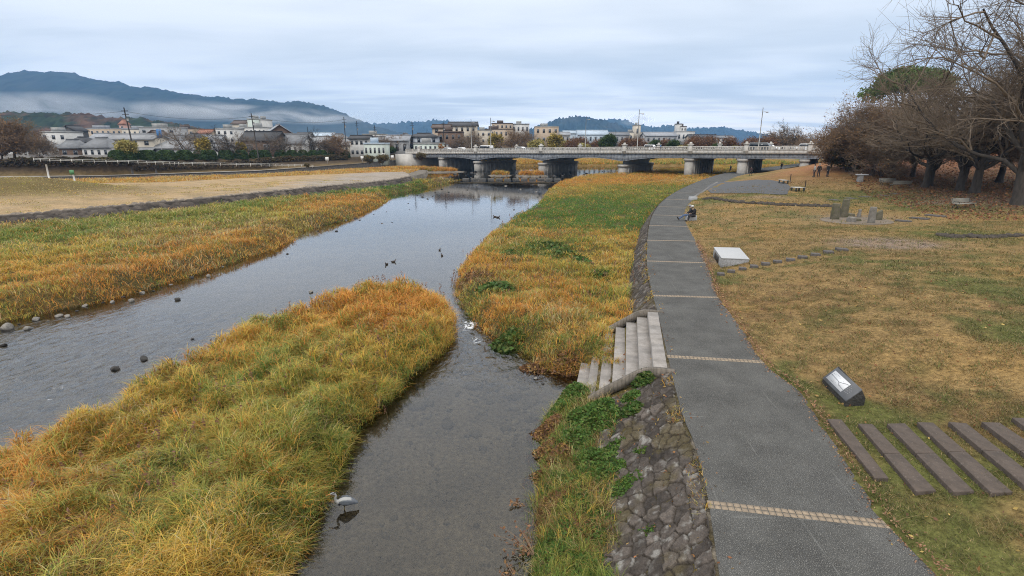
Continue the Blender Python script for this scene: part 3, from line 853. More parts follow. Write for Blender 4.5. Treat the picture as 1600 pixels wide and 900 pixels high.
# ================================================================ far bank
WT = np.vstack([[[-190, 78, -.3]], poly([(0, 277, -.3), (160, 275, -.3), (400, 267, -.1), (500, 260, .3), (560, 255.5, .6)]), [[-42, 178, 1.0], [-30, 200, 1.2]]])
ST = np.vstack([[[-215, 108, 3.2]], poly([(0, 249, 3.2), (165, 249.5, 3.1), (400, 247.5, 2.6), (500, 246.5, 2.2), (560, 245.5, 2.0)]), [[-50, 184, 2.4], [-38, 206, 3.0]]])
def resamp(pl, n=120):
    i = np.linspace(0, len(pl) - 1, n)
    return np.stack([np.interp(i, np.arange(len(pl)), pl[:, k]) for k in range(3)], 1)
WTr, STr = resamp(WT), resamp(ST)
dv = WTr[:, :2] - STr[:, :2]; dv /= np.linalg.norm(dv, axis=1)[:, None]
def off(l, d, z=None, zz=0):
    o = l.copy(); o[:, :2] += dv * d
    o[:, 2] = (o[:, 2] + zz) if z is None else z
    return o
def loft(name, rows, m, cols=None):
    A = np.stack(rows, 1)
    c = None
    if cols is not None:
        c = np.stack([np.broadcast_to(np.array(k), (A.shape[0], 3)) for k in cols], 1) * (0.75 + 0.5 * fbm(A[..., 0], A[..., 1], 3, 301)[..., None])
    return link(name, gridmesh(name, A[..., 0], A[..., 1], A[..., 2], c), m, smooth=True)
EARTH = colmat('far_bank_earth', .95, nscale=1.2, namp=.4, spec=.1)
GREYW = mat('far_wall_stone', (0.105, 0.095, 0.085), (0.055, 0.05, 0.045), scale=1.6, rough=.95, bump=.5, world=True, detail=8)
w0 = off(WTr, 0.9, -1.7); w1 = off(WTr, 0.0)
tag(loft('river_wall', [w0, w1], GREYW), 'long dark stone river wall under the walkway of the far bank', 'river wall')
mid = lambda k, zz=0: WTr * (1 - k) + STr * k + np.array([0, 0, zz])
tag(loft('far_walkway', [off(WTr, 0.25, None, .03), off(WTr, 0.0, None, .05), mid(.10, -.25), mid(.12, -.25)], mat('far_walkway_concrete', (0.30, 0.28, 0.25), (0.22, 0.205, 0.18), scale=.8, world=True)), kind='structure')
back = [STr + np.array([-600, 700, 0.0]) * k for k in (0.0, .02, .2, 1.0)]
tag(loft('far_bank', [mid(.10, -.3), mid(.2, -.35), mid(.45, -.25), mid(.7, -.1), mid(.96, 0), STr + np.array([0, 0, 0.0])] + [b + np.array([0, 0, -.02]) for b in back[1:]], EARTH,
         [(.13, .095, .045), (.12, .085, .04), (.065, .046, .028), (.05, .036, .022), (.085, .062, .035), (.14, .12, .10), (.13, .12, .11), (.12, .11, .10), (.09, .085, .075)]), kind='structure')
lb = MB().hexa([(-30, 190, -2), (180, 45 + 90, -2), (900, 900, -2), (-500, 1000, -2)], [(-30, 200, 1.5), (190, 150, 1.5), (900, 900, 1.5), (-500, 1000, 1.5)])
def town_z(x, y): return 2.6

# ================================================================ road bridge
CONC = mat('bridge_concrete', (0.52, 0.50, 0.465), (0.41, 0.39, 0.36), scale=.6, rough=.9, world=True, detail=8, bump=.15, bscale=8)
STEEL = mat('bridge_girder_paint', (0.30, 0.32, 0.35), (0.24, 0.255, 0.28), scale=.5, rough=.6, world=True, detail=7)
PIERM = mat('pier_concrete', (.38, .36, .33), (.26, .245, .225), scale=.9, rough=.9, world=True, detail=8, bump=.15, bscale=8)
DECKM = mat('bridge_asphalt', (0.06, 0.06, 0.06), (0.045, 0.045, 0.045), scale=2, world=True)
br_rz = math.atan2(br_d[1], br_d[0])
bridge = empty('road_bridge', (BR_L[0], BR_L[1], 0), br_rz, 'long grey road bridge of concrete parapets and haunched girders crossing the river', 'bridge')
BW = 21.0
def bx(px, yoff=0.0):
    """local x on the bridge under a photo column, on the line yoff behind the near parapet"""
    k = (px - 800) / F_PX / (ray(px, 240)[1])
    o = BR_L + br_n * yoff
    # o.x + d.x s = k (o.y + d.y s)
    return (k * o[1] - o[0]) / (br_d[0] - k * br_d[1])
def bw(x, y): # local to world xy
    p = BR_L + br_d * x + br_n * y
    return p
zt = lambda x: 4.78 + 1.22 * np.clip(x / br_len, -.2, 1.1) + 0.12 * math.sin(math.pi * min(max(x / br_len, 0), 1))
X0, X1 = -6.0, br_len + 16
piers = {'A': bx(687), 'B': bx(743), 'C': bx(845), 'D': bx(972), 'E': bx(1076), 'F': bx(1160), 'G': bx(1258)}
def gdepth(x):
    """girder depth below the slab"""
    d = 0.95
    for k, v in (('B', 1.75), ('C', 1.75), ('D', 1.75)):
        q = abs(x - piers[k]) / 8.5
        if q < 1: d = max(d, 0.95 + (v - 0.95 + .1) * (1 - q) ** 1.6)
    return d
sx = np.linspace(X0, X1, 150)
mb = MB()
for a, b in zip(sx[:-1], sx[1:]):
    mb.hexa([(a, 0.2, zt(a) - 1.6), (b, 0.2, zt(b) - 1.6), (b, BW - .2, zt(b) - 1.6), (a, BW - .2, zt(a) - 1.6)], [(a, 0.2, zt(a) - 1.15), (b, 0.2, zt(b) - 1.15), (b, BW - .2, zt(b) - 1.15), (a, BW - .2, zt(a) - 1.15)])
mb.build('deck', DECKM, bridge)
def parapet(y0, y1):
    mb = MB()
    for a, b in zip(sx[:-1], sx[1:]):
        for lo, hi, g in ((-1.62, -.92, 0.06), (-.92, -.74, 0.0), (-.14, 0.0, 0.0)):
            mb.hexa([(a, y0 + g, zt(a) + lo), (b, y0 + g, zt(b) + lo), (b, y1 - g, zt(b) + lo), (a, y1 - g, zt(a) + lo)], [(a, y0 + g, zt(a) + hi), (b, y0 + g, zt(b) + hi), (b, y1 - g, zt(b) + hi), (a, y1 - g, zt(a) + hi)])
    x = X0 + .4; i = 0
    while x < X1 - .4:
        wd = .13 if i % 5 else .34
        z = zt(x)
        mb.box(x - wd, x + wd, y0 + .08, y1 - .08, z - .742, z - .138)
        x += .56; i += 1
    return mb.build('parapet', CONC, bridge)
parapet(0.0, .42); parapet(BW - .42, BW)
def girder(y, w):
    mb = MB()
    for a, b in zip(sx[:-1], sx[1:]):
        da, db = gdepth(a), gdepth(b); za, zb = zt(a) - 1.603, zt(b) - 1.603
        mb.hexa([(a, y, za - da), (b, y, zb - db), (b, y + w, zb - db), (a, y + w, za - da)], [(a, y, za), (b, y, zb), (b, y + w, zb), (a, y + w, za)])
        mb.hexa([(a, y - .14, za - da - .06), (b, y - .14, zb - db - .06), (b, y + w + .14, zb - db - .06), (a, y + w + .14, za - da - .06)], [(a, y - .14, za - da + .02), (b, y - .14, zb - db + .02), (b, y + w + .14, zb - db + .02), (a, y + w + .14, za - da + .02)])
    x = X0 + 1
    while x < X1 - 1:
        d = gdepth(x); z = zt(x) - 1.6
        mb.box(x - .05, x + .05, y - .13, y, z - d, z - .03)
        x += 1.55
    return mb.build('girder', STEEL, bridge)
for gy_ in (0.5, 7.0, 13.5, BW - .8): girder(gy_, .12)
def pilaster(x, y):
    z = zt(x)
    mb = MB().box(x - .42, x + .42, y - .30, y + .55, z - 1.64, z + .42)
    mb.box(x - .50, x + .50, y - .38, y + .63, z - .98, z - .78)
    o = mb.build('pilaster', CONC, bridge)
    c = MB().hexa([(x - .62, y - .5, z + .42), (x + .62, y - .5, z + .42), (x + .62, y + .75, z + .42), (x - .62, y + .75, z + .42)], [(x - .55, y - .43, z + .58), (x + .55, y - .43, z + .58), (x + .55, y + .68, z + .58), (x - .55, y + .68, z + .58)])
    c.hexa([(x - .30, y - .18, z + .58), (x + .30, y - .18, z + .58), (x + .30, y + .43, z + .58), (x - .30, y + .43, z + .58)], [(x - .2, y - .08, z + 1.02), (x + .2, y - .08, z + 1.02), (x + .2, y + .33, z + 1.02), (x - .2, y + .33, z + 1.02)])
    c.build('cap', CONC, o)
for k in (655, 743, 845, 975, 1078, 1165, 1265): pilaster(bx(k), 0.0)
for k in (700, 808, 907, 1029, 1124, 1203): pilaster(bx(k, BW), BW - .42)
def capsule(x, y0, y1, r, z0, z1, ribs=0, n=8):
    o = []
    for k in range(n + 1):
        a = math.pi + math.pi * k / n
        o.append((x + r * math.cos(a), y0 + r * math.sin(a)))
    for k in range(n + 1):
        a = math.pi * k / n
        o.append((x + r * math.cos(a), y1 + r * math.sin(a)))
    return o
for k, x in piers.items():
    low_ = k in 'BCD'
    top = 1.3 if low_ else zt(x) - 2.72
    r = 1.25 if low_ else 1.15
    if k == 'G': r = 1.0
    mb = MB()
    o = capsule(x, .9, BW - 1.2, r * .86, 0, 0)
    mb.prism([(p[0], p[1], -2.4) for p in o], (0, 0, top - .55 + 2.4))
    o2 = capsule(x, .9, BW - 1.2, r * 1.05, 0, 0)
    mb.prism([(p[0], p[1], top - .552) for p in o2], (0, 0, .552))
    for yy_ in np.arange(2.2, BW - 2, 2.0):
        for s in (-1, 1):
            mb.box(x + s * r * .86 - .16, x + s * r * .86 + .16, yy_ - .32, yy_ + .32, -2.4, top - .56)
    p_ = mb.build('pier', PIERM, bridge)
    if low_:
        # cross frame of the bearing line, pierced by round holes
        zb0, zb1 = 1.302, zt(x) - 1.65
        mb = MB(); ny = 9; span = (BW - 2.2) / ny; cz = (zb0 + zb1) / 2 - .15; rr_ = .46
        for i in range(ny):
            c = 1.0 + span * (i + .5); n = 12
            sq = []
            for j in range(n):
                a = 2 * math.pi * j / n
                ca, sa = math.cos(a), math.sin(a); m_ = max(abs(ca) / (span / 2), abs(sa) / ((zb1 - zb0) / 2))
                sq.append((c + ca / m_, (zb0 + zb1) / 2 + sa / m_))
            ci = [(c + rr_ * math.cos(2 * math.pi * j / n), cz + rr_ * math.sin(2 * math.pi * j / n)) for j in range(n)]
            for xs in (x - .1, x + .1):
                b = len(mb.v)
                mb.add([(xs, p[0], p[1]) for p in sq + ci], [(j, (j + 1) % n, n + (j + 1) % n, n + j) for j in range(n)])
            mb.add([(x - .1, *p) for p in ci] + [(x + .1, *p) for p in ci], [(j, (j + 1) % n, n + (j + 1) % n, n + j) for j in range(n)])
        mb.build('bearing_frame', STEEL, bridge)
# abutments
mb = MB().box(X0 - 4, X0 + 3, -.6, BW + .6, -2.2, zt(X0) - 1.62)
mb.build('abutment', CONC, bridge)
mb = MB().box(br_len + 2.5, X1 + 4, -.6, BW + .6, -1, zt(br_len) - 1.7)
mb.build('abutment', CONC, bridge)

def car(name, label, wx, wy, z, rz, c, kind='car', cat='car'):
    M_ = mat('car_paint', c, tuple(v * .95 for v in c), rough=.3, spec=.6)
    GL = mat('car_glass', (.02, .025, .03), (.015, .02, .025), rough=.08, spec=.8)
    TY = mat('car_tyre', (.015, .015, .015), rough=.9)
    e = empty(name, (wx, wy, z), rz, label, cat, 'vehicles crossing the road bridge')
    Lc, Wc = (4.3, 1.7) if kind == 'car' else ((4.7, 1.75) if kind == 'van' else (3.4, 1.48))
    if kind == 'car':
        pr = [(-2.15, .35), (2.15, .35), (2.15, .72), (1.95, .86), (1.0, .96), (.35, 1.42), (-1.1, 1.45), (-1.85, .98), (-2.15, .9)]; gl = [(.86, .98), (.30, 1.37), (-1.05, 1.39), (-1.68, 1.0)]
    elif kind == 'van':
        pr = [(-2.3, .38), (2.3, .38), (2.33, .85), (2.05, 1.1), (1.45, 1.85), (1.2, 1.95), (-2.2, 1.95), (-2.3, 1.1)]; gl = [(1.88, 1.14), (1.36, 1.82), (-2.1, 1.82), (-2.15, 1.14)]
    else:
        pr = [(-1.68, .34), (1.68, .34), (1.7, .8), (1.45, .98), (1.0, 1.05), (.6, 1.62), (-1.5, 1.66), (-1.68, 1.0)]; gl = [(.92, 1.08), (.54, 1.54), (-1.42, 1.56), (-1.55, 1.08)]
    mb = MB().prism([(p[0], -Wc / 2, p[1]) for p in pr], (0, Wc, 0))
    bevel(mb.build('body', M_, e), .06, 2)
    for s in (-1, 1):
        mb = MB().prism([(p[0], s * (Wc / 2 + .004) - .004, p[1]) for p in gl], (0, .008, 0))
        mb.build('side_window', GL, e)
    mb = MB(); a, b = gl[0], gl[1]
    o_ = .035
    mb.hexa([(a[0] + .02, -Wc / 2 + .1, a[1]), (a[0] + .02, Wc / 2 - .1, a[1]), (a[0] + .10, Wc / 2 - .1, a[1] - .02), (a[0] + .10, -Wc / 2 + .1, a[1] - .02)][::-1], [(b[0] + .02, -Wc / 2 + .14, b[1]), (b[0] + .02, Wc / 2 - .14, b[1]), (b[0] + .09, Wc / 2 - .14, b[1] - .02), (b[0] + .09, -Wc / 2 + .14, b[1] - .02)][::-1])
    mb.build('windscreen', GL, e)
    for x in (-Lc * .31, Lc * .31):
        for s in (-1, 1):
            mb = MB(); mb.tube([(x, s * (Wc / 2 - .18), .31), (x, s * (Wc / 2 + .01), .31)], .31, 12)
            wh = mb.build('wheel', TY, e)
            MB().tube([(x, s * (Wc / 2), .31), (x, s * (Wc / 2 + .02), .31)], .19, 10).build('rim', mat('car_rim', (.5, .5, .5), rough=.35, metal=.8), wh)
    for s in (-1, 1):
        MB().box(Lc / 2 - .05, Lc / 2 + .03, s * .62 - .16, s * .62 + .16, .66, .80).build('headlight', mat('lamp_glass', (.7, .7, .68), rough=.1), e)
    return e
def on_deck(px, yoff):
    x = bx(px, yoff); p = bw(x, yoff)
    return p[0], p[1], zt(x) - 1.15
cars = [(701, 3.5, 'car', (.62, .64, .66), 0, 'silver car at the left end of the road bridge'),
        (723, 6.0, 'car', (.78, .78, .78), 0, 'white car behind the silver car near the left end of the bridge'),
        (759, 3.5, 'van', (.80, .80, .80), 1, 'white van on the bridge between two parapet posts'),
        (812, 6.5, 'car', (.7, .72, .73), 1, 'pale car low behind the parapet left of the yellow willows'),
        (1017, 4.0, 'kei', (.80, .80, .80), 0, 'small white car passing the tall lamp post at the middle of the bridge'),
        (1187, 4.0, 'van', (.10, .105, .11), 0, 'dark minivan with pale roof near the right end of the bridge'),
        (1203, 8.0, 'car', (.80, .80, .80), 0, 'white car just behind the dark minivan'),
        (1254, 4.0, 'kei', (.80, .81, .82), 1, 'small white boxy car at the right end of the bridge')]
for px, yo, kd, c, fl, lab in cars:
    x_, y_, z_ = on_deck(px, yo)
    car('car' if kd != 'van' else 'van', lab, x_, y_, z_, br_rz + (math.pi if fl else 0), c, kd, 'car' if kd != 'van' else 'van')

POLE = mat('pole_metal', (.34, .335, .32), (.27, .265, .25), rough=.5, metal=.2)
DARKPOLE = mat('pole_dark', (.055, .05, .047), (.04, .037, .035), rough=.8)
def street_lamp(base, top, label, r=.11, arm=0.9, lean=0):
    e = empty('street_lamp', base, 0, label, 'street lamp', 'tall lamp posts')
    Hh = top - base[2]
    MB().tube([(0, 0, 0), (lean * .5, 0, Hh * .5), (lean, 0, Hh)], [r, r * .85, r * .6], 8).build('post', POLE, e)
    mb = MB().tube([(lean * .92, 0, Hh * .90), (lean * .92 + arm * .5, -.1, Hh * .905), (lean * .92 + arm, -.15, Hh * .90)], [.05, .045, .04], 6)
    a = mb.build('arm', POLE, e)
    MB().ell((lean * .92 + arm, -.15, Hh * .895), (.38, .18, .12), 10, 6).build('lamp_head', POLE, a)
    return e
for px, py, yo, lab in ((737, 186, BW - 1, 'tall lamp post at the left end of the bridge above the white cars'), (767, 184, 1.0, 'tall lamp post on the bridge in front of the leftmost yellow willow'), (914, 181, BW - 1, 'thin tall lamp post on the bridge against the middle hill'), (995, 171, 1.0, 'tallest lamp post on the bridge beside the beige tower'), (1184, 168, 3.0, 'tall lamp post leaning a little above the dark minivan')):
    x_, y_, z_ = on_deck(px, yo)
    tp = AY(px, py, y_)[2]
    street_lamp((x_, y_, z_), tp, lab)

# ================================================================ houses of the town
WALLS = {'white': (.52, .51, .49), 'cream': (.50, .45, .37), 'grey': (.34, .34, .34), 'bluegrey': (.40, .43, .47), 'tan': (.42, .335, .25), 'brown': (.13, .085, .06), 'dark': (.09, .085, .08), 'pink': (.47, .30, .25), 'palegreen': (.5, .55, .5), 'paleblue': (.45, .52, .58), 'beige': (.55, .49, .40)}
ROOFS = {'tile': (.20, .205, .215), 'ltile': (.29, .295, .305), 'dtile': (.062, .062, .066), 'brown': (.11, .08, .065), 'flat': (.32, .32, .31), 'blue': (.42, .50, .58), 'rust': (.30, .14, .09), 'lead': (.30, .31, .33)}
_wm, _rm = {}, {}
def wallm(k):
    if k not in _wm: _wm[k] = mat('wall_' + k, WALLS[k], tuple(v * .8 for v in WALLS[k]), scale=.5, rough=.9, world=True, detail=7)
    return _wm[k]
def roofm(k):
    if k not in _rm:
        m = mat('roof_' + k, ROOFS[k], tuple(v * .72 for v in ROOFS[k]), scale=.8, rough=.75, world=True, detail=6)
        if 'tile' in k:
            t = m.node_tree; b = t.nodes['Principled BSDF']
            g = t.nodes.new('ShaderNodeTexCoord'); wv = t.nodes.new('ShaderNodeTexWave'); wv.inputs['Scale'].default_value = 1.1
            t.links.new(g.outputs['Object'], wv.inputs['Vector'])
            bp = t.nodes.new('ShaderNodeBump'); bp.inputs['Strength'].default_value = .6; bp.inputs['Distance'].default_value = .12
            t.links.new(wv.outputs['Fac'], bp.inputs['Height']); t.links.new(bp.outputs[0], b.inputs['Normal'])
        _rm[k] = m
    return _rm[k]
WIN = mat('window_glass', (.035, .04, .048), (.02, .024, .03), rough=.15, spec=.6)
WFR = mat('window_frame_metal', (.30, .30, .30), rough=.6)
def slab(mb, q, th):
    """a sloping roof slab from its top quad"""
    q = [np.array(p, float) for p in q]
    n = np.cross(q[1] - q[0], q[2] - q[1]); n /= np.linalg.norm(n)
    if n[2] < 0: n = -n
    mb.hexa([p - n * th for p in q], q)
def house(label, x0, x1, yb, ye, yr, Y, wall='white', roof='tile', style='hip', dep=8.0, rows=1, cols=3, cat='house', name='house', rz=0, oh=.6, wsize=(.34, .40), group='houses of the town across the river', skirt=None):
    A = AY(x0, ye, Y); B = AY(x1, ye, Y)
    W = B[0] - A[0]
    ze = (A[2] + B[2]) / 2; zr = AY((x0 + x1) / 2, yr, Y)[2]; zb = min(AY((x0 + x1) / 2, yb, Y)[2], ze - 1.5)
    cx = (A[0] + B[0]) / 2
    e = empty(name, (cx, Y, zb), rz, label, cat, group)
    h, hr = ze - zb, max(zr - zb, ze - zb + .1)
    w2 = W / 2
    ww = w2 - (oh if style != 'flat' else 0)
    ww = max(ww, w2 * .8)
    mb = MB()
    low = -2.5
    if style == 'gable_y':
        mb.prism([(-ww, .0, low), (ww, .0, low), (ww, .0, h), (0, .0, hr - .15), (-ww, .0, h)], (0, dep, 0))
    elif style == 'gable_x':
        mb.prism([(-ww, 0, low), (-ww, dep, low), (-ww, dep, h), (-ww, dep / 2, hr - .2), (-ww, 0, h)], (2 * ww, 0, 0))
    elif style == 'flat':
        mb.box(-ww, ww, 0, dep, low, hr - .05)
    else:
        mb.box(-ww, ww, 0, dep, low, h)
    wl = mb.build('wall', wallm(wall), e)
    mb = MB(); o = oh; th = .22
    if style == 'flat':
        t_ = max(.5, (hr - h) * .35)
        mb.box(-ww - .15, ww + .15, -.15, dep + .15, hr - t_, hr)
        mb.box(-ww * .5, ww * .1, dep * .3, dep * .7, hr, hr + 1.6)
    elif style == 'gable_x':
        slab(mb, [(-w2, -o, h - .1), (w2, -o, h - .1), (w2, dep / 2, hr), (-w2, dep / 2, hr)], th)
        slab(mb, [(w2, dep + o, h - .1), (-w2, dep + o, h - .1), (-w2, dep / 2, hr), (w2, dep / 2, hr)], th)
        mb.box(-w2 - .05, w2 + .05, dep / 2 - .18, dep / 2 + .18, hr - .05, hr + .22)
    elif style == 'gable_y':
        slab(mb, [(-w2, dep + o, h - .1), (-w2, -o, h - .1), (0, -o, hr), (0, dep + o, hr)], th)
        slab(mb, [(w2, -o, h - .1), (w2, dep + o, h - .1), (0, dep + o, hr), (0, -o, hr)], th)
        mb.box(-.18, .18, -o - .05, dep + o, hr - .05, hr + .22)
    elif style == 'hip':
        k = min(dep / 2, w2 * .6)
        slab(mb, [(-w2, -o, h - .1), (w2, -o, h - .1), (w2 - k, dep / 2, hr), (-w2 + k, dep / 2, hr)], th)
        slab(mb, [(w2, dep + o, h - .1), (-w2, dep + o, h - .1), (-w2 + k, dep / 2, hr), (w2 - k, dep / 2, hr)], th)
        mb.add([(w2, -o, h - .1), (w2, dep + o, h - .1), (w2 - k, dep / 2, hr)], [(0, 1, 2)])
        mb.add([(-w2, dep + o, h - .1), (-w2, -o, h - .1), (-w2 + k, dep / 2, hr)], [(0, 1, 2)])
        mb.box(-w2 + k - .1, w2 - k + .1, dep / 2 - .18, dep / 2 + .18, hr - .05, hr + .25)
    mb.build('roof', roofm(roof), e)
    if skirt:   # a lower lean-to roof along the front
        mb = MB(); hs = h * skirt
        slab(mb, [(-w2 - .3, -2.0, hs - .7), (w2 + .3, -2.0, hs - .7), (w2 + .2, .05, hs + .25), (-w2 - .2, .05, hs + .25)], .18)
        mb.build('lean_to_roof', roofm(roof), e)
    # windows
    fl = h / max(rows, 1)
    if style == 'flat': fl = (hr - .6) / max(rows, 1)
    for r_ in range(rows):
        for c_ in range(cols):
            cw = 2 * ww / cols
            wx = -ww + cw * (c_ + .5); wz = fl * (r_ + .55)
            a, b = cw * wsize[0] / 2, fl * wsize[1] / 2
            f = MB().box(wx - a - .08, wx + a + .08, -.05, .02, wz - b - .08, wz + b + .08).build('window', WFR, e)
            MB().box(wx - a, wx + a, -.07, .0, wz - b, wz + b).build('pane', WIN, f)
    return e
H_ = house
H_('low grey tiled house behind the brown bare tree at the far left', -30, 82, 247, 233, 221, 172, 'white', 'tile', 'hip', 9, 1, 5, skirt=None)
H_('small traditional gatehouse with a dark ribbed tile roof by the far street', 88, 128, 247, 231, 218, 168, 'brown', 'tile', 'hip', 4, 1, 2)
H_('traditional house with a curved grey roof and white plaster below, left of the pale house', 124, 172, 247, 230, 215, 165, 'white', 'tile', 'hip', 7, 1, 4)
H_('pale two storey house with a shallow grey roof beside the leaning utility pole', 160, 240, 246, 217, 209, 176, 'cream', 'ltile', 'gable_x', 9, 2, 4, skirt=.52)
H_('low house with a wide grey tiled roof behind the clipped hedges', 232, 292, 246, 231, 219, 176, 'grey', 'ltile', 'hip', 10, 1, 4)
H_('low grey roofed house behind the bare cherry trees', 284, 352, 246, 233, 224, 174, 'white', 'tile', 'gable_x', 8, 1, 5)
H_('white flat roofed house among the tiled roofs at the far left', 62, 103, 238, 209, 205, 225, 'white', 'flat', 'flat', 9, 2, 3)
H_('small dark roofed house high behind the white flat roofed house', 92, 119, 225, 204, 196, 260, 'dark', 'dtile', 'gable_y', 8, 1, 2)
H_('long tan apartment row below the wooded hill', 122, 190, 225, 203, 200, 330, 'tan', 'lead', 'flat', 10, 2, 8, 'apartment block', 'apartment_block')
H_('pinkish tower with a small reddish roof below the wooded hill', 184, 196, 222, 194, 187, 360, 'pink', 'rust', 'hip', 5, 2, 1, 'tower', 'tower')
H_('tan apartment row to the right of the pinkish tower', 190, 230, 225, 203, 201, 310, 'cream', 'lead', 'flat', 10, 2, 5, 'apartment block', 'apartment_block')
H_('grey apartment block with a pale flat roof behind the blue sign', 217, 274, 232, 200, 198, 260, 'grey', 'flat', 'flat', 10, 3, 4, 'apartment block', 'apartment_block')
H_('tan block with a brownish flat roof right of the grey apartment block', 268, 304, 230, 203, 200, 280, 'tan', 'brown', 'flat', 8, 2, 3, 'apartment block', 'apartment_block')
H_('low house with a pale grey roof behind the yellow willow of the street', 300, 345, 236, 218, 211, 240, 'bluegrey', 'lead', 'gable_x', 9, 1, 4)
H_('white block of stepped flats left of the greyish twin tower', 337, 366, 236, 205, 200, 245, 'white', 'flat', 'flat', 9, 3, 3, 'apartment block', 'apartment_block')
H_('cream block with a flat roof in front of the twin tower', 364, 388, 228, 203, 199, 262, 'cream', 'flat', 'flat', 9, 2, 3, 'apartment block', 'apartment_block')
H_('small brown roofed upper storey above the white stepped flats', 360, 384, 215, 193, 188, 300, 'cream', 'brown', 'gable_x', 8, 1, 3)
H_('taller greenish grey slab of the twin tower', 386, 402, 225, 186, 185, 290, 'palegreen', 'flat', 'flat', 10, 0, 0, 'tower', 'tower')
H_('white slab of the twin tower on its right', 400, 412, 225, 186.5, 186, 292, 'white', 'flat', 'flat', 10, 0, 0, 'tower', 'tower')
H_('long white flat roofed building in front of the twin tower', 382, 415, 226, 200, 198, 240, 'white', 'flat', 'flat', 9, 2, 5, 'apartment block', 'apartment_block')
H_('big brown walled temple storehouse with a dark gable roof', 372, 432, 247, 219, 205, 172, 'brown', 'dtile', 'gable_x', 10, 1, 2, 'temple hall', 'temple_hall')
H_('temple main hall with a steep grey roof and brown gable end', 414, 462, 240, 211, 194, 200, 'brown', 'lead', 'gable_y', 14, 0, 0, 'temple hall', 'temple_hall', rz=R(28))
H_('long low temple wing with a grey roof and white wall', 428, 476, 247, 224, 209, 176, 'white', 'tile', 'gable_x', 8, 1, 5, 'temple hall', 'temple_hall')
H_('grey roofed row house to the right of the temple wing', 474, 514, 246, 222, 213, 182, 'white', 'ltile', 'gable_x', 8, 1, 4)
H_('low grey roofed house with pale wall left of the white house', 508, 548, 246, 226, 216, 190, 'cream', 'ltile', 'hip', 8, 1, 4)
H_('white house with dark roof and four small windows', 543, 578, 246, 216, 211.5, 186, 'white', 'dtile', 'gable_x', 7, 2, 4, wsize=(.45, .36))
H_('open shelter with a pale flat roof right of the white house', 568, 602, 246, 225, 223, 176, 'palegreen', 'blue', 'flat', 6, 1, 5, 'shelter', 'shelter')
H_('grey house with a sloping roof left of the bridge approach', 600, 640, 244, 219, 211, 200, 'grey', 'lead', 'gable_x', 8, 1, 3)
H_('pale blue two storey house with a dark roof near the left end of the bridge', 634, 686, 240, 213, 208, 205, 'bluegrey', 'dtile', 'hip', 8, 2, 4, skirt=.62)
H_('white low shop with a pale green band at the left bridge end', 646, 691, 236, 225.5, 223, 190, 'palegreen', 'flat', 'flat', 7, 1, 6, 'shop', 'shop')
H_('tall tan house with a slanted roof left of the white three storey building', 673, 704, 236, 199, 194, 225, 'tan', 'brown', 'gable_x', 9, 3, 2)
H_('white three storey building with a wide dark roof near the bridge end', 698, 746, 236, 196, 190, 245, 'cream', 'dtile', 'gable_x', 11, 3, 5)
H_('dark timber house with balconies in front of the white three storey building', 684, 722, 236, 208, 205, 212, 'brown', 'brown', 'flat', 8, 2, 4)
H_('wide brown apartment block behind the bare trees of the bridge', 750, 802, 230, 203, 201, 330, 'tan', 'brown', 'flat', 12, 2, 7, 'apartment block', 'apartment_block')
H_('brown apartment block with a stepped roof above the yellow willows', 768, 801, 212, 194, 192, 345, 'tan', 'brown', 'flat', 12, 2, 5, 'apartment block', 'apartment_block')
H_('white apartment block with rooftop boxes right of the brown apartments', 800, 827, 225, 198, 193, 350, 'white', 'flat', 'flat', 12, 2, 4, 'apartment block', 'apartment_block')
H_('tan stone building with a flat roof left of the pale blue sheds', 836, 873, 225, 200, 197, 320, 'tan', 'flat', 'flat', 12, 2, 4, 'office building', 'office_building')
H_('small pale blue roofed shed beyond the yellow willows', 880, 901, 225, 208, 204, 360, 'paleblue', 'blue', 'gable_x', 10, 0, 0, 'warehouse', 'warehouse')
H_('long pale blue roofed warehouse under the middle hill', 902, 952, 225, 210, 203, 370, 'paleblue', 'blue', 'gable_x', 14, 1, 6, 'warehouse', 'warehouse')
H_('dark roofed hall behind the round green tree', 945, 985, 225, 211, 206, 390, 'grey', 'tile', 'gable_x', 12, 1, 5, 'warehouse', 'warehouse')
H_('beige factory with a flat roof beside the tallest lamp post', 975, 1012, 225, 209, 206, 400, 'beige', 'flat', 'flat', 12, 1, 5, 'factory', 'factory')
H_('beige tower of the factory beside the tallest lamp post', 992, 1001.5, 215, 197, 195, 398, 'beige', 'flat', 'flat', 8, 1, 1, 'tower', 'tower')
H_('long grey roofed hall left of the stepped white tower', 1008, 1060, 225, 212, 206, 380, 'grey', 'lead', 'gable_x', 16, 1, 6, 'warehouse', 'warehouse')
H_('tall white tower with dark rooftop box on the skyline', 1058, 1066, 215, 194, 193, 402, 'white', 'dtile', 'flat', 6, 0, 0, 'tower', 'tower')
H_('white stepped block attached right of the tall white tower', 1064, 1073, 215, 198, 197, 401, 'white', 'brown', 'flat', 6, 2, 2, 'tower', 'tower')
H_('white flat building at the foot of the tall white tower', 1058, 1086, 222, 207, 205, 399, 'white', 'flat', 'flat', 10, 1, 4, 'factory', 'factory')
H_('dark roofed hall right of the tall white tower', 1078, 1124, 222, 215, 210, 360, 'tan', 'dtile', 'gable_x', 12, 1, 5, 'warehouse', 'warehouse')
H_('low pale house half hidden by bare trees beyond the right part of the bridge', 1118, 1150, 224, 215, 212, 340, 'white', 'tile', 'gable_x', 10, 1, 4)

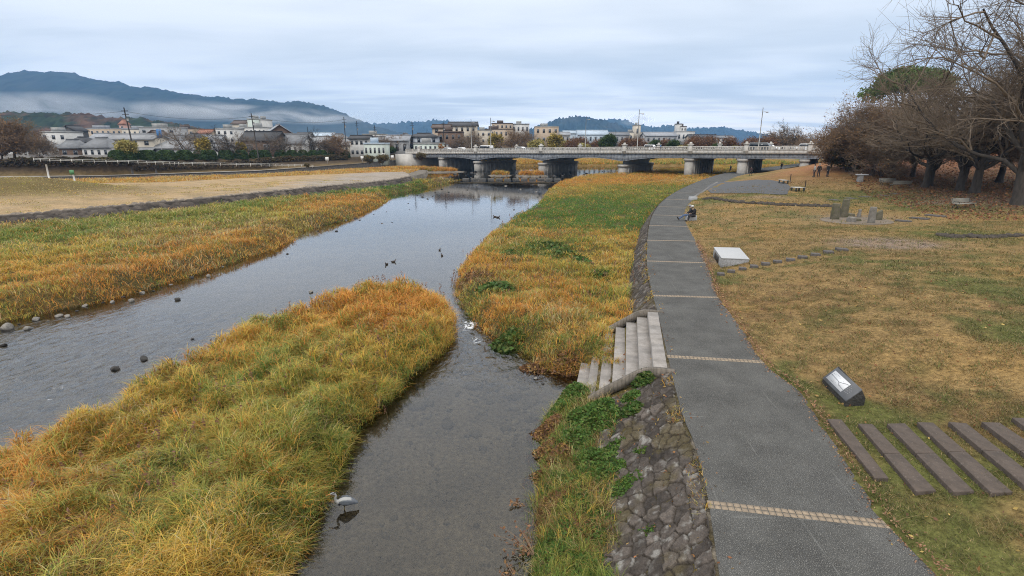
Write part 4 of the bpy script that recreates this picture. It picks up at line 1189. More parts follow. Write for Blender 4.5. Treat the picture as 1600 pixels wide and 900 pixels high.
for a in [
 ('small grey roofed house wedged left of the white flat roofed house', 20, 58, 240, 224, 215, 200, 'grey', 'tile', 'gable_y', 8, 1, 2),
 ('low pale house with a dark hip roof behind the gatehouse', 100, 138, 240, 222, 214, 196, 'cream', 'dtile', 'hip', 7, 1, 3),
 ('small white house with a pale roof behind the curved grey roof', 138, 166, 238, 216, 208, 215, 'white', 'lead', 'gable_x', 7, 1, 3),
 ('narrow tan house behind the pale two storey house', 226, 250, 236, 210, 204, 215, 'tan', 'brown', 'gable_y', 7, 2, 2),
 ('white plastered house below the grey apartment block', 250, 282, 238, 219, 211, 205, 'white', 'tile', 'gable_x', 7, 1, 3),
 ('dark roofed house below the tan block with brownish roof', 282, 312, 236, 216, 208, 225, 'cream', 'dtile', 'hip', 7, 1, 3),
 ('rust roofed small house between the tan block and the white flats', 306, 330, 230, 208, 202, 275, 'tan', 'rust', 'gable_x', 7, 1, 2),
 ('grey house with a low ridge behind the small yellow willow', 318, 348, 240, 226, 219, 196, 'grey', 'ltile', 'gable_y', 7, 1, 2),
 ('pale house peeping right of the temple main hall', 460, 484, 232, 214, 207, 235, 'cream', 'tile', 'gable_x', 7, 1, 3),
 ('white low house with a blue grey roof behind the row houses', 486, 520, 232, 213, 207, 240, 'white', 'blue', 'gable_x', 7, 1, 3),
 ('small tan house behind the dense reddish bare tree', 512, 540, 234, 216, 209, 225, 'tan', 'tile', 'hip', 7, 1, 2),
 ('distant white flats between the white house and the grey sloping roof', 566, 600, 230, 212, 209, 290, 'white', 'flat', 'flat', 9, 2, 4),
 ('grey tiled house low behind the open shelter', 580, 612, 236, 219, 213, 215, 'bluegrey', 'tile', 'gable_x', 7, 1, 3),
 ('brown timber house between the grey sloping roof and the pale blue house', 618, 644, 236, 215, 208, 222, 'brown', 'tile', 'gable_y', 7, 2, 2),
 ('cream flats behind the leftmost yellow willow', 742, 768, 226, 206, 203, 320, 'cream', 'flat', 'flat', 9, 2, 3),
 ('pale grey house behind the brown tree left of the pale blue sheds', 868, 892, 224, 211, 206, 330, 'grey', 'lead', 'gable_x', 8, 1, 3)]:
    H_(*a)
# ================================================================ trees, shrubs, hedges
def tubes(groups, name, m, parent=None, colr=None):
    """groups: list of (pts (B,n,3), rad (B,n), sides)"""
    Vs, Fs, Cs, base = [], [], [], 0
    for pts, rad, k in groups:
        B, n, _ = pts.shape
        t = np.gradient(pts, axis=1); t /= np.linalg.norm(t, axis=2, keepdims=True) + 1e-9
        ref = np.where(np.abs(t[:, :1, 2:3]) < .9, np.array([0, 0, 1.0]), np.array([1.0, 0, 0]))
        ref = np.broadcast_to(ref, t.shape)
        a = np.cross(t, ref); a /= np.linalg.norm(a, axis=2, keepdims=True) + 1e-9
        b = np.cross(t, a)
        an = 2 * np.pi * np.arange(k) / k
        V = pts[:, :, None] + rad[:, :, None, None] * (np.cos(an)[:, None] * a[:, :, None] + np.sin(an)[:, None] * b[:, :, None])
        i = base + np.arange(B * n * k).reshape(B, n, k)
        j = np.roll(i, -1, axis=2)
        F = np.stack([i[:, :-1], j[:, :-1], j[:, 1:], i[:, 1:]], -1).reshape(-1, 4)
        Vs.append(V.reshape(-1, 3)); Fs.append(F); base += B * n * k
        if colr is not None:
            Cs.append(np.repeat(colr(pts.reshape(-1, 3), B, n), k, axis=0))
    me = npmesh(name, np.concatenate(Vs), np.concatenate(Fs), 4, np.concatenate(Cs) if colr is not None else None)
    return me
def grow_tree(seed, H=8, spread=4.5, trunk_h=.25, limbs=5, kids=(6, 6, 6), up=.5, droop=0.0, r0=.22, tw=.010, gn=.55, ang=(.5, 1.0), lratio=.62, zmin=None):
    g = np.random.default_rng(seed)
    levels = [[] for _ in range(5)]
    def path(p, d, Ln, n, wig, trop):
        pts = [p]; d = d / np.linalg.norm(d)
        for i in range(n - 1):
            d = d + g.normal(0, wig * 1.25, 3) + np.array([0, 0, trop])
            d = d / np.linalg.norm(d)
            pts.append(pts[-1] + d * Ln / (n - 1))
        return np.array(pts)
    th = H * trunk_h
    tr = path(np.array([0, 0, -.15]), np.array([g.normal(0, .08), g.normal(0, .08), 1]), th + .15, 6, .05, .1)
    rt = np.linspace(r0 * 1.25, r0 * .8, 6); rt[0] *= 1.35
    levels[0].append((tr, rt))
    Lmax = H - th
    stack = []
    for i in range(limbs):
        az = 2 * math.pi * (i + g.random() * .7) / limbs
        el = up + g.random() * .35
        if i == 0: el = 1.3
        d = np.array([math.cos(az) * math.cos(el), math.sin(az) * math.cos(el), math.sin(el)])
        Ln = Lmax * (.75 + .3 * g.random()) * (1 if el > .9 else spread / max(Lmax, .1) * 1.15 + .1)
        k = g.integers(3, 6)
        stack.append((tr[k], d, min(Ln, H), r0 * (.55 + .15 * g.random()), 1))
    while stack:
        p, d, Ln, r, lev = stack.pop()
        n = 8 if lev == 1 else (6 if lev == 2 else 4)
        pts = path(p, d, Ln, n, (.22, .28, .24, .22)[lev - 1], (.07 - droop * .10 if lev < 3 else -droop * .30))
        rad = np.linspace(r, max(r * .28, tw * .7), n)
        levels[lev].append((pts, rad))
        if lev >= 4: continue
        nk = kids[lev - 1]
        nk = max(2, int(nk * (.7 + .6 * g.random())))
        for j in range(nk):
            f = .18 + .82 * (j + g.random()) / nk if lev < 3 else .1 + .9 * g.random()
            x = f * (n - 1); i0 = min(int(x), n - 2); q = pts[i0] + (pts[i0 + 1] - pts[i0]) * (x - i0)
            t = pts[i0 + 1] - pts[i0]; t /= np.linalg.norm(t)
            rv = g.normal(0, 1, 3); rv -= rv.dot(t) * t; rv /= np.linalg.norm(rv)
            a = ang[0] + (ang[1] - ang[0]) * g.random()
            dd = t * math.cos(a) + rv * math.sin(a)
            if lev < 3: dd[2] = dd[2] * .8 + .12 * (1 - droop)
            Lc = Ln * (lratio * (1 - .45 * f) + .12) * (.7 + .6 * g.random())
            stack.append((q, dd, Lc, max(r * gn * (1 - .4 * f), tw), lev + 1))
    zm = zmin if zmin is not None else th * .62
    for lv_ in (2, 3, 4):
        levels[lv_] = [q for q in levels[lv_] if q[0][:, 2].min() > zm * (.8 if lv_ == 2 else 1.0)]
    return levels
def pack(level_list, sides):
    out_ = []
    by = {}
    for pts, rad in level_list: by.setdefault(len(pts), []).append((pts, rad))
    for n, l in by.items():
        out_.append((np.array([a for a, _ in l]), np.array([b for _, b in l]), sides))
    return out_
def leaves_mesh(name, C, size, colors, g, flat=0.3, aspect=1.6, mapn=None):
    """diamond leaf sprays at points C"""
    n = len(C)
    u = g.normal(0, 1, (n, 3)); u[:, 2] *= .6; u /= np.linalg.norm(u, axis=1)[:, None]
    v = np.cross(u, g.normal(0, 1, (n, 3))); v /= np.linalg.norm(v, axis=1)[:, None] + 1e-9
    s = np.asarray(size) * (0.6 + .8 * g.random(n)); s = s[:, None]
    V = np.stack([C - u * s * .5 * aspect, C + v * s * .42, C + u * s * .5 * aspect, C - v * s * .42], 1).reshape(-1, 3)
    F = np.arange(4 * n).reshape(n, 4)
    return npmesh(name, V, F, 4, np.repeat(colors, 4, axis=0))
BARK = mat('bark', (.105, .082, .066), (.055, .044, .037), scale=6, rough=.95, bump=.5, stretch=(1, 1, .3), detail=7)
BARKD = mat('bark_dark', (.072, .060, .050), (.036, .031, .026), scale=6, rough=.95, bump=.5, stretch=(1, 1, .3), detail=7)
TWIG = mat('twig_bark', (.185, .142, .104), (.115, .088, .064), scale=1.5, rough=.95)
TWIGL = mat('twig_bark_pale', (.25, .195, .14), (.155, .12, .088), scale=1.5, rough=.95)
TWIGR = mat('twig_bark_red', (.215, .148, .098), (.145, .104, .072), scale=1.5, rough=.95)
LEAF = colmat('leaf', .65, transl=.25, spec=.2)
def pick(g, n, cols, w=None):
    cols = np.array(cols); i = g.choice(len(cols), n, p=w)
    return cols[i] * (.7 + .6 * g.random((n, 1)))
PROTO = {}
def bare_tree_mesh(key, seed, twigm=TWIG, barkm=BARK, leaf=None, **kw):
    lv = grow_tree(seed, **kw)
    t = tubes(pack(lv[0], 9) + pack(lv[1], 6), 'trunk', None); t.materials.append(barkm)
    t.polygons.foreach_set('use_smooth', np.ones(len(t.polygons), bool))
    c = tubes(pack(lv[2], 5) + pack(lv[3], 3) + pack(lv[4], 3), 'branches', None); c.materials.append(twigm)
    lm = None
    if leaf:
        g = np.random.default_rng(seed + 1)
        tips = np.concatenate([p for p, _ in lv[4]] + [p[1:] for p, _ in lv[3]])
        ii = g.integers(0, len(tips), leaf[0])
        C = tips[ii] + g.normal(0, leaf[3] if len(leaf) > 3 else .12, (leaf[0], 3))
        lm = leaves_mesh('leaves', C, leaf[1], pick(g, leaf[0], leaf[2]), g); lm.materials.append(LEAF)
    PROTO[key] = (t, c, lm)
def plant(key, loc, label, name='bare_tree', cat='tree', s=1.0, sz=None, rz=None, group=None):
    t, c, lm = PROTO[key]
    e = empty(name, loc, random.random() * 6.28 if rz is None else rz, label, cat, group)
    e.scale = (s, s, sz or s)
    link('trunk', t, None, e)
    link('branches', c, None, e)
    if lm: link('leaves', lm, None, e)
    return e
BROWNLEAF = [(.21, .12, .055), (.26, .155, .07), (.16, .10, .058), (.14, .095, .062)]
bare_tree_mesh('elm', 11, H=19, zmin=5.0, spread=8.0, trunk_h=.24, limbs=8, kids=(10, 9, 9), up=.85, r0=.40, tw=.008, ang=(.4, .95), lratio=.58, twigm=TWIG, barkm=BARKD)
bare_tree_mesh('cherry', 23, H=9, spread=7.5, trunk_h=.36, limbs=8, kids=(8, 7, 6), lratio=.52, up=.50, r0=.32, tw=.0065, droop=.04, zmin=2.1, ang=(.4, .95), twigm=TWIGL, barkm=BARKD, leaf=(900, .10, BROWNLEAF))
bare_tree_mesh('cherry2', 29, H=10, spread=6.2, trunk_h=.36, limbs=8, kids=(8, 7, 6), lratio=.52, up=.60, r0=.32, tw=.0065, droop=.0, zmin=2.4, ang=(.4, 1.0), twigm=TWIGL, barkm=BARKD, leaf=(700, .10, BROWNLEAF))
bare_tree_mesh('redwood', 37, H=11, zmin=2.2, spread=4.8, trunk_h=.26, limbs=8, kids=(9, 9, 9), up=.5, r0=.26, tw=.009, ang=(.35, .9), twigm=TWIGR, barkm=BARK, leaf=(7000, .14, BROWNLEAF, .25))
bare_tree_mesh('redwood2', 41, H=10, zmin=2.2, spread=4.4, trunk_h=.26, limbs=7, kids=(9, 9, 9), up=.6, r0=.24, tw=.009, ang=(.35, .9), twigm=TWIG, barkm=BARK, leaf=(2600, .14, BROWNLEAF, .25))
bare_tree_mesh('small', 53, H=6.5, spread=3.6, trunk_h=.25, limbs=6, kids=(6, 6, 4), up=.5, r0=.17, tw=.022, ang=(.4, 1.0), twigm=BARKD, barkm=BARKD)
bare_tree_mesh('small2', 59, H=6.0, spread=4.0, trunk_h=.25, limbs=6, kids=(6, 6, 5), up=.35, r0=.17, tw=.024, ang=(.4, 1.0), twigm=TWIG, barkm=BARKD)
bare_tree_mesh('scrub', 61, H=6, spread=4.5, trunk_h=.12, limbs=9, kids=(7, 7, 7), up=.5, r0=.14, tw=.024, ang=(.35, .95), twigm=TWIG, barkm=BARK, leaf=(1500, .2, BROWNLEAF, .3))
bare_tree_mesh('scrubred', 67, H=6, spread=4.5, trunk_h=.12, limbs=9, kids=(7, 7, 7), up=.5, r0=.14, tw=.024, ang=(.35, .95), twigm=TWIGR, barkm=BARK, leaf=(3500, .22, BROWNLEAF, .3))
bare_tree_mesh('weeping', 71, H=7, spread=4, trunk_h=.4, limbs=7, kids=(7, 7, 6), up=.4, r0=.18, tw=.018, droop=1.5, ang=(.3, .8), twigm=TWIGR, barkm=BARKD)

def leafy_mesh(key, seed, H, rx, n, size, cols, w=None, trunk=.25, lobes=9, shape='round', fuzz=.12, barkm=BARK):
    g = np.random.default_rng(seed)
    th = H * trunk
    lv = grow_tree(seed, H=H * .92, spread=rx * .8, trunk_h=trunk, limbs=6, kids=(5, 4, 1), up=.55, r0=H * .03, tw=.03)
    t = tubes(pack(lv[0], 8) + pack(lv[1], 5) + pack(lv[2], 4), 'trunk', None); t.materials.append(barkm)
    C = []
    hc = (H - th) / 2
    for i in range(lobes):
        if shape == 'umbrella':
            a = 2 * math.pi * i / lobes + g.random() * .6; rr = rx * (.25 + .6 * g.random())
            c = np.array([rr * math.cos(a), rr * math.sin(a), H * (.80 - .22 * (rr / rx) ** 2 + .08 * g.random())]); lr = np.array([rx * .36, rx * .36, H * .10])
        else:
            v = g.normal(0, 1, 3); v /= np.linalg.norm(v)
            c = np.array([v[0] * rx * .55, v[1] * rx * .55, th * .9 + hc + v[2] * hc * .62]); lr = np.array([rx * .52, rx * .52, hc * .46]) * (.75 + .5 * g.random())
        m = n // lobes
        d = g.normal(0, 1, (m, 3)); d /= np.linalg.norm(d, axis=1)[:, None]
        rad = (g.random(m) ** .35)[:, None] * (1 + g.normal(0, fuzz, (m, 1)))
        C.append(c + d * lr * rad)
    C = np.concatenate(C)
    if shape == 'willow':
        k = g.random(len(C)) ; C[:, 2] -= k ** 2 * H * .35 * (np.hypot(C[:, 0], C[:, 1]) / rx); C[:, 2] = np.maximum(C[:, 2], H * .06)
    nz = vnoise(C[:, 0] * 1.0 + C[:, 2], C[:, 1] + C[:, 2] * .7, rx * .22, seed % 50)[:, None]
    cl = pick(g, len(C), cols, w) * (.55 + .9 * nz)
    lm = leaves_mesh('crown', C, size, cl, g, aspect=2.2 if shape == 'willow' else 1.5); lm.materials.append(LEAF)
    PROTO[key] = (t, lm, None)
def plant_leafy(key, loc, label, name='leafy_tree', cat='tree', s=1.0, sz=None, rz=None, group=None):
    t, lm, _ = PROTO[key]
    e = empty(name, loc, random.random() * 6.28 if rz is None else rz, label, cat, group); e.scale = (s, s, sz or s)
    link('trunk', t, None, e); link('crown', lm, None, e)
    return e
GREENS = [(.035, .065, .018), (.05, .085, .022), (.028, .05, .016), (.06, .085, .025)]
YELL = [(.34, .25, .06), (.40, .30, .08), (.25, .20, .05), (.20, .17, .05)]
leafy_mesh('willow', 81, 7, 2.6, 5200, .28, YELL, shape='willow', trunk=.3)
leafy_mesh('willow2', 83, 6, 2.8, 4200, .28, [(.30, .25, .08), (.24, .22, .07), (.34, .28, .10)], shape='willow', trunk=.3)
leafy_mesh('green', 87, 7, 3.4, 5200, .34, GREENS, trunk=.15)
leafy_mesh('umbrella', 91, 13, 8.0, 16000, .34, [(.07, .115, .026), (.09, .135, .034), (.045, .08, .022), (.11, .15, .042)], trunk=.5, lobes=22, shape='umbrella', barkm=BARKD)
leafy_mesh('dark_bush', 95, 6, 2.6, 8000, .22, [(.05, .06, .025), (.035, .045, .02), (.09, .06, .03), (.07, .055, .03)], trunk=.08, lobes=14)
leafy_mesh('brown_tree', 99, 8, 4.2, 6500, .26, [(.17, .085, .045), (.14, .075, .045), (.10, .06, .04), (.21, .12, .06)], trunk=.28, lobes=12, fuzz=.3)
leafy_mesh('shrub', 103, 2.2, 1.5, 3200, .16, [(.11, .085, .03), (.085, .075, .03), (.13, .09, .04)], trunk=.05, lobes=8)
leafy_mesh('greenshrub', 107, 2.4, 1.8, 3200, .18, GREENS, trunk=.05, lobes=8)
leafy_mesh('orangetree', 109, 4.5, 1.3, 1800, .22, [(.34, .16, .05), (.28, .14, .05)], trunk=.2, lobes=6)

# ---- right hand park trees
def gtree(px, py): return G(px, py)
PARK_TREES = [
 ('elm', 1590, 320, 1.0, 'tallest bare tree with a thick dark trunk at the right edge of the park', 2.0),
 ('cherry', 1444, 293, 1.0, 'low spreading bare cherry tree behind the pair of benches', 0.6),
 ('cherry2', 1452, 290, .85, 'slimmer bare tree close behind the low spreading cherry tree', 2.6),
 ('cherry', 1500, 298, 1.1, 'bare tree with low branches between the cherry tree and the thick trunk', 3.4),
 ('cherry2', 1522, 302, 1.2, 'dark forked bare tree behind the green slatted bench', 1.1),
 ('elm', 1680, 300, .9, 'bare tall tree standing beyond the right edge of the photo', 5.0),
 ('elm', 1560, 285, .78, 'bare upright tree behind the thick trunked tree', 4.0)]
for key, px, py, s, lab, rz in PARK_TREES:
    p = gtree(px, py)
    plant(key, p, lab, s=s, rz=rz)
MID_TREES = [
 ('redwood', 1330, 268, 1.0, 'reddish brown bare tree above the leaf covered slope beside the bridge'),
 ('redwood2', 1362, 274, .95, 'grey brown bare tree right of the reddish tree near the drinking fountain'),
 ('redwood', 1395, 272, 1.0, 'russet twiggy tree behind the pair of benches'),
 ('redwood2', 1425, 276, 1.05, 'dense brown bare tree behind the low spreading cherry tree'),
 ('redwood', 1505, 284, 1.1, 'dense russet bare tree in front of the dark road'),
 ('scrubred', 1318, 262, .9, 'low reddish bush tree on the leaf covered slope'),
 ('scrub', 1375, 280, .7, 'low brown thicket behind the drinking fountain'),
 ('redwood2', 1590, 292, 1.0, 'brown bare tree at the right edge behind the tallest trunk')]
for key, px, py, s, lab in MID_TREES:
    p = gtree(px, py)
    plant(key, p, lab, s=s)
p = AY(1400, 262, 118); plant_leafy('umbrella', (p[0], p[1], hz(p[0], p[1])), 'broad evergreen tree with a flat green crown above the brown trees', 'evergreen_tree', s=1.02, sz=1.42)
p = gtree(1322, 268); plant_leafy('dark_bush', p, 'dark green and brown bushy tree hanging over the leaf covered slope', 'bushy_tree', s=1.0, sz=.95)
p = gtree(1298, 262); plant_leafy('dark_bush', p, 'tall dark shrub standing against the right end of the bridge', 'bushy_tree', s=.55, sz=.85)
p = AY(1276, 232, 150); plant('weeping', (p[0], p[1], 3.0), 'weeping bare tree beyond the right end of the bridge', s=1.15)
p = AY(1226, 232, 165); plant('scrub', (p[0], p[1], 3.0), 'round bare brown bush beyond the bridge right of the minivan', s=1.3, sz=1.0)
p = AY(1226, 232, 190); plant('small', (p[0], p[1], 3.0), 'thin bare tree rising above the round brown bush', s=1.4)
p = AY(1250, 232, 170); plant('scrub', (p[0], p[1], 3.0), 'low bare thicket left of the weeping tree', s=1.15, sz=.8)

# ---- beyond the bridge, left to right
BR_TREES = [('brown_tree', 608, 2.0, .8, 'brown bare tree left of the bridge approach'), ('redwood2', 740, 0, .85, 'bare brown tree right of the white three storey building'), ('willow', 776, 0, 1.15, 'leftmost bright yellow willow beyond the bridge'),
 ('redwood', 805, 0, .85, 'reddish bare tree between the yellow willows'), ('willow2', 838, 0, 1.1, 'pale yellow willow in front of the tan stone building'), ('redwood2', 822, 10, .9, 'bare tree left of the tan stone building'), ('willow', 868, 0, 1.1, 'broad yellow willow right of the tan stone building'), ('willow2', 880, 4, 1.0, 'dull yellow willow right beside the broad yellow one'),
 ('brown_tree', 897, 0, .75, 'brown tree before the pale blue sheds'), ('willow2', 912, 0, .85, 'small yellowish willow under the thin lamp post'), ('brown_tree', 930, 4, .7, 'brown tree left of the round green tree'), ('green', 953, 0, 1.0, 'round dark green tree beyond the middle of the bridge'),
 ('brown_tree', 978, 2, .75, 'brown tree right of the round green tree'), ('brown_tree', 1000, 4, .75, 'brown tree below the beige tower'), ('green', 1024, 2, .75, 'green tree beyond the small white car'), ('brown_tree', 1038, 4, .7, 'brown tree between two green trees beyond the bridge'), ('green', 1052, 2, .75, 'dark green tree below the tall white tower'), ('willow2', 1068, 0, .75, 'dull yellow tree below the tall white tower'),
 ('brown_tree', 1085, 2, .8, 'brown tree right of the dull yellow tree'), ('brown_tree', 1105, 4, .8, 'wide brown tree beyond the bridge before the dark roofed hall'), ('green', 1118, 0, .6, 'small dark green tree behind a parapet lantern post'), ('brown_tree', 1135, 2, .75, 'brown tree in front of the low pale house'), ('willow2', 1152, 0, .7, 'olive tree left of the dark minivan'), ('brown_tree', 1172, 4, .75, 'brown tree behind the dark minivan'), ('brown_tree', 1195, 2, .75, 'brown tree right of the leaning lamp post'), ('brown_tree', 905, 6, .8, 'brown tree behind the small yellowish willow'), ('redwood2', 720, 3, .7, 'bare tree in front of the dark timber house')]
for key, px, dy, s, lab in BR_TREES:
    q = bw(bx(px, BW + 6 + dy * 2), BW + 6 + dy * 2)
    f = plant if key.startswith('red') else plant_leafy
    f(key, (q[0], q[1], 2.4), lab, {'w': 'willow_tree', 'b': 'brown_tree', 'g': 'green_tree', 'r': 'bare_tree'}[key[0]], s=s)
p = AY(691, 236, 188); plant_leafy('orangetree', (p[0], p[1], 2.2), 'slim orange leaved tree at the left end of the bridge', 'young_tree', s=1.0)

# ---- street trees and hedges on the far bank
def st_pt(px, py, back=0.0):
    """point on the far street line at photo column px, shifted back from the edge"""
    i = np.argmin(np.abs(STr[:, 0] / STr[:, 1] - (px - 800) / F_PX / ray(px, 245)[1]))
    s = STr[i] - np.array([*dv[i], 0]) * back
    return s
STREET = [('redwood', 22, .82, 'large reddish brown tree at the far left before the low tiled house'), ('scrubred', -14, 1.2, 'brown bare bush at the left edge of the photo'), ('scrub', 62, .6, 'small bare bush right of the large reddish brown tree'), ('willow2', 176, .85, 'yellow leaved tree in front of the pale two storey house'), ('small2', 287, 1.15, 'bare spreading tree right of the blue sign'), ('willow', 317, .8, 'small yellow willow behind the hedge'), ('small', 340, 1.0, 'dark bare tree right of the small yellow willow'), ('small2', 362, 1.0, 'bare tree left of the brown storehouse'), ('willow', 381, .65, 'small yellow tree against the brown storehouse'),
 ('small2', 421, .95, 'bare tree before the dark gable roof of the storehouse'), ('small', 441, .95, 'bare tree in front of the temple wing left half'), ('small2', 457, .85, 'thin bare tree before the white wall of the temple wing'), ('small', 492, 1.1, 'bare tree in front of the row houses'), ('scrubred', 520, 1.0, 'dense reddish bare tree left of the white house'), ('small2', 507, .8, 'small bare tree beside the dense reddish one'), ('scrub', 604, .8, 'brown bare shrub tree before the grey sloping roof'), ('scrubred', 632, .9, 'reddish bare tree left of the pale blue house'), ('small', 650, .9, 'bare tree before the white low shop'), ('greenshrub', 583, 1.3, 'dark green bush right of the open shelter'), ('greenshrub', 603, 1.4, 'dark green bush left of the bridge approach')]
for key, px, s, lab in STREET:
    q = st_pt(px, 245, 3.0 if key not in ('greenshrub',) else -1)
    f = plant if (key[0] == 's' and key != 'shrub') or key[0] == 'r' else plant_leafy
    f(key, q, lab, {'b': 'brown_tree', 's': 'bare_tree', 'w': 'willow_tree', 'g': 'green_bush', 'r': 'bare_tree'}[key[0]], 'tree' if key[0] != 'g' else 'bush', s=s)
g_ = np.random.default_rng(5)
def clipped(n=4200):
    d = g_.normal(0, 1, (n, 3)); d[:, 2] = np.abs(d[:, 2]) * .9; 
    d /= (np.abs(d) ** 3).sum(1, keepdims=True) ** (1 / 3)
    C = d * np.array([1, .8, 1]) * (1 - .10 * g_.random((n, 1)) ** 2)
    nz = vnoise(C[:, 0] * 4 + C[:, 2] * 3, C[:, 1] * 4, 1, 33)[:, None]
    m = leaves_mesh('foliage', C, .10, pick(g_, n, [(.055, .095, .03), (.075, .115, .036), (.045, .075, .028)]) * (.7 + .6 * nz), g_); m.materials.append(LEAF)
    return m
CLIP = clipped()
hedge_px = [(165, 188), (189, 212), (215, 243), (243, 271), (271, 295), (297, 321), (321, 341), (343, 364), (365, 385), (386, 404), (405, 425), (427, 444), (446, 463), (463, 479), (480, 496), (496, 512), (513, 524), (528, 548)]
hed = ['widest', 'second widest']
names_ = ['first', 'second', 'third', 'fourth', 'fifth', 'sixth', 'seventh', 'eighth', 'ninth', 'tenth', 'eleventh', 'twelfth', 'thirteenth', 'fourteenth', 'fifteenth', 'sixteenth', 'seventeenth', 'last']
for i, (a, b) in enumerate(hedge_px):
    q = st_pt((a + b) / 2, 246, .3)
    wpx = (b - a) / 2 / F_PX * q[1] * .99
    hh = (17 - 4 * i / 17) / F_PX * q[1] * .85
    o = link('clipped_shrub', CLIP, None, None, (q[0], q[1], q[2] - .1))
    o.scale = (wpx, 1.5, hh); o.rotation_euler = (0, 0, math.atan2(-dv[60][0], dv[60][1]) * 0 + .25)
    tag(o, f'{names_[i]} from the left of the clipped dark green shrubs along the far street', 'shrub', 'clipped shrubs along the far street')
# scrubby brown hedges on the slope
def scrub_hedge(label, a, b, k, h, dens, cols, name='scrub_hedge', depth=1.2):
    ia = np.argmin(np.abs(STr[:, 0] / STr[:, 1] - (a - 800) / 800)); ib = np.argmin(np.abs(STr[:, 0] / STr[:, 1] - (b - 800) / 800))
    if ia > ib: ia, ib = ib, ia
    S = mid(k)[ia:ib + 1]
    L_ = np.hypot(*np.diff(S[:, :2], axis=0).T).sum()
    n = int(L_ * dens)
    t = g_.random(n) * (len(S) - 1); i0 = t.astype(int); f = (t - i0)[:, None]
    C = S[i0] * (1 - f) + S[np.minimum(i0 + 1, len(S) - 1)] * f
    top = h * (.65 + .55 * vnoise(t * L_ / len(S), 0 * t, 1.6, 43))
    v = g_.random(n) ** .7
    wv = np.sqrt(np.clip(1 - v ** 2, 0, 1)) * depth
    o = (g_.random(n) * 2 - 1) * wv
    C = C + np.stack([dv[60][0] * o, dv[60][1] * o, v * top], 1)
    m = leaves_mesh('foliage', C, .26, pick(g_, n, cols) * (.6 + .8 * vnoise(C[:, 0], C[:, 2] * 2, .8, 44)[:, None]), g_); m.materials.append(LEAF)
    return tag(link(name, m), label, 'hedge')
DB = [(.075, .052, .035), (.055, .042, .03), (.10, .07, .04), (.05, .05, .025)]
scrub_hedge('long brown scrubby hedge on the bank below the white fence, left part', -60, 245, .62, 1.7, 130, DB)
scrub_hedge('dark brown scrubby hedge on the bank below the white fence, middle part', 258, 448, .30, 1.5, 130, DB)
scrub_hedge('brown clipped hedge strip below the street between the white fence and the sign', 425, 560, .70, 1.3, 150, [(.11, .075, .04), (.09, .065, .035), (.075, .07, .03)])
scrub_hedge('olive hedge strip just under the white fence at the far left', 75, 240, .9, .8, 130, [(.12, .10, .035), (.10, .085, .03), (.08, .07, .03)])
for px, py, s, lab in ((577, 256, 1.15, 'round olive shrub on the bank left of the white sign post'), (598, 256, 1.25, 'larger round olive shrub right of its twin on the bank'), (658, 251, 1.1, 'round olive shrub beside the bridge abutment'), (480, 262, .5, 'small orange brown shrub beside the walkway')):
    p = P(px, py, .9 if px < 650 else 1.5); plant_leafy('shrub', p, lab, 'round_shrub', 'shrub', s=s)
# white fence running down the ramp
FEN = mat('fence_paint', (.66, .65, .62), (.55, .54, .5), scale=3, rough=.6)
fence = empty('railing', (0, 0, 0), 0, 'long low white railing running down the far bank to the walkway', 'railing')
fl = np.array([AY(px, py, Y) for px, py, Y in ((52, 246.5, 112), (120, 248.5, 113), (200, 250, 115), (260, 252, 117), (300, 253, 120), (400, 255, 127), (450, 256, 131), (490, 257.5, 137))])
fl = catmull(fl, 9)
mb = MB()
mb.tube([p + np.array([0, 0, -.1]) for p in fl], .03, 5); mb.build('rail', FEN, fence)
mb = MB()
mb.tube([p + np.array([0, 0, -.38]) for p in fl], .03, 5); mb.build('rail', FEN, fence)
for p in fl[::2]:
    MB().box(p[0] - .035, p[0] + .035, p[1] - .035, p[1] + .035, p[2] - .8, p[2] - .07).build('post', FEN, fence)
# utility poles and wires
def upole(px, pyb, pyt, Y, lean, label, arms=True):
    b = AY(px, pyb, Y); t = AY(px, pyt, Y)
    Hh = t[2] - b[2]
    e = empty('utility_pole', (b[0], b[1], b[2] - 1), 0, label, 'utility pole', 'utility poles of the town')
    MB().tube([(0, 0, 0), (lean * Hh, 0, Hh + 1)], [.17, .11], 8).build('post', DARKPOLE, e)
    if arms:
        for k in (.93, .86):
            MB().box(lean * Hh * k - .75, lean * Hh * k + .75, -.06, .06, Hh * k + 1, Hh * k + 1.12).build('crossarm', DARKPOLE, e)
        MB().tube([(lean * Hh * .78 + .25, 0, Hh * .74 + 1), (lean * Hh * .78 + .25, 0, Hh * .80 + 1)], .22, 8).build('transformer', mat('transformer_grey', (.3, .3, .3)), e)
    return np.array([b[0] + lean * Hh, b[1], t[2]])
tops = [upole(212, 246, 168, 128, -.06, 'tall dark utility pole leaning left before the pale two storey house'), upole(404, 246, 177, 146, -.05, 'tall dark utility pole in front of the brown storehouse'), upole(542, 245, 183, 182, 0, 'utility pole left of the white house with four windows')]
upole(561, 244, 189, 230, 0, 'thin utility pole behind the white house'); upole(588, 240, 196, 240, 0, 'short utility pole behind the open shelter'); upole(646, 240, 189, 205, 0, 'utility pole with crossarms above the pale blue house'); upole(694, 240, 190, 205, 0, 'utility pole before the white three storey building'); upole(484, 240, 198, 260, 0, 'small far utility pole above the row houses', False)
WIRE = mat('wire', (.03, .03, .03), (.025, .025, .025))
def wire(a, b, sag, label):
    pts = [a + (b - a) * k / 14 - np.array([0, 0, sag * 4 * (k / 14) * (1 - k / 14)]) for k in range(15)]
    tag(MB().tube(pts, .028, 4).build('power_line', WIRE), label, 'power line', 'power lines')
e0 = AY(-60, 177, 118)
wire(e0, tops[0] - np.array([0, 0, .8]), .8, 'power line from the left edge to the leaning dark pole')
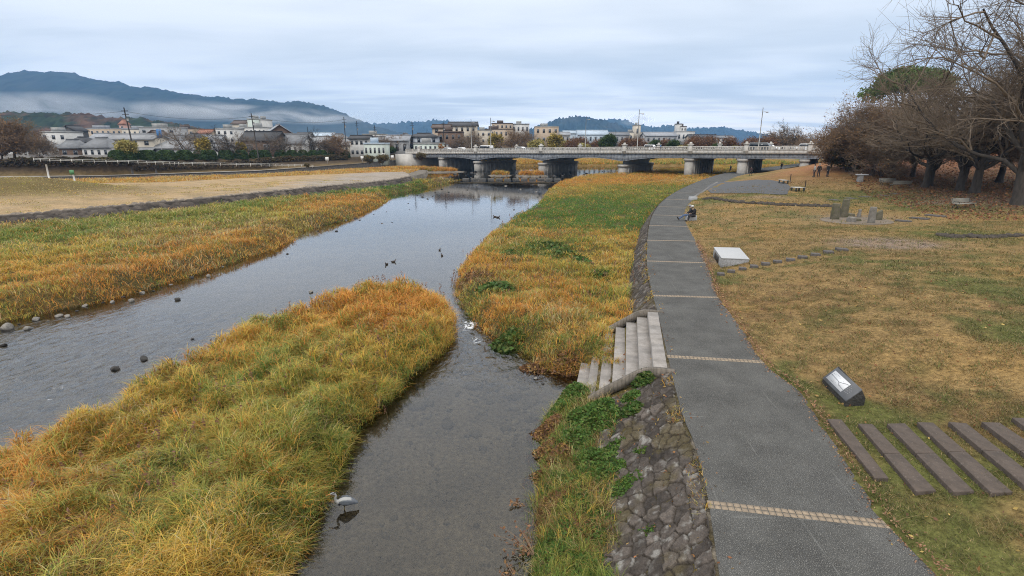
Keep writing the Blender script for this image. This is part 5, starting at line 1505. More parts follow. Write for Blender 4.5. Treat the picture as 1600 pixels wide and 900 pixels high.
wire(tops[0] - np.array([0, 0, .8]), tops[1] - np.array([0, 0, .8]), 1.2, 'power line between the two tall dark poles')
wire(tops[1] - np.array([0, 0, .8]), tops[2] - np.array([0, 0, .8]), 1.2, 'power line from the second dark pole to the white house pole')
# blue street sign
b = AY(255, 246, 135); t = AY(255, 202, 135)
e = empty('road_sign', (b[0], b[1], b[2]), 0, 'blue upright road sign on a pole above the tiled roofs', 'sign')
MB().tube([(0, 0, 0), (0, 0, t[2] - b[2])], .07, 6).build('post', POLE, e)
MB().box(-.62, .62, -.06, .0, t[2] - b[2] - 2.1, t[2] - b[2]).build('panel', mat('sign_blue', (.05, .16, .36), (.045, .14, .32), rough=.4), e)
for px, py, Y, lab in ((511, 248, 148, 'white notice board on the bank right of the hedge strip'), (566, 246.5, 158, 'tall white notice post left of the round olive shrubs'), (599, 242, 165, 'small white sign above the larger olive shrub'), (613, 245, 168, 'small white sign right of the olive shrubs')):
    p = AY(px, py, Y)
    e = empty('notice_board', (p[0], p[1], p[2] - .8), 0, lab, 'sign', 'white notices on the far bank')
    MB().box(-.05, .05, -.03, .03, -.6, .6).build('post', POLE, e)
    MB().box(-.45, .45, -.08, -.032, .3, 1.25).build('panel', mat('notice_white', (.7, .7, .68), (.6, .6, .58)), e)
# park lamp on the right
p = AY(1366, 262, 92); t = AY(1373, 151, 92)
street_lamp((p[0], p[1], hz(p[0], p[1])), t[2], 'pale lamp post rising among the brown trees right of the bridge', r=.09, arm=-.5, lean=.8)

for key, px, py, Y, sc, lab in (('green', 40, 236, 190, .8, 'dark evergreen between the far left tree and the white flat roofed house'), ('green', 118, 230, 205, .75, 'rounded evergreen left of the curved grey roof'), ('green', 163, 216, 240, .8, 'evergreen clump behind the small white house'), ('brown_tree', 205, 220, 250, .9, 'brown tree below the pinkish tower'), ('brown_tree', 250, 226, 235, .8, 'brown tree beside the narrow tan house'),
   ('green', 300, 228, 215, .6, 'small evergreen beside the dark roofed house of the second row'), ('redwood2', 330, 226, 225, .6, 'bare tree among the roofs left of the white stepped flats'), ('green', 470, 226, 215, .6, 'evergreen behind the temple wing'), ('brown_tree', 500, 228, 215, .7, 'brown tree among the row houses'), ('redwood2', 535, 228, 215, .6, 'bare tree between the tan house and the white house'), ('brown_tree', 590, 226, 235, .7, 'brown tree behind the open shelter'), ('green', 625, 228, 230, .6, 'small evergreen behind the grey sloping roof'), ('brown_tree', 90, 228, 235, .8, 'brown tree beside the small dark roofed house'), ('redwood2', 430, 214, 260, .8, 'bare tree behind the temple main hall')):
    q = AY(px, py, Y)
    (plant if key[0] == 'r' else plant_leafy)(key, (q[0], q[1], 2.8), lab, {'b': 'brown_tree', 'g': 'evergreen_tree', 'r': 'bare_tree'}[key[0]], s=sc)
# ================================================================ things in the park
def wpx(px_w, y): return px_w / F_PX * (y * math.cos(TH) + CAM_H * math.sin(TH))
GRANITE = mat('pale_granite', (.40, .41, .42), (.33, .335, .345), scale=30, rough=.7, speck=(90, (.16, .16, .17), .6))
GRANR = mat('rough_granite', (.30, .30, .30), (.20, .195, .19), scale=8, rough=.95, bump=.8, bscale=25)
BRONZE = mat('dark_bronze', (.05, .045, .04), (.035, .032, .03), rough=.5, metal=.3)
# granite wedge: top sinks into the lawn on the right
def rel(o, px, py, z): return P(px, py, z) - o
o = P(1127, 412, .05); o[2] = hz(o[0], o[1])
e = empty('granite_monument', o, 0, 'pale granite wedge monument with a bronze inset beside the path', 'monument')
t0, t1, t2, t3 = rel(o, 1127.5, 402.5, .62), rel(o, 1115.5, 386, .62), rel(o, 1155.5, 387, .35), rel(o, 1171, 404.5, .32)
low_ = [np.array([p[0], p[1], -.35]) for p in (t0, t1, t2, t3)]
mb = MB(); mb.hexa([low_[0], low_[3], low_[2], low_[1]], [t0 - [0, 0, .06], t3 - [0, 0, .06], t2 - [0, 0, .06], t1 - [0, 0, .06]])
mb.build('block', GRANR, e)
c_ = (t0 + t1 + t2 + t3) / 4
tt_ = [c_ + (p - c_) * 1.012 for p in (t0, t3, t2, t1)]
mb = MB(); mb.hexa([p - [0, 0, .062] for p in tt_], tt_); bevel(mb.build('polished_top', GRANITE, e), .015, 2)
fl0, fl1 = low_[0], low_[1]
u = fl1 - fl0; nrm = np.array([u[1], -u[0], 0]); nrm /= np.linalg.norm(nrm)
if nrm[0] > 0: nrm = -nrm
mb = MB()
q = [fl0 * (1 - k) + fl1 * k for k in (.28, .82)]
zz = (.04, .42)
mb.hexa([np.array([*(q[0] - nrm * .02)[:2], zz[0]]), np.array([*(q[1] - nrm * .02)[:2], zz[0]]), np.array([*(q[1] + nrm * .012)[:2], zz[0]]), np.array([*(q[0] + nrm * .012)[:2], zz[0]])],
        [np.array([*(q[0] - nrm * .02)[:2], zz[1]]), np.array([*(q[1] - nrm * .02)[:2], zz[1]]), np.array([*(q[1] + nrm * .012)[:2], zz[1]]), np.array([*(q[0] + nrm * .012)[:2], zz[1]])])
mb.build('inset_plaque', BRONZE, e)
# dark polished stone with the river map
o = G(1322, 629)
DARKS = mat('polished_dark_stone', (.075, .078, .085), (.055, .057, .062), scale=5, rough=.38, spec=.5)
ROUGHD = mat('rough_dark_stone', (.045, .042, .038), (.025, .024, .022), scale=6, rough=.95, bump=.9, bscale=18)
e = empty('map_stone', o, 0, 'dark slanted stone block with a white river map plate on the lawn', 'monument')
zf, zb = .14, .46
f0, f1 = rel(o, 1321.5, 627.5, o[2] + zf), rel(o, 1285, 591, o[2] + zf)       # low front edge
b0, b1 = rel(o, 1347.5, 609, o[2] + zb), rel(o, 1310.5, 571, o[2] + zb)       # high back edge
dn = np.array([b0[0] - f0[0], b0[1] - f0[1], 0]); dn /= np.linalg.norm(dn)
g0, g1 = b0 + dn * .13, b1 + dn * .12
g0 = np.array([g0[0], g0[1], .22]); g1 = np.array([g1[0], g1[1], .22])
mb = MB()
mb.add([f0 * [1, 1, 0] + [0, 0, -.2], f0 - [0, 0, .012], b0 - [0, 0, .012], g0, g0 * [1, 1, 0] + [0, 0, -.2], f1 * [1, 1, 0] + [0, 0, -.2], f1 - [0, 0, .012], b1 - [0, 0, .012], g1, g1 * [1, 1, 0] + [0, 0, -.2]],
       [(0, 4, 3, 2, 1), (5, 6, 7, 8, 9), (0, 1, 6, 5), (1, 2, 7, 6), (2, 3, 8, 7), (3, 4, 9, 8), (4, 0, 5, 9)])
bevel(mb.build('block', ROUGHD, e), .02, 2)
up_ = np.cross(b0 - f0, f1 - f0); up_ /= np.linalg.norm(up_)
if up_[2] < 0: up_ = -up_
def face(u, v, h=0): return f0 + (f1 - f0) * u + (b0 - f0) * v + up_ * h
def plate(u0, u1, v0, v1, h0, h1):
    return MB().hexa([face(u0, v0, h0), face(u1, v0, h0), face(u1, v1, h0), face(u0, v1, h0)], [face(u0, v0, h1), face(u1, v0, h1), face(u1, v1, h1), face(u0, v1, h1)])
bevel(plate(0, 1, 0, 1, -.02, .012).build('polished_face', DARKS, e), .01, 1)
pl = plate(.30, .93, .16, .80, .0125, .018).build('map_plate', mat('map_plate_white', (.56, .57, .59), (.5, .51, .53), rough=.4), e)
INK = mat('map_ink', (.06, .07, .08), (.05, .06, .07))
def inkline(pts, wd):
    mb = MB()
    for (u0, v0), (u1, v1) in zip(pts[:-1], pts[1:]):
        a, b = face(u0, v0, .0185), face(u1, v1, .0185)
        t = b - a; n = np.cross(t, up_); n = n / np.linalg.norm(n) * wd
        mb.hexa([a - n, b - n, b + n, a + n], [a - n + up_ * .002, b - n + up_ * .002, b + n + up_ * .002, a + n + up_ * .002])
    mb.build('map_line', INK, pl)
inkline([(.92, .52), (.74, .50), (.62, .49), (.57, .47)], .006)
inkline([(.57, .47), (.47, .56), (.38, .66), (.31, .70)], .006)
inkline([(.57, .47), (.50, .36), (.44, .34), (.31, .32)], .006)
for u_0 in (.88, .82, .76, .70, .64, .50, .42):
    for v_0 in (.26, .33, .64, .71):
        if (u_0 * 37 + v_0 * 91) % 1 > .45: inkline([(u_0, v_0), (u_0 - .022, v_0)], .003)
ENG = mat('engraved_paint', (.26, .265, .27), (.2, .2, .2))
mb = MB()
for r_ in range(3):
    for c_ in range(5 - r_):
        u_0 = .24 - .055 * r_; v_0 = .28 + .11 * c_ + .02 * r_
        for kk in range(3):
            a = plate(u_0 + .011 * kk, u_0 + .011 * kk + .006, v_0 + .012 * ((r_ + kk + c_) % 3), v_0 + .05 + .01 * ((kk * 2 + c_) % 2), .0125, .0140); mb.add(a.v, a.f)
mb.build('inscription', ENG, e)
# rising stone slab steps
SLAB = mat('step_slab_stone', (.098, .076, .062), (.050, .040, .033), scale=3.5, rough=.9, bump=.35, bscale=40, detail=9, contrast=(.3, .7), speck=(18, (.13, .105, .088), .62))
SLABP = [((1292, 654), (1367, 746.5), (1389, 747), (1315, 655)), ((1341, 661.5), (1432, 768), (1463, 766), (1363, 662)), ((1386, 661.5), (1490, 768.5), (1523, 767.5), (1414, 661)), ((1433, 659), (1549, 770), (1583, 769), (1458, 660)), ((1482, 658.5), (1604, 761), (1640, 762), (1510, 661)), ((1534, 659), (1660, 752), (1700, 752), (1562, 660)), ((1581, 652), (1700, 740), (1735, 740), (1610, 653))]
ords = ['lowest and shortest dark stone step slab, nearest the path', 'second dark stone step slab up from the path', 'third dark stone step slab up from the path', 'middle dark stone step slab of the rising flight', 'fifth dark stone step slab up from the path', 'sixth dark stone step slab, cut by the right edge of the photo', 'topmost dark stone step slab at the right edge of the photo']
for i, q in enumerate(SLABP):
    z0 = hz(*P(*q[0], .2)[:2])
    zt_ = .11 + .115 * i
    for _ in range(6):
        w_ = [P(*p, zt_) for p in q]
        zt_ = hz(*(sum(w_) / 4)[:2]) + .085
    c_ = sum(w_) / 4
    rel_ = [p - c_ for p in w_]
    mb = MB()
    A, B, C_, D = rel_
    k = .5 + random.uniform(-.03, .03)
    for f0_, f1_ in ((0, k - .003), (k + .003, 1)) if i else ((0, 1),):
        t = [A + (B - A) * f0_, A + (B - A) * f1_, D + (C_ - D) * f1_, D + (C_ - D) * f0_]
        if np.cross(t[1] - t[0], t[2] - t[1])[2] < 0: t = t[::-1]
        mb.hexa([p - [0, 0, .42] for p in t], t)
    o_ = mb.build('step_slab', SLAB, None, c_)
    bevel(o_, .012, 2)
    tag(o_, ords[i], 'step', 'stone slab steps at the lower right')
# flat stepping stones
STEPM = mat('stepping_stone', (.105, .095, .088), (.065, .058, .054), scale=9, rough=.9, bump=.4, bscale=40)
sp_ = [(1126, 430, 12), (1142.5, 425.5, 12), (1160, 421.5, 12), (1178, 418, 13), (1196, 414, 14), (1215, 410.5, 13), (1235, 407.5, 14), (1254, 403.5, 14), (1274, 399.5, 14), (1294, 395.5, 15), (1315, 391.5, 17)]
nm = ['first stepping stone, palest and flush by the path edge', 'second stepping stone from the path below the granite wedge', 'third stepping stone from the path', 'fourth stepping stone, just right of the granite wedge corner', 'fifth stepping stone of the curved row', 'middle stepping stone of the curved row', 'seventh stepping stone from the path', 'eighth stepping stone from the path', 'ninth stepping stone from the path', 'tenth stepping stone, next to the last one', 'last and largest stepping stone before the bare earth patch']
def flat_stone(name, p, w_, d_, h, rz, m, lift=.05):
    mb = MB(); n = 4
    pts = [(-w_ / 2, -d_ / 2), (w_ / 2, -d_ / 2), (w_ / 2, d_ / 2), (-w_ / 2, d_ / 2)]
    pts = [(x * random.uniform(.9, 1.08), y * random.uniform(.9, 1.08)) for x, y in pts]
    mb.hexa([(x, y, -h) for x, y in pts], [(x, y, lift) for x, y in pts])
    o = mb.build(name, m, None, p); o.rotation_euler = (random.uniform(-.02, .02), random.uniform(-.02, .02), rz); bevel(o, .015, 2)
    return o
for (px, py, w_), lab in zip(sp_, nm):
    p = G(px, py); ww = wpx(w_, p[1])
    tag(flat_stone('stepping_stone', p, ww * .9, ww * .85, .15, -.35, STEPM, .13), lab, 'stepping stone', 'stepping stones curving up the lawn')
for (px, py, w_, lab) in ((1411, 346, 17, 'left of three long flat stones right of the standing stones'), (1437, 342, 20, 'middle of three long flat stones right of the standing stones'), (1462, 338, 20, 'right of three long flat stones right of the standing stones')):
    p = G(px, py); tag(flat_stone('flat_stone', p, wpx(w_ * .62, p[1]), wpx(w_ * 1.25, p[1]), .2, .55, STEPM, .10), lab, 'stone slab', 'flat stones beside the standing stones')
for (px, py, lab) in ((1304, 312.5, 'flush stone slab behind the tallest standing stone'), (1330, 310, 'flush stone slab second in the row behind the standing stones'), (1352, 307.5, 'flush stone slab third in the row behind the standing stones'), (1378, 305.5, 'flush stone slab fourth in the row towards the benches'), (1402, 303, 'flush stone slab last in the row towards the benches')):
    p = G(px, py); tag(flat_stone('flat_stone', p, wpx(13, p[1]), wpx(15, p[1]), .2, .3, STEPM, .04), lab, 'stone slab', 'flush slabs behind the standing stones')
# standing stones on a paved round
MOSS = mat('mossy_standing_stone', (.135, .118, .085), (.075, .07, .045), scale=3.5, rough=.95, bump=.7, bscale=14, speck=(5, (.085, .095, .035), .6), detail=8)
MOSSG = mat('grey_standing_stone', (.20, .185, .165), (.12, .11, .095), scale=3.5, rough=.95, bump=.6, bscale=14, detail=8)
cp = G(1337, 345)
n = 26; mb = MB()
rx_, ry_ = wpx(50, cp[1]), wpx(50, cp[1]) * .95
ring = [(cp[0] + rx_ * math.cos(2 * math.pi * k / n), cp[1] + ry_ * math.sin(2 * math.pi * k / n)) for k in range(n)]
vs_ = [(x, y, hz(x, y) + .025) for x, y in ring] + [(cp[0] + (x - cp[0]) * .5, cp[1] + (y - cp[1]) * .5, hz(x * .5 + cp[0] * .5, y * .5 + cp[1] * .5) + .04) for x, y in ring] + [(cp[0], cp[1], hz(cp[0], cp[1]) + .045)]
mb.add(vs_, [(k, (k + 1) % n, n + (k + 1) % n, n + k) for k in range(n)] + [(n + k, n + (k + 1) % n, 2 * n) for k in range(n)])
tag(mb.build('paved_round', mat('worn_pavers', (.18, .145, .11), (.12, .098, .075), scale=2.2, rough=.95, bump=.5, world=True, detail=8)), kind='structure')
def standing(px0, px1, yt, yb, lab, tilt=0, dpt=.6, m=MOSS, top=0.0):
    p = G((px0 + px1) / 2, yb)
    w_ = wpx(px1 - px0, p[1]) * .86; t = AY((px0 + px1) / 2, yt, p[1])[2] - p[2]
    mb = MB(); r_ = random.Random(px0)
    j = lambda s: r_.uniform(-s, s)
    d_ = w_ * dpt
    levels = [(-.3, 1.05), (t * .35, 1.0), (t * .75, .95), (t, .88)]
    base = []
    for z, k in levels:
        base.append([(sx * w_ / 2 * k + j(.03) + tilt * max(z, 0), sy * d_ / 2 * k + j(.03), z + (top * sx if z == t else 0) + j(.02)) for sx, sy in ((-1, -1), (1, -1), (1, 1), (-1, 1))])
    vs = [v for l in base for v in l]; fs = [(3, 2, 1, 0), (12, 13, 14, 15)]
    for i in range(3):
        for k in range(4): fs.append((i * 4 + k, i * 4 + (k + 1) % 4, i * 4 + 4 + (k + 1) % 4, i * 4 + 4 + k))
    mb.add(vs, fs)
    o = mb.build('standing_stone', m, None, p); bevel(o, .05, 2)
    return tag(o, lab, 'stone', 'rough stones standing on the paved round')
standing(1297, 1310, 318, 343, 'squat mossy standing stone at the left of the paved round')
standing(1311, 1323, 311, 340, 'tallest standing stone of the paved round', tilt=.05, m=MOSS)
standing(1306, 1313, 325, 339, 'small stone tucked behind the squat mossy standing stone')
standing(1339, 1345, 327, 340, 'thin small standing stone in the middle of the paved round', m=MOSSG)
standing(1355, 1366, 323, 349, 'slim upright standing stone at the front right of the paved round', m=MOSSG)
standing(1366, 1377, 330, 344, 'block with a slanted top behind the slim upright stone', top=.12)
standing(1324, 1336, 339, 347, 'low pale boulder on the front of the paved round', m=MOSSG, dpt=1.1)
standing(1335, 1345, 341, 346, 'low dark stone right of the pale boulder')
standing(1322, 1333, 333, 337.5, 'flat stone lying between the standing stones', dpt=1.5)
# stone edgings in the lawn
def edging(pxs, lab, r=.22):
    L_ = catmull(np.array([G(*p) for p in pxs]), 9); mb = MB(); i = 0
    for p in L_:
        if random.random() < .12: continue
        for k in range(2):
            s = r * random.uniform(.5, 1.1)
            mb.ell((p[0] + random.uniform(-.2, .2), p[1] + random.uniform(-.25, .25), hz(p[0], p[1]) + s * .12), (s * 1.3, s, s * .8), 7, 5, .45, random.randint(0, 9999))
    tag(mb.build('stone_edging', mat('edging_stone', (.075, .062, .05), (.038, .033, .027), scale=4, rough=.95, bump=.5, world=True)), lab, 'stone edging')
edging([(1101, 311.5), (1114, 310.5), (1130, 313), (1150, 316), (1175, 318), (1205, 320), (1240, 321.5), (1270, 322.5), (1297, 323.5)], 'low winding edging of dark stones across the lawn to the standing stones', .27)
edging([(1471, 369), (1490, 371), (1520, 370.5), (1550, 371.5), (1575, 370), (1612, 368)], 'short dark edging of roots and stones at the right side of the lawn', .2)
KERB = mat('pale_kerb_stone', (.21, .20, .185), (.14, .135, .125), scale=5, rough=.9)
for p in catmull(np.array([G(*q) for q in ((1086, 307), (1096, 301), (1106, 294), (1116, 287.5), (1121, 285))]), 5):
    o_ = bevel(MB().box(-.27, .27, -.15, .15, -.2, .08).build('kerb_stone', KERB, None, (p[0], p[1], hz(p[0], p[1]))), .03)
    o_.rotation_euler = (0, 0, 1.15 + random.uniform(-.1, .1)); tag(o_, 'pale kerb stone of the short row between the path and the gravel yard', 'kerb stone', 'kerb stones by the gravel yard')
# benches
def bench(loc, rz, label, wood, metal, w_=1.7):
    e = empty('park_bench', loc, rz, label, 'bench', 'benches of the park')
    mb = MB()
    for k in range(5): mb.box(-w_ / 2, w_ / 2, -.02 + k * .1, .065 + k * .1, .42, .455)
    mb.build('seat', wood, e)
    mb = MB()
    for k in range(4):
        y0 = .50 + k * .028; z0 = .50 + k * .095
        mb.hexa([(-w_ / 2, y0, z0), (w_ / 2, y0, z0), (w_ / 2, y0 + .03, z0), (-w_ / 2, y0 + .03, z0)], [(-w_ / 2, y0 + .022, z0 + .075), (w_ / 2, y0 + .022, z0 + .075), (w_ / 2, y0 + .052, z0 + .075), (-w_ / 2, y0 + .052, z0 + .075)])
    mb.build('backrest', wood, e)
    for s in (-1, 1):
        x = s * (w_ / 2 - .12)
        for fy in (.04, .46): MB().tube([(x, .24, .41), (x, fy, .2), (x, fy + (fy - .25) * .15, -.05)], .028, 6).build('leg', metal, e)
        MB().tube([(x, .0, .42), (x, -.02, .60), (x, .08, .64), (x, .45, .64)], .024, 6).build('armrest', metal, e)
        MB().tube([(x, .45, .42), (x, .56, .70), (x, .63, .9)], .024, 6).build('back_support', metal, e)
    return e
BW_ = mat('bench_wood', (.30, .29, .25), (.20, .19, .165), scale=6, rough=.8, stretch=(1, 8, 8))
BM_ = mat('bench_metal', (.035, .04, .035), (.025, .03, .025), rough=.5)
p = G(1510, 326); bench(p, R(20), 'grey green slatted bench standing alone under the trees', BW_, BM_, 2.5)
p = G(1391, 290); bench(p, R(8), 'slatted bench on the left of the pair near the fountain', BW_, BM_, 2.4)
p = G(1403, 293); bench(p, R(188), 'slatted bench on the right of the pair, back to back with the other', BW_, BM_, 2.6)
# low white table benches beside the yard
def slab_bench(px, py, wp, label, rz):
    p = G(px, py); w_ = wpx(wp, p[1])
    e = empty('slab_bench', p, rz, label, 'bench', 'pale low benches beside the gravel yard')
    PW = mat('pale_wood', (.46, .45, .43), (.36, .35, .33), scale=4, stretch=(1, 6, 6))
    mb = MB()
    for k in range(4): mb.box(-w_ / 2, w_ / 2, -.62 + .32 * k, -.33 + .32 * k, .40, .47)
    mb.build('seat', PW, e)
    for sx in (-1, 1):
        for sy in (-1, 1): MB().box(sx * w_ * .4 - .07, sx * w_ * .4 + .07, sy * .5 - .07, sy * .5 + .07, -.1, .398).build('leg', BM_, e)
    return p
p1 = slab_bench(1246, 298.5, 15, 'larger pale low bench beside the right end of the gravel yard', .05)
p2 = slab_bench(1224, 286.5, 9, 'smaller pale low bench at the far corner of the gravel yard', .05)
for p, lab in ((p1 + [1.2, .6, 0], 'thin post beside the larger pale bench'), (p2 + [1.2, .6, 0], 'thin post beside the smaller pale bench')):
    tag(MB().tube([(0, 0, -.2), (0, 0, 1.2)], .05, 6).build('post', DARKPOLE, None, p), lab, 'post', 'thin posts beside the pale benches')
# drinking fountain
p = G(1343, 284); e = empty('drinking_fountain', p, 0, 'pale stone drinking fountain at the edge of the paved rest area', 'drinking fountain')
bevel(MB().hexa([(-.32, -.3, -.1), (.32, -.3, -.1), (.32, .3, -.1), (-.32, .3, -.1)], [(-.26, -.26, .85), (.26, -.26, .85), (.26, .26, .85), (-.26, .26, .85)]).build('pedestal', GRANR, e), .03)
bevel(MB().box(-.5, .85, -.34, .34, .851, 1.0).build('basin', GRANITE, e), .03)
MB().tube([(.1, 0, 1.0), (.1, 0, 1.14), (.18, 0, 1.17)], .03, 6).build('tap', POLE, e)
# seat stones beside the path
for px, py, lab in ((1079, 344, 'pale seat block beside the path under the seated couple'), (1082.5, 313, 'small pale seat block beside the path behind the couple')):
    p = G(px, py)
    tag(bevel(MB().box(-.44, .44, -.27, .27, -.1, .42).build('seat_block', GRANITE, None, p), .04), lab, 'stone seat', 'pale seat blocks beside the path').rotation_euler = (0, 0, .2)
# white marker posts on the spit
WP = mat('white_post_paint', (.66, .66, .65), (.58, .58, .57), rough=.5)
p = G(78, 285); t = AY(72, 257, p[1]); 
tag(MB().tube([(0, 0, -.3), (t[0] - p[0], 0, t[2] - p[2])], .13, 8).build('marker_post', WP, None, p), 'plain white leaning marker post on the grassy mound', 'post', 'white posts by the mound')
p = G(118.5, 289); t = AY(112.5, 266, p[1])
e = empty('marker_post', p, 0, 'white leaning post with a small green panel right of the mound', 'post', 'white posts by the mound')
MB().tube([(0, 0, -.3), (t[0] - p[0], 0, t[2] - p[2])], .12, 8).build('post', WP, e)
x_ = t[0] - p[0]; z_ = t[2] - p[2]
MB().box(x_ - .36, x_ + .36, -.16, -.11, z_ - .68, z_ + .05).build('panel', mat('green_panel', (.08, .22, .09), (.07, .19, .08), rough=.5), e)
for px, pyb, Y, lab in ((207.5, 272, 101, 'short dark post on the far walkway, left one'), (244.5, 271, 104, 'short dark post on the far walkway, right one')):
    p = AY(px, pyb, Y); tag(MB().tube([(0, 0, 0), (0, 0, 1.3)], [.17, .15], 7).build('bollard', DARKPOLE, None, p), lab, 'bollard', 'dark posts on the far walkway')
H_('white walled house glimpsed between the trunks at the right edge', 1575, 1660, 290, 232, 222, 88, 'white', 'tile', 'gable_x', 8, 1, 3, group='houses behind the park trees')

# ================================================================ people
SKIN = mat('skin', (.40, .28, .22), (.36, .25, .20), rough=.6)
HAIRB = mat('hair_black', (.018, .016, .015), (.012, .011, .01), rough=.6)
_cm = {}
def cloth(c):
    if c not in _cm: _cm[c] = mat('cloth', c, tuple(v * .8 for v in c), scale=8, rough=.9)
    return _cm[c]
STAND = dict(pel=(0, 0, .94), spi=(0, 0, 1.14), che=(0, .0, 1.34), nec=(0, .01, 1.50), hd0=(0, .03, 1.58), hd1=(0, .04, 1.66), top=(0, .03, 1.73),
             shL=(-.18, 0, 1.42), elL=(-.25, -.02, 1.16), wrL=(-.26, .06, .93), shR=(.18, 0, 1.42), elR=(.25, -.02, 1.16), wrR=(.26, .06, .93),
             hiL=(-.095, 0, .90), knL=(-.11, .02, .50), anL=(-.11, -.02, .09), toL=(-.13, .15, .035), hiR=(.095, 0, .90), knR=(.11, .02, .50), anR=(.11, -.02, .09), toR=(.13, .15, .035))
WALK = dict(STAND, knL=(-.1, .16, .52), anL=(-.1, .22, .10), toL=(-.11, .38, .06), knR=(.1, .03, .50), anR=(.1, -.24, .14), toR=(.1, -.10, .04), wrL=(-.24, -.14, .95), elL=(-.24, -.12, 1.17), wrR=(.24, .2, .97), elR=(.24, .05, 1.16))
# seated on a block 0.42 high, legs stretched out
SIT1 = dict(pel=(0, 0, .52), spi=(0, -.03, .72), che=(0, -.01, .92), nec=(0, .04, 1.08), hd0=(0, .07, 1.16), hd1=(0, .09, 1.24), top=(0, .08, 1.31),
            shL=(-.18, 0, 1.0), elL=(-.24, .10, .76), wrL=(-.14, .30, .66), shR=(.18, 0, 1.0), elR=(.24, .10, .76), wrR=(.14, .30, .66),
            hiL=(-.1, .04, .50), knL=(-.11, .48, .46), anL=(-.1, .92, .12), toL=(-.11, 1.02, .22), hiR=(.1, .04, .50), knR=(.11, .48, .48), anR=(.08, .95, .14), toR=(.09, 1.05, .24))
SIT2 = dict(SIT1, knL=(-.11, .42, .50), anL=(-.11, .50, .08), toL=(-.12, .68, .035), knR=(.11, .42, .50), anR=(.11, .48, .08), toR=(.12, .66, .035), che=(0, .06, .91), nec=(0, .13, 1.06), hd0=(0, .17, 1.13), hd1=(0, .2, 1.21), top=(0, .19, 1.28))
EDGES = [('pel', 'spi'), ('spi', 'che'), ('che', 'nec'), ('nec', 'hd0'), ('hd0', 'hd1'), ('hd1', 'top'), ('che', 'shL'), ('shL', 'elL'), ('elL', 'wrL'), ('che', 'shR'), ('shR', 'elR'), ('elR', 'wrR'), ('pel', 'hiL'), ('hiL', 'knL'), ('knL', 'anL'), ('anL', 'toL'), ('pel', 'hiR'), ('hiR', 'knR'), ('knR', 'anR'), ('anR', 'toR')]
RAD = dict(pel=.125, spi=.115, che=.13, nec=.055, hd0=.075, hd1=.092, top=.06, sh=.06, el=.042, wr=.028, hi=.085, kn=.056, an=.04, to=.034)
def skin_obj(name, joints, edges, rad, m, parent, root, extra=()):
    names = sorted({j for e_ in edges for j in e_}, key=lambda k: (k != root, k))
    V = [joints[k] for k in names]; r_ = [rad(k) for k in names]
    E_ = [(names.index(a), names.index(b)) for a, b in edges]
    for chain, rr in extra:
        prev = names.index(chain[0])
        for p, q in zip(chain[1:], rr):
            V.append(p); r_.append(q); E_.append((prev, len(V) - 1)); prev = len(V) - 1
    me = bpy.data.meshes.new(name); me.from_pydata([tuple(v) for v in V], E_, [])
    me.materials.append(m)
    o = bpy.data.objects.new(name, me); COL.objects.link(o); o.parent = parent
    sk = o.modifiers.new('skin', 'SKIN'); sk.use_smooth_shade = True
    for i, q in enumerate(r_):
        me.skin_vertices[0].data[i].radius = (q, q)
    me.skin_vertices[0].data[0].use_root = True
    ss = o.modifiers.new('smooth', 'SUBSURF'); ss.levels = 1; ss.render_levels = 1
    return o
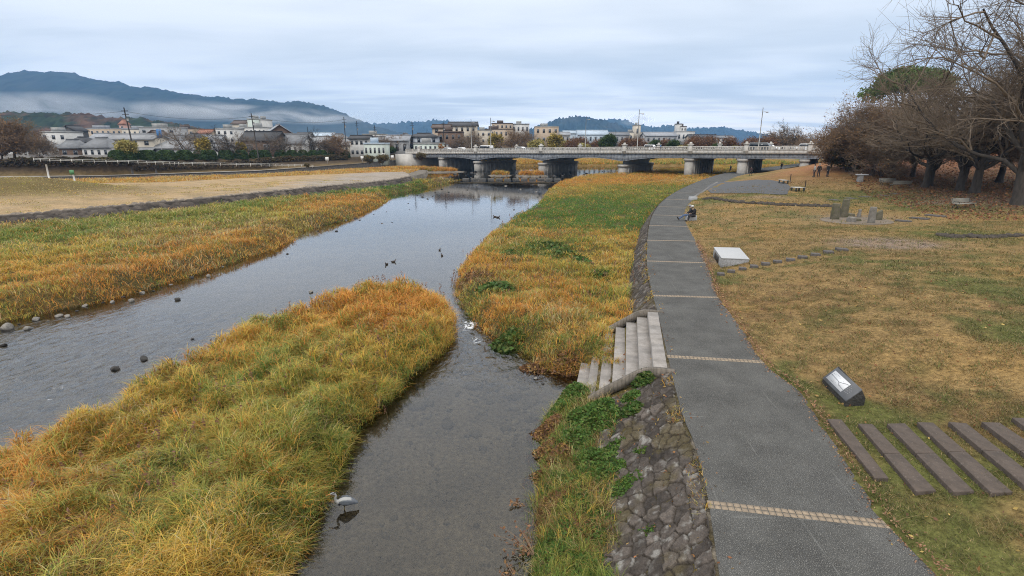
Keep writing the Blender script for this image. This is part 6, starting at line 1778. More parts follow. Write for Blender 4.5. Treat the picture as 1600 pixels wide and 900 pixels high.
def person(loc, rz, pose, jacket, trousers, label, hat=None, s=1.0, hair=HAIRB, bag=None):
    e = empty('person', loc, rz, label, 'person', None); e.scale = (s, s, s)
    J = {k: np.array(v, float) for k, v in pose.items()}
    rad = lambda k: RAD.get(k, RAD.get(k[:2], .05))
    ex = []
    for sd_ in 'LR':
        w_ = J['wr' + sd_]; d = w_ - J['el' + sd_]; d /= np.linalg.norm(d); sg = -1 if sd_ == 'L' else 1
        side = np.array([sg * .0, 1, 0.0]); palm = w_ + d * .07
        ex.append((['wr' + sd_, palm], [.028]))
        for f, ln in zip((-.03, -.01, .01, .03), (.07, .085, .08, .06)):
            b_ = w_ + d * .08 + side * f
            ex.append((['wr' + sd_, b_ * .5 + palm * .5, b_ + d * ln * .5, b_ + d * ln + np.array([-sg * .015, 0, 0])], [.012, .009, .008]))
        ex.append((['wr' + sd_, w_ + d * .03 + side * .035, w_ + d * .07 + side * .05], [.012, .009]))
    nose = J['hd1'] + np.array([0, .10, -.03])
    ex.append((['hd1', nose], [.018]))
    skin_obj('body', J, EDGES, lambda k: rad(k) * (.80 if k in ('pel', 'spi', 'che') or k[:2] in ('sh', 'hi') else .92 if k[:2] == 'el' else 1), SKIN, e, 'pel', ex)
    up = [q for q in EDGES if not any(x[:2] in ('kn', 'an', 'to', 'hd') or x in ('hd0', 'hd1', 'top') for x in q)]
    JJ = dict(J)
    skin_obj('jacket', JJ, up, lambda k: rad(k) * (1.18 if k in ('pel', 'spi', 'che') else 1.05) + .017 - (.0 if k[:2] != 'hi' else .02), cloth(jacket), e, 'pel')
    lo = [q for q in EDGES if all(x == 'pel' or x[:2] in ('hi', 'kn', 'an') for x in q)]
    skin_obj('trousers', J, lo, lambda k: rad(k) * 1.05 + .012, cloth(trousers), e, 'pel')
    for sd_ in 'LR':
        a, t = J['an' + sd_], J['to' + sd_]
        MB().tube([a - (t - a) * .25 + [0, 0, -.03], a * .5 + t * .5 + [0, 0, -.02], t + (t - a) * .25], [.055, .055, .035], 8).build('shoe', cloth((.03, .028, .026)), e)
    h = J['hd1']
    mb = MB().ell(tuple(h + [0, -.02, .035]), (.105, .115, .10), 10, 7)
    mb.build('hair', hair, e)
    if hat:
        mb = MB().ell(tuple(h + [0, -.005, .065]), (.115, .125, .085), 12, 7)
        mb.lathe(tuple(h + [0, .03, .05]), [(.11, 0), (.15, .004), (.15, .014), (.10, .03)], 12)
        mb.build('hat', cloth(hat), e)
    if bag:
        bevel(MB().box(-.16, .16, -.30, -.14, J['che'][2] - .36, J['che'][2] + .06).build('backpack', cloth(bag), e), .04)
    return e
# the seated couple: facing the river, turned a little to the camera
p = G(1079, 344); z_ = p[2]
person((p[0] - .10, p[1] - .12, z_ - .02), R(74), SIT1, (.03, .032, .038), (.075, .11, .19), 'seated person in a dark jacket with blue jeans, legs stretched over the path', hat=(.25, .25, .25))
person((p[0] + .12, p[1] - .42, z_ - .02), R(92), SIT2, (.018, .018, .02), (.035, .035, .04), 'seated person in a black jacket and pale cap nearest on the stone block', hat=(.55, .55, .54))
PPL = [((1271.5, 276.5), R(80), STAND, (.33, .32, .30), (.03, .03, .035), 'person in a pale grey jacket standing left of two others on the lawn', None), ((1278.5, 276), R(150), STAND, (.02, .02, .022), (.025, .025, .03), 'person in black with a pale cap standing in the middle of three on the lawn', (.5, .5, .48)),
       ((1292.5, 276), R(200), STAND, (.025, .025, .028), (.03, .03, .035), 'person in dark clothes standing apart on the right of the group of three', None),
       ((1220.5, 265.5), R(90), WALK, (.025, .035, .06), (.06, .08, .12), 'person in a dark coat and pale hat walking beyond the bridge', (.6, .58, .5)), ((1141, 268.5), R(0), WALK, (.03, .03, .03), (.03, .03, .035), 'person in dark clothes walking on the path under the bridge', None),
       ((1173, 274.5), R(10), WALK, (.05, .03, .03), (.03, .03, .03), 'person in brownish dark clothes walking beside the bridge pier', None)]
for (px, py), rz, pose, j, t, lab, hat in PPL:
    p = G(px, py)
    person(p, rz, pose, j, t, lab, hat)
for px, yo, c, lab in ((1031.5, 1.2, (.05, .16, .36), 'person in bright blue behind the bridge parapet'), (784, 1.2, (.04, .04, .045), 'person in dark clothes behind the parapet near the white van')):
    x_, y_, z_ = on_deck(px, yo); person((x_, y_, z_), br_rz + 1.57, WALK, c, (.05, .05, .06), lab)

# ================================================================ birds
def loftpath(pts, ry, rz, n=12):
    """elliptical sections along a path lying in the x-z plane"""
    pts = np.array(pts, float); vs = []
    for i, p in enumerate(pts):
        t = pts[min(i + 1, len(pts) - 1)] - pts[max(i - 1, 0)]; t /= np.linalg.norm(t)
        nrm = np.array([-t[2], 0, t[0]])
        for k in range(n):
            a = 2 * math.pi * k / n
            vs.append(p + np.array([0, 1, 0]) * ry[i] * math.cos(a) + nrm * rz[i] * math.sin(a))
    fs = [(i * n + k, i * n + (k + 1) % n, (i + 1) * n + (k + 1) % n, (i + 1) * n + k) for i in range(len(pts) - 1) for k in range(n)]
    fs += [tuple(range(n))[::-1], tuple(range((len(pts) - 1) * n, len(pts) * n))]
    return vs, fs
hp = P(539, 795.5, ZW)
her = empty('heron', (hp[0], hp[1], ZW), R(196), 'grey heron with a white neck standing in the shallow side channel', 'heron')
pts = [(-.36, 0, .155), (-.27, 0, .20), (-.15, 0, .245), (-.02, 0, .265), (.10, 0, .265), (.17, 0, .275), (.215, 0, .33), (.225, 0, .40), (.205, 0, .46), (.215, 0, .52), (.255, 0, .555), (.31, 0, .56), (.345, 0, .552)]
ry = [.018, .06, .10, .115, .09, .06, .036, .028, .026, .026, .034, .026, .014]
rz_ = [.012, .045, .085, .105, .09, .062, .040, .030, .028, .028, .034, .026, .014]
pts = catmull(np.array(pts), 3); idx = np.linspace(0, 12, len(pts)); ry = np.interp(idx, range(13), ry); rz_ = np.interp(idx, range(13), rz_)
v, f = loftpath(pts, ry, rz_)
mb = MB().add(v, f); me = mb.mesh('body')
cc = np.array([(.30, .30, .295) if p[0] > .13 or p[2] > .3 else (.125, .135, .15) for p in mb.v])
a_ = me.color_attributes.new('col', 'FLOAT_COLOR', 'POINT'); a_.data.foreach_set('color', np.concatenate([cc, np.ones((len(cc), 1))], 1).astype(np.float32).ravel())
link('body', me, colmat('heron_feathers', .8, nscale=60, namp=.2), her, smooth=True)
WING = mat('wing_feathers', (.125, .14, .16), (.075, .085, .10), scale=14, rough=.8, stretch=(.5, 3, 3))
BLK = mat('black_feathers', (.015, .015, .018), (.01, .01, .012), rough=.7)
for s in (-1, 1):
    wp_ = [(.13, s * .07, .275), (.04, s * .112, .285), (-.10, s * .115, .265), (-.25, s * .07, .21), (-.37, s * .03, .15)]
    vs = []; n = 10
    hh = [.03, .085, .085, .055, .012]
    for i, p in enumerate(wp_):
        for k in range(n):
            a = 2 * math.pi * k / n
            vs.append((p[0], p[1] + s * .016 * math.cos(a), p[2] + hh[i] * math.sin(a)))
    fs = [(i * n + k, i * n + (k + 1) % n, (i + 1) * n + (k + 1) % n, (i + 1) * n + k) for i in range(4) for k in range(n)] + [tuple(range(n))[::-1], tuple(range(4 * n, 5 * n))]
    wo = MB().add(vs, fs).build('wing', WING, her, smooth=True)
    MB().ell((.125, s * .078, .235), (.035, .02, .045), 8, 6).build('shoulder_patch', BLK, wo)
    MB().ell((.27, s * .028, .575), (.055, .008, .011), 8, 5).build('eye_stripe', BLK, her)
    MB().tube([(-.01, s * .035, .19), (.02, s * .035, .02), (.0, s * .035, -.3)], [.016, .011, .011], 6).build('leg', mat('heron_leg', (.16, .13, .07)), her)
MB().tube([(.325, 0, .556), (.39, 0, .545), (.475, 0, .525)], [.017, .012, .002], 8).build('beak', mat('heron_beak', (.55, .24, .08), (.5, .22, .08), rough=.4), her)
MB().tube([(.25, 0, .582), (.20, 0, .585), (.12, 0, .56)], [.010, .008, .002], 6).build('crest', BLK, her)
her.scale = (.84, .84, .84)
def duck(px, py, rz, label, s=1.0):
    p = P(px, py, ZW); e = empty('duck', (p[0], p[1], ZW), rz, label, 'duck', 'ducks on the river'); e.scale = (s * .62, s * .62, s * .62)
    pts = catmull(np.array([(-.25, 0, .10), (-.18, 0, .07), (-.05, 0, .06), (.08, 0, .07), (.14, 0, .12), (.16, 0, .18), (.19, 0, .215), (.225, 0, .21)]), 2)
    ix = np.linspace(0, 7, len(pts)); ry = np.interp(ix, range(8), [.02, .07, .11, .09, .05, .04, .045, .02]); rz2 = np.interp(ix, range(8), [.015, .05, .085, .08, .05, .04, .045, .02])
    v, f = loftpath(pts, ry, rz2, 10)
    MB().add(v, f).build('body', mat('duck_feathers', (.075, .055, .04), (.03, .028, .026), scale=12, rough=.8), e, smooth=True)
    MB().box(.215, .29, -.02, .02, .19, .208).build('bill', mat('duck_bill', (.2, .15, .05), rough=.5), e)
for px, py, rz, lab, s in ((604, 413.5, R(250), 'left duck of the two swimming above the grassy tip of the island', 1.25), (615, 409.5, R(20), 'right duck of the two above the grassy tip, trailing a faint wake', 1.25), (687, 391, R(80), 'upper duck of the two in midstream', 1.2), (690.5, 399.5, R(120), 'lower duck of the two in midstream', 1.2), (773, 339, R(170), 'left duck close to the far green bank', 1.5), (778.5, 340, R(10), 'right duck close to the far green bank', 1.6)):
    duck(px, py, rz, lab, s)

# ================================================================ rocks in the river
ROCKD = mat('wet_dark_rock', (.055, .050, .045), (.028, .027, .025), scale=5, rough=.7, bump=.6, bscale=14)
ROCKP = mat('dry_pale_rock', (.24, .225, .20), (.14, .13, .115), scale=4, rough=.9, bump=.5, bscale=14)
def rock_mesh(seed, k=.5):
    g = np.random.default_rng(seed); bm = bmesh.new(); bmesh.ops.create_icosphere(bm, subdivisions=3, radius=1)
    dirs = g.normal(0, 1, (9, 3)); dirs /= np.linalg.norm(dirs, axis=1)[:, None]; cut = .38 + .42 * g.random(9)
    for v in bm.verts:
        p = np.array(v.co)
        for d, c in zip(dirs, cut):
            q = p.dot(d)
            if q > c: p = p - d * (q - c) * .96
        n = float(vnoise(np.array([p[0] * 3 + seed]), np.array([p[1] * 3 + p[2] * 2]), 1, 60)[0])
        v.co = Vector(p * (1 + .12 * (n - .5)))
    me = bpy.data.meshes.new('rock'); bm.to_mesh(me); bm.free()
    me.polygons.foreach_set('use_smooth', np.ones(len(me.polygons), bool))
    return me
RM = {}
for i in range(6):
    for k, m in (('d', ROCKD), ('p', ROCKP)):
        me = rock_mesh(400 + i); me.materials.append(m); RM[k, i] = me
def rock(px, py, wp, kind='d', flat=.55, label=None, z=ZW, group='rocks in the river'):
    p = P(px, py, z); w_ = wpx(wp, p[1]) / 2 * .85
    o = link('river_rock', RM[kind, random.randint(0, 5)], None, None, (p[0], p[1], z + w_ * flat * .25))
    o.scale = (w_, w_ * random.uniform(.7, 1.0), w_ * flat); o.rotation_euler = (0, 0, random.random() * 6.28)
    return tag(o, label or ('small dark rock breaking the surface of the river' if kind == 'd' else 'small pale rock at the edge of the river'), 'rock', group)
for a in ((10, 514, 22, 'p', .9, 'largest pale rock at the left edge of the river'), (44, 514, 17, 'p', .6, 'pale flat rock just right of the largest pale rock'), (7, 540, 15, 'd', .6, 'dark rock at the left edge below the largest pale rock'), (57, 500, 17, 'p', .6, 'pale rock between the left edge rocks and the paired rocks'), (93, 494, 15, 'p', .55, 'left rock of the pale pair on the far shore'), (105, 495, 14, 'p', .55, 'right rock of the pale pair on the far shore'),
          (133, 478, 16, 'p', .4, 'flat grey rock lying along the far shore'), (175, 472.5, 13, 'p', .5, 'pale rock left of the rounded rock at the far shore'), (205, 471, 13, 'p', .7, 'rounded pale rock standing clear of the far shore'), (223, 458, 12, 'p', .5, 'pale rock close under the overhanging orange grass'), (277, 468.5, 12, 'd', .6, 'dark round rock alone in the left part of the main stream'), (325, 432, 11, 'p', .7, 'pale round rock off the orange far bank'),
          (299, 434, 9, 'd', .6, 'dark rock beside the orange far bank, left of the pale round one'), (224, 562, 18, 'd', .75, 'biggest dark rock in the stream beside the grassy island'), (181, 577, 17, 'd', .65, 'dark rock left of the biggest dark rock'), (301, 530, 8, 'd', .5, 'little dark rock near the island grass'), (264, 562, 12, 'd', .3, 'low flat rock at the island edge right of the biggest dark rock'), (486, 457, 9, 'p', .8, 'pale rock by itself beside the island in midstream'),
          (837, 592, 9, 'p', .6, 'pale stone in the side channel left of the stairs'), (848, 600, 8, 'd', .5, 'dark stone in the side channel left of the stairs'), (72, 682, 9, 'p', .9, 'white stone at the lower edge of the island grass'), (449, 397, 6, 'd', .5, 'dark flat rock off the orange bank in the upper stream')):
    rock(*a)
for px, py, w_ in ((497, 361, 5), (526, 361.5, 8), (524, 347.5, 5), (541, 344.5, 6), (556, 341.5, 9), (562, 344, 5), (597, 349, 5), (613, 347.5, 4), (584, 335, 4), (604, 331, 3), (638, 318, 4), (640, 327, 3), (660, 308, 6), (676, 307.5, 5), (680, 301, 5), (668, 311, 6), (652, 305, 5), (701, 300.5, 5), (724, 305, 4), (752, 304.5, 4), (774, 295, 8), (813, 296, 6), (820, 317, 3), (803, 328, 5), (838, 300, 5), (840, 308, 4), (310, 425.5, 8), (348, 417, 6), (267, 445, 7), (252, 449, 6), (192, 464.5, 9), (240, 455, 6), (160, 473, 7), (120, 486, 7), (75, 502, 6), (30, 507, 8), (730, 297, 4), (690, 296, 6), (715, 292, 5), (745, 290, 5), (790, 291, 6), (765, 288, 5), (830, 291, 5)):
    rock(px, py, w_, 'd' if random.random() < .7 else 'p', .4)
for k in range(60):
    px = random.uniform(700, 965); py = random.uniform(268, 279)
    rock(px, py, random.uniform(3, 8), 'd', .5, 'dark stone of the shallow rapids below the road bridge', -1.62, 'stones of the rapids below the bridge')
# stepping stone crossing
STB = mat('crossing_block', (.10, .095, .088), (.06, .057, .052), scale=1.5, rough=.85, world=True, bump=.3)
nn_ = ['first from the left', 'second from the left', 'third from the left', 'fourth from the left', 'fifth from the left', 'sixth from the left', 'seventh from the left', 'eighth from the left', 'ninth from the left', 'tenth from the left', 'eleventh from the left', 'last at the grassy bank']
for i in range(12):
    px = 728 + i * 13.0
    p = P(px, 281.5 + (i % 3) * .25, -1.7)
    h = .42
    o = bevel(MB().hexa([(-.78, -.5, -.8), (.78, -.5, -.8), (.78, .5, -.8), (-.78, .5, -.8)], [(-.74, -.46, h), (.74, -.46, h), (.74, .46, h), (-.74, .46, h)]).build('crossing_stone', STB, None, p), .06)
    o.rotation_euler = (0, 0, random.uniform(-.15, .15))
    tag(o, f'big dark stepping stone across the river below the bridge, {nn_[i]}', 'stepping stone', 'stepping stones across the river')
# the low weir under them
wl_ = P(700, 283, ZW); wr_ = P(880, 282, ZW)
tag(MB().box(wl_[0], wr_[0], wl_[1] - .1, wl_[1] + 1.4, -2.6, -1.66).build('weir', ROCKD), 'low dark weir under the row of stepping stones', 'weir')
# ================================================================ grass
gg = np.random.default_rng(99)
GC = np.array([(.52, .235, .042), (.53, .345, .062), (.32, .295, .055), (.135, .20, .032), (.062, .165, .022), (.23, .125, .05), (.46, .36, .17), (.045, .085, .020)])
# 0 orange 1 gold 2 olive 3 green 4 vivid green 5 brown 6 straw 7 dark green
def in_view(x, y, z=-1.0, mx=1.12):
    zc = y * math.cos(TH) + (CAM_H - z) * math.sin(TH)
    u = x / zc * F_PX
    v = (-y * math.sin(TH) + (CAM_H - z) * math.cos(TH)) / zc * F_PX
    return (np.abs(u) < 800 * mx) & (v < 450 * mx) & (zc > 1)
def scatter(pg, bands, dens):
    """points inside polygon pg; density falls with distance"""
    X, Y = [], []
    x0, x1 = pg[:, 0].min(), pg[:, 0].max()
    for a, b in zip(bands[:-1], bands[1:]):
        m = (a + b) / 2
        h = .6 * m + CAM_H
        bx0, bx1 = max(x0, -1.15 * (b * .97 + 3)), min(x1, 1.15 * (b * .97 + 3))
        if bx1 <= bx0: continue
        n = int((bx1 - bx0) * (b - a) * dens(m))
        x = bx0 + gg.random(n) * (bx1 - bx0); y = a + gg.random(n) * (b - a)
        k = inside(x, y, pg) & in_view(x, y)
        X.append(x[k]); Y.append(y[k])
    return np.concatenate(X), np.concatenate(Y)
def blade_mesh(name, B, D, Ln, bend, wd, C, segs=3, tip=None, m=None):
    """B base (n,3), D lean azimuth, Ln length, bend, wd width, C colour"""
    n = len(B)
    s = np.linspace(0, 1, segs + 1)
    hx = np.cos(D)[:, None]; hy = np.sin(D)[:, None]
    out_ = (Ln * bend)[:, None] * .78 * s ** 1.8
    zz = Ln[:, None] * (s - .48 * np.minimum(bend, 1.25)[:, None] * s ** 2.2)
    cx = B[:, 0:1] + hx * out_; cy_ = B[:, 1:2] + hy * out_; cz = B[:, 2:3] + zz
    tw = D + np.pi / 2 + gg.normal(0, .5, n)
    w_ = wd[:, None] * (1 - .88 * s ** 1.6) * .5
    ox = np.cos(tw)[:, None] * w_; oy = np.sin(tw)[:, None] * w_
    V = np.stack([np.stack([cx - ox, cy_ - oy, cz], -1), np.stack([cx + ox, cy_ + oy, cz], -1)], 2).reshape(-1, 3)
    i = np.arange(n)[:, None] * (2 * (segs + 1)) + np.arange(segs)[None] * 2
    F = np.stack([i, i + 1, i + 3, i + 2], -1).reshape(-1, 4)
    cc = np.repeat(C[:, None], segs + 1, 1)
    if tip is not None: cc = cc * (1 - tip * s[None, :, None] ** 2) + GC[6] * tip * s[None, :, None] ** 2
    cc = np.repeat(cc[:, :, None], 2, 2).reshape(-1, 3)
    return npmesh(name, V, F, 4, cc)
GRASS = colmat('grass_blade', .6, transl=.30, spec=.25)
def zone_w(x, y, base, blobs, nseed, amp=2.2):
    n = len(x)
    Wt = np.zeros((n, 8))
    for k, v in base.items():
        f = fbm(x, y, 2.6, nseed + 7 * k, 3); f2 = vnoise(x, y, .55, nseed + 50 + k)
        Wt[:, k] = v * np.exp(amp * 3.0 * (f - .5) + 1.6 * (f2 - .5))
    for b in blobs:
        p = P(b[0], b[1], b[2]); r = b[3]; ky = b[6] if len(b) > 6 else 1.0
        q = np.exp(-(((x - p[0]) / r) ** 2 + ((y - p[1]) / (r * ky)) ** 2))
        Wt[:, b[4]] += b[5] * q * (.6 + .8 * vnoise(x, y, .7, nseed + 90))
    return Wt / Wt.sum(1, keepdims=True)
def choose(Wt):
    c = np.cumsum(Wt, 1); r_ = gg.random((len(Wt), 1))
    return np.minimum((r_ > c).sum(1), 7)
def tall_grass(name, pg, bands, dens, base, blobs, seed, L0, wid, hfn=None, per=9, tuft_r=.22, bend=(.35, 1.1), canopy=0.0, cs=.42):
    tx, ty = scatter(pg, bands, lambda m: dens(m) / per)
    nt_ = len(tx)
    rep = np.repeat(np.arange(nt_), per)
    sc = np.clip(ty / 12, .8, 12) ** .5
    a = gg.random(len(rep)) * 2 * np.pi; rr = gg.random(len(rep)) ** .6 * tuft_r * sc[rep]
    x = tx[rep] + rr * np.cos(a); y = ty[rep] + rr * np.sin(a)
    k = inside(x, y, pg); x, y, a, rr, rep = x[k], y[k], a[k], rr[k], rep[k]
    k2 = (xl(y) - x > np.minimum(emb_w(y), 1.9) * .88 * (.85 + .4 * vnoise(x, y, .6, 79))) & (dline(x, y, levee) > .8 + 1.5 * vnoise(x, y, 2.5, 78))
    x, y, a, rr, rep = x[k2], y[k2], a[k2], rr[k2], rep[k2]
    z = height(x, y)
    if canopy:
        hc = canopy * (.30 + 1.1 * sstep(.25, .75, vnoise(x, y, cs, seed + 61) * .65 + vnoise(x, y, cs * 2.7, seed + 62) * .35))
        z = z + hc * gg.random(len(x)) ** .55
    tl = gg.random(nt_) * 2 * np.pi
    flow = 2 * np.pi * vnoise(x, y, 3.0, seed + 3) * 1.6 + 2.0
    D = np.arctan2(np.sin(a) * rr * 3 + .5 * np.sin(tl[rep]) + .28 * np.sin(flow), np.cos(a) * rr * 3 + .5 * np.cos(tl[rep]) + .28 * np.cos(flow)) + gg.normal(0, .8, len(x))
    Wt = zone_w(tx, ty, base, blobs, seed)
    kt = choose(Wt)
    Wb = zone_w(x, y, base, blobs, seed)
    kb = choose(Wb)
    kind = np.where(gg.random(len(x)) < .62, kt[rep], kb)
    C = GC[kind] * (.72 + .56 * gg.random((len(x), 1))) * np.exp(gg.normal(0, .07, (len(x), 3)))
    hv = (.6 + .8 * gg.random(nt_))[rep] * (.75 + .5 * gg.random(len(x)))
    hf = 1.0 if hfn is None else hfn(x, y)
    kl = np.array([1, 1, 1, .95, .7, .85, 1.1, .7])[kind]
    Ln = L0 * hv * hf * kl
    bd = bend[0] + (bend[1] - bend[0]) * gg.random(len(x))
    wd = wid * sc[rep] ** 1.25 * (.6 + .8 * gg.random(len(x)))
    me = blade_mesh(name, np.stack([x, y, z - .03], 1), D, Ln, bd, wd, C, 3, (.35 * gg.random((len(x), 1, 1))))
    me.materials.append(GRASS)
    o = tag(link(name, me), kind='stuff')
    print(name, len(x)); return o
BANDS = [4, 6, 8, 10, 13, 17, 22, 28, 36, 46, 60, 80, 105, 130]
dn = lambda k: (lambda m: k * (11 / max(m, 8)) ** 1.25)
# the grassy island
tall_grass('island_grass', ISL, BANDS, dn(1650), {0: .55, 1: 2.1, 2: 1.35, 3: .60, 5: .2, 6: .2, 7: .14},
   [(600, 475, -1, 2.8, 0, 14), (660, 480, -1, 2.4, 0, 12), (560, 500, -1, 2.0, 0, 4), (690, 510, -1.3, 1.2, 1, 4), (60, 740, -1, 1.6, 0, 6), (20, 800, -1, 1.3, 0, 5), (150, 870, -1, .9, 5, 5), (110, 860, -1, .7, 0, 5), (330, 560, -1, 1.6, 0, 2.5), (640, 570, -1.3, 1.4, 3, 10), (690, 540, -1.4, .9, 3, 8), (560, 620, -1.3, 1.3, 3, 9), (535, 700, -1.3, .9, 3, 9), (500, 790, -1.4, .8, 3, 8), (500, 600, -1, 1.6, 2, 4), (380, 700, -1, 1.6, 2, 4), (250, 740, -1, .8, 7, 4), (330, 830, -1, 1.0, 3, 4), (420, 860, -1, .8, 3, 3), (180, 700, -1, 1.2, 2, 4), (440, 740, -1, .9, 0, 2), (270, 640, -1, 1.2, 1, 4)],
   310, .35, .0155, per=9, tuft_r=.19, bend=(.7, 1.5), canopy=.62)
# the bank between the stream and the path
tall_grass('riverbank_grass', MID, BANDS + [160, 200], dn(1000), {0: 1.0, 1: 1.1, 2: .75, 3: .4, 5: .35, 6: .3, 7: .12},
   [(915, 335, -1, 6, 4, 45), (870, 345, -1, 5, 4, 30), (960, 325, -1, 6, 4, 40), (1000, 308, -1, 7, 3, 20), (1040, 295, -1, 8, 3, 14), (900, 318, -1, 7, 4, 30), (930, 350, -1, 3.5, 4, 30), (985, 355, -1, 3, 4, 30), (845, 385, -1, 2.6, 3, 8), (880, 395, -1, 2.2, 7, 7), (815, 400, -1, 2.0, 3, 7), (905, 412, -1, 1.3, 7, 5), (940, 430, -1, 1.5, 3, 4), (770, 455, -1.2, 1.3, 7, 7), (745, 470, -1.2, 1.0, 3, 4), (790, 520, -1.3, .9, 3, 10), (840, 520, -1.3, .7, 3, 5), (925, 505, -1.2, .8, 3, 6), (870, 545, -1.3, .5, 3, 5), (925, 555, -1.3, .4, 3, 5),
    (950, 285, -1, 10, 0, 14, .8), (880, 290, -1.2, 5, 0, 12), (1000, 278, -1, 10, 0, 9), (1080, 285, -1, 5, 6, 5), (760, 415, -1.2, 3, 0, 5), (850, 460, -1.2, 2.5, 0, 5), (740, 440, -1.2, 1.6, 5, 4), (830, 570, -1.4, .9, 5, 5), (870, 480, -1.2, 1.4, 0, 4), (870, 510, -1.2, 1.0, 6, 5), (985, 400, -1, 1.6, 1, 6), (980, 440, -1, 1.3, 1, 5), (880, 370, -1, 1.3, 5, 5), (930, 370, -1, 1.3, 0, 5), (900, 445, -1, 1.0, 2, 5), (960, 470, -1, 1.2, 2, 5)],
   330, .27, .0135, per=10, tuft_r=.2, bend=(.6, 1.4), canopy=.42, cs=.6, hfn=lambda x, y: np.interp(y, [12, 30, 60, 100], [1.0, 1.0, .85, .8]))
# the far bank of the stream
tall_grass('far_side_grass', LEFT, BANDS, dn(560), {0: .35, 1: .9, 2: 1.1, 3: .4, 5: .8, 6: .8, 7: .12},
   [(100, 460, -1.5, 5, 0, 6), (220, 430, -1.5, 4, 0, 7), (320, 400, -1.5, 4, 0, 7), (420, 370, -1.5, 4, 5, 5), (400, 380, -1.3, 4, 0, 6), (520, 330, -1.3, 6, 0, 9), (580, 315, -1.3, 6, 0, 12), (300, 425, -1.6, 2, 5, 6), (150, 470, -1.6, 2.5, 5, 6), (460, 300, -.6, 6, 4, 40), (540, 293, -.6, 7, 4, 40), (600, 287, -.6, 7, 4, 30), (400, 318, -.7, 4, 3, 25), (180, 345, -.8, 5, 3, 14), (320, 338, -.8, 5, 3, 14), (240, 345, -.8, 5, 2, 14), (100, 362, -.8, 4, 3, 12), (30, 370, -.8, 4, 3, 10), (420, 335, -.9, 4, 2, 12), (100, 340, -.8, 3, 7, 4), (250, 350, -.9, 6, 6, 4), (370, 330, -.9, 5, 2, 6), (120, 390, -1, 4, 2, 6), (60, 400, -1, 4, 1, 4), (200, 405, -1, 2.5, 3, 6), (670, 292, -1.2, 8, 3, 6), (40, 480, -1.5, 3, 2, 5), (20, 440, -1.3, 3, 1, 5)],
   350, .36, .016, per=9, tuft_r=.24, bend=(.7, 1.5), canopy=.30, cs=.7, hfn=lambda x, y: 1 + .75 * np.exp(-((dline(x, y, levee) - 6) / 3.2) ** 2) * sstep(-62, -48, x))
# the weedy strip under the near embankment
tall_grass('near_bank_grass', NEAR, [4, 6, 7, 8, 9, 10, 11, 12, 13, 14, 15, 16], dn(1100), {3: 1.6, 2: 1.0, 1: .5, 5: .5, 6: .25, 4: .6, 7: .5},
   [(900, 650, -1.3, .9, 4, 5), (850, 665, -1.6, .5, 5, 8), (875, 700, -1.4, .5, 5, 4), (855, 800, -1.5, .5, 5, 5), (830, 690, -1.7, .4, 3, 6), (880, 740, -1.4, .7, 3, 4), (850, 860, -1.5, .6, 3, 4), (905, 620, -1.5, .5, 3, 6)], 370, .30, .012, per=10, tuft_r=.13)
# islets, the spit's far side and the land upstream
def circ(px, py, a, b, n=20):
    p = P(px, py, -1.6); return np.array([[p[0] + a * math.cos(t), p[1] + b * math.sin(t), 0] for t in np.linspace(0, 2 * math.pi, n, endpoint=False)])
for px, py, a, b, h in ISLETS:
    tall_grass('islet_grass', circ(px, py, a * .82, b * .82), [120, 140, 170], lambda m: 60, {0: 2, 1: .6, 5: .4, 3: .3}, [(668 - 40, 268, -1, 5, 3, 5)], 390, .9, .022, per=7)
strip_pg = np.vstack([off(WTr, 3.6, -.9)[20:], plat_far[1:5]])
tall_grass('spit_grass', strip_pg, [70, 100, 130, 160, 180], lambda m: 22, {0: 1.3, 1: 1.3, 5: .5, 6: .6}, [], 410, .55, .022, per=7)
tall_grass('dry_grass', PLAT, [40, 55, 75, 100], lambda m: 22, {2: 1.0, 6: 1.6, 5: .8, 1: .5}, [], 450, .13, .022, per=6, tuft_r=.3, hfn=lambda x, y: np.where(fbm(x, y, 3, 451) + .5 * np.exp(-((x + 68) / 14) ** 2 - ((y - 72) / 9) ** 2) > .62, 1.0, .02))
up_pg = np.array([[-40, 198, 0], [120, 198, 0], [160, 250, 0], [-60, 250, 0]])
tall_grass('upstream_grass', up_pg, [196, 215, 235, 250], lambda m: 8, {0: 1.0, 1: .8, 3: .6, 5: .5}, [(1140, 256, -1, 25, 3, 9)], 430, 1.0, .03, per=6)

# seed stalks above the island's far edge and on the far bank
def stalks(name, pts, n, hgt, spread):
    L_ = catmull(np.array(pts), 8)
    seg = gg.random(n) * (len(L_) - 1); i0 = seg.astype(int)
    B = L_[i0] + (L_[np.minimum(i0 + 1, len(L_) - 1)] - L_[i0]) * (seg - i0)[:, None]
    B[:, :2] += gg.normal(0, spread, (n, 2))
    B[:, 2] = height(B[:, 0], B[:, 1])
    D = gg.random(n) * 6.28; Ln = hgt * (.6 + .6 * gg.random(n)); bd = .1 + .3 * gg.random(n)
    m1 = blade_mesh(name, B, D, Ln, bd, np.full(n, .012), np.tile(np.array([.24, .17, .08]), (n, 1)), 3)
    m1.materials.append(GRASS)
    o = tag(link(name, m1), kind='stuff')
    T = B + np.stack([np.cos(D) * Ln * bd * .7, np.sin(D) * Ln * bd * .7, Ln * (1 - .46 * bd)], 1)
    C = np.repeat(T, 9, 0); C[:, 2] -= np.tile(np.linspace(0, .26, 9), n); C[:, :2] += gg.normal(0, .02, (len(C), 2))
    lm = leaves_mesh('seed_heads', C, .05, np.tile(np.array([.22, .115, .07]), (len(C), 1)) * (.7 + .6 * gg.random((len(C), 1))), gg, aspect=2)
    lm.materials.append(GRASS); tag(link('seed_heads', lm), kind='stuff')
stalks('seed_stalks', [P(a, b, -1.3) for a, b in ((420, 505), (480, 490), (540, 470), (580, 460), (620, 455), (660, 460), (690, 480))], 120, 1.15, .35)
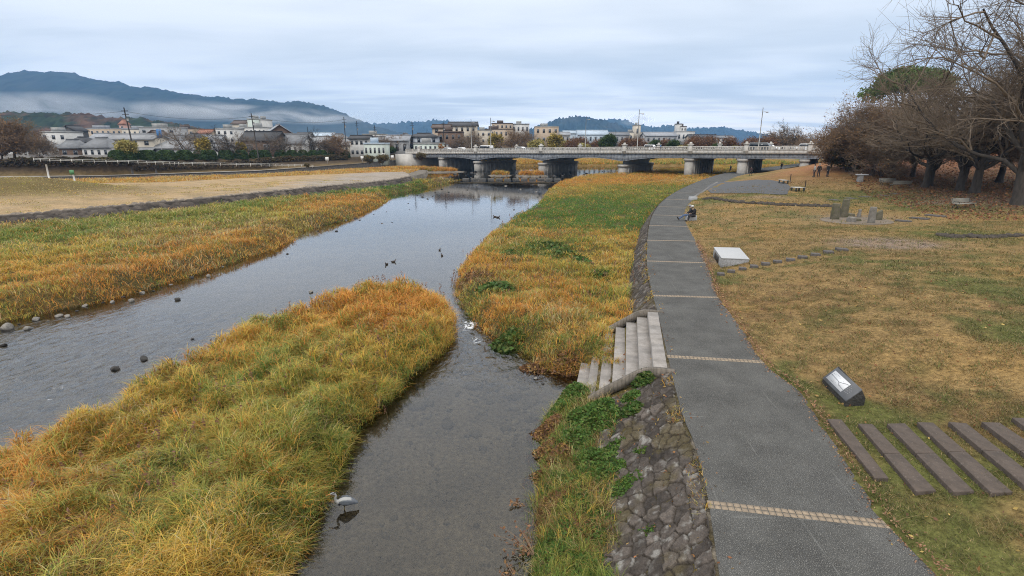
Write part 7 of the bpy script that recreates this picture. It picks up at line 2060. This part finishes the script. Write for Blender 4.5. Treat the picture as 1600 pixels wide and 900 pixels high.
stalks('seed_stalks', [P(a, b, -1.3) for a, b in ((20, 715), (150, 655), (270, 590), (340, 545), (420, 508))], 60, .95, .25)
stalks('seed_stalks', [P(a, b, -1.3) for a, b in ((705, 440), (730, 405), (780, 362), (830, 325))], 60, .9, .3)

stalks('seed_stalks', [P(a, b, -1.0) for a, b in ((660, 500), (560, 560), (440, 620), (320, 680), (200, 760), (60, 850))], 170, .95, 1.1)
stalks('seed_stalks', [P(a, b, -1.0) for a, b in ((760, 420), (830, 430), (900, 470), (950, 420))], 90, .8, 1.2)
# broad leaved weeds
def weeds(name, blobs, size, cols):
    Cs, Ks = [], []
    for px, py, z, r, n, h in blobs:
        p = P(px, py, z)
        a = gg.random(n) * 6.28; rr = np.sqrt(gg.random(n)) * r
        x = p[0] + rr * np.cos(a); y = p[1] + rr * np.sin(a)
        zz = height(x, y) + h * (gg.random(n) ** .6) * (1 - .7 * (rr / r) ** 2)
        k = in_view(x, y); Cs.append(np.stack([x, y, zz], 1)[k])
    C = np.concatenate(Cs)
    m = leaves_mesh(name, C, np.full(len(C), size) * np.clip(C[:, 1] / 11, .8, 4) ** .7, pick(gg, len(C), cols), gg); m.materials.append(LEAF)
    tag(link(name, m), kind='stuff')
WG = [(.060, .125, .022), (.085, .15, .03), (.045, .095, .02), (.10, .13, .03)]
weeds('green_weeds', [(893, 628, -1.5, .55, 1500, .42), (868, 648, -1.6, .4, 700, .25), (960, 690, -.9, .3, 500, .1), (950, 800, -1.1, .3, 400, .1), (1000, 700, -.6, .2, 250, .07), (1010, 820, -.6, .18, 200, .06), (925, 665, -1.3, .75, 2600, .38), (935, 650, -1.3, .45, 1200, .3), (900, 690, -1.3, .5, 1200, .25), (985, 640, -1.0, .28, 500, .2), (930, 720, -1.2, .55, 1500, .25), (945, 735, -1.1, .5, 1300, .2), (960, 760, -1.0, .35, 700, .14), (985, 745, -.8, .3, 500, .1), (880, 760, -1.4, .5, 900, .14), (905, 790, -1.3, .5, 900, .12), (870, 850, -1.4, .6, 1100, .14), (930, 830, -1.2, .35, 500, .12), (838, 700, -1.7, .25, 400, .2), (920, 880, -1.2, .4, 500, .12)], .055, WG)
weeds('dark_weeds', [(775, 455, -1.0, 1.0, 420, .55), (880, 400, -.9, 1.6, 420, .5), (905, 412, -.9, .9, 300, .55), (800, 402, -1.0, 1.4, 300, .5), (790, 520, -1.2, .8, 400, .5), (850, 385, -.9, 2.0, 400, .5), (940, 430, -.9, .8, 220, .45), (1003, 616, -.8, .3, 600, .4), (985, 655, -.9, .3, 350, .25)], .10, [(.045, .095, .02), (.07, .12, .028), (.09, .11, .03)])
weeds('brown_weeds', [(850, 670, -1.6, .5, 1900, .35), (845, 700, -1.6, .4, 900, .3), (835, 740, -1.7, .3, 500, .25), (870, 720, -1.5, .4, 700, .2), (835, 565, -1.5, .7, 1400, .4), (745, 440, -1.2, 1.2, 900, .5), (880, 570, -1.5, .6, 1000, .35), (860, 790, -1.5, .4, 500, .15), (905, 835, -1.3, .4, 400, .1)], .05, [(.17, .085, .045), (.21, .115, .05), (.12, .07, .04), (.26, .16, .05)])
# leaning dry weeds at the water's edge
def dry_weed(px, py, label, n=7, h=.8, az=2.6):
    p = P(px, py, -1.6); e = None
    groups = []; tips = []
    for i in range(n):
        d = az + gg.normal(0, .5); L_ = h * (.5 + .6 * gg.random()); t = np.linspace(0, 1, 5)
        pts = np.stack([np.cos(d) * L_ * .75 * t, np.sin(d) * L_ * .75 * t, L_ * .75 * t - .35 * L_ * t ** 2], 1)
        groups.append((pts, np.linspace(.010, .004, 5)))
        for k in range(14): tips.append(pts[-1] * (1 - .06 * k) + gg.normal(0, .03, 3))
    me = tubes(pack(groups, 4), 'dry_weed', None); me.materials.append(TWIGR)
    o = link('dry_weed', me, None, None, (p[0], p[1], hz(p[0], p[1])))
    lm = leaves_mesh('dry_leaves', np.array(tips), .05, pick(gg, len(tips), [(.24, .12, .06), (.16, .08, .045), (.30, .17, .07)]), gg); lm.materials.append(GRASS)
    link('dry_leaves', lm, None, o)
    tag(o, label, 'plant', 'dry weeds leaning over the side channel')
dry_weed(835, 855, 'reddish dry weed leaning far over the side channel', 9, 1.0)
dry_weed(828, 780, 'small dark dry weed leaning over the side channel above the reddish one', 6, .6)
dry_weed(812, 900, 'dark dry weed at the lower edge of the side channel', 7, .7)

# ---------------------------------------------------------------- short lawn
def lawn(name, y0, y1, dens, ln, wd):
    X, Y = [], []
    ys = np.linspace(y0, y1, 14)
    for a, b in zip(ys[:-1], ys[1:]):
        x0, x1 = xr((a + b) / 2) - .5, 1.1 * (b * .97 + 3)
        n = int((x1 - x0) * (b - a) * dens); x = x0 + gg.random(n) * (x1 - x0); y = a + gg.random(n) * (b - a)
        k = (x > xr(y) - .02 + .16 * (vnoise(x, y, .35, 71) - .55)) & in_view(x, y, 0)
        X.append(x[k]); Y.append(y[k])
    x = np.concatenate(X); y = np.concatenate(Y); n = len(x)
    pc = fbm(x, y, .45, 73, 2)
    c = lawn_col(x, y) * (.6 + .8 * gg.random((n, 1))) * 1.05
    r_ = gg.random(n)
    c = np.where((r_ < .16)[:, None], np.array([.33, .245, .12]) * (.6 + .6 * gg.random((n, 1))), c)
    c = np.where(((r_ > .74) & (pc > .47))[:, None], np.array([.115, .135, .032]) * (.6 + .7 * gg.random((n, 1))), c)
    D = gg.random(n) * 6.28; L_ = ln * (.45 + .8 * gg.random(n)) * (.45 + 1.3 * sstep(.3, .75, pc)); bd = .6 + .8 * gg.random(n)
    m = blade_mesh(name, np.stack([x, y, height(x, y) - .005], 1), D, L_, bd, wd * (.6 + .8 * gg.random(n)), c, 1)
    m.materials.append(GRASS); tag(link(name, m), kind='stuff'); print(name, n)
lawn('lawn_grass', 5.5, 12, 1500, .085, .011)
lawn('lawn_grass', 12, 22, 700, .10, .016)
lawn('lawn_grass', 22, 40, 200, .12, .028)
lawn('lawn_grass', 40, 75, 26, .14, .075)
# fallen leaves
def litter(name, n, fn, size, cols):
    x, y = fn(n); k = in_view(x, y, 0); x, y = x[k], y[k]
    z = height(x, y) + .03 + .03 * gg.random(len(x))
    C = np.stack([x, y, z], 1)
    m = leaves_mesh(name, C, np.full(len(C), size) * np.clip(y / 10, 1, 5) ** .6, pick(gg, len(C), cols), gg); m.materials.append(LEAF)
    tag(link(name, m), kind='stuff')
LC = [(.30, .15, .06), (.22, .10, .05), (.36, .24, .09), (.15, .08, .045)]
def f1(n):
    y = 6 + 16 * gg.random(n) ** 1.3; return xr(y) + gg.random(n) ** 1.5 * 10, y
litter('fallen_leaves', 700, f1, .045, LC + [(.42, .30, .10)])
def f2(n):
    y = 6 + 30 * gg.random(n) ** 1.4; return xr(y) + gg.normal(.0, .10, n), y
litter('fallen_leaves', 2600, f2, .032, [(.30, .17, .10), (.24, .13, .08), (.34, .22, .13)])
def f3(n):
    y = 6 + 12 * gg.random(n); return xl(y) - gg.random(n) * 1.8, y
litter('fallen_leaves', 260, f3, .05, LC + [(.40, .16, .06)])
def f4(n):
    y = 40 + 55 * gg.random(n); return xr(y) + 20 + 34 * gg.random(n), y
litter('fallen_leaves', 14000, f4, .06, [(.24, .10, .05), (.16, .08, .045), (.10, .06, .04), (.30, .15, .07)])
def f5(n):
    y = 6 + 26 * gg.random(n) ** 1.3; t = gg.random(n); return xl(y) + (xr(y) - xl(y)) * np.where(t < .5, .25 * t, 1 - .3 * (1 - t)), y
litter('fallen_leaves', 170, f5, .045, LC)
# yellowed tufts on the edge of the embankment
def edge_tufts():
    n = 2600; y = 5.5 + 30 * gg.random(n) ** 1.2; y = y[(y < stair_y0 - .3) | (y > stair_y1 + .3)]; n = len(y)
    keep = vnoise(y, 0 * y, .8, 77) > .52; y = y[keep]; n = len(y)
    x = xl(y) - .12 + gg.normal(0, .09, n)
    c = pick(gg, n, [GC[1] * .8, GC[6] * .8, GC[2], GC[0] * .7])
    m = blade_mesh('edge_grass', np.stack([x, y, height(x, y) + .02], 1), gg.random(n) * 6.28, .13 * (.5 + gg.random(n)), .5 + .8 * gg.random(n), .012 * np.clip(y / 9, 1, 3), c, 2); m.materials.append(GRASS)
    tag(link('edge_grass', m), kind='stuff')
edge_tufts()

# stones on the bed of the shallow water
def pebbles(name, pg, y0, y1, dens, r0):
    x0, x1 = -26, 6
    n = int((x1 - x0) * (y1 - y0) * dens)
    x = x0 + gg.random(n) * (x1 - x0); y = y0 + gg.random(n) * (y1 - y0)
    k = in_view(x, y) & ~inside(x, y, ISL) & ~inside(x, y, NEAR) & ~inside(x, y, MID) & ~inside(x, y, LEFT) & (vnoise(x, y, 1.4, 83) > .25) & (xl(y) - x > 2.4)
    x, y = x[k], y[k]; n = len(x)
    bm = bmesh.new(); bmesh.ops.create_icosphere(bm, subdivisions=1, radius=1)
    bv = np.array([v.co[:] for v in bm.verts]); bf = np.array([[v.index for v in f.verts] for f in bm.faces]); bm.free()
    r = r0 * np.exp(gg.normal(0, .5, n)) * np.clip(y / 12, .9, 2)
    a = gg.random(n) * 6.28
    S = np.stack([r, r * (.55 + .4 * gg.random(n)), r * (.35 + .25 * gg.random(n))], 1)
    V = bv[None] * S[:, None] * (1 + gg.normal(0, .10, (n, len(bv), 1)))
    X = V[..., 0] * np.cos(a)[:, None] - V[..., 1] * np.sin(a)[:, None] + x[:, None]
    Y = V[..., 0] * np.sin(a)[:, None] + V[..., 1] * np.cos(a)[:, None] + y[:, None]
    Z = np.minimum(V[..., 2] + height(x, y)[:, None] + .2 * r[:, None], ZW - .01 + 0 * V[..., 2])
    c = pick(gg, n, [(.10, .09, .075), (.13, .115, .095), (.075, .067, .057), (.16, .145, .12)])
    me = npmesh(name, np.stack([X, Y, Z], -1).reshape(-1, 3), (bf[None] + (np.arange(n) * len(bv))[:, None, None]).reshape(-1, 3), 3, np.repeat(c, len(bv), 0))
    me.materials.append(colmat('bed_pebble', .8, spec=.2)); tag(link(name, me, smooth=True), kind='stuff')
pebbles('bed_pebbles', None, 6, 14, 10, .045)
pebbles('bed_pebbles', None, 14, 26, 8, .07)
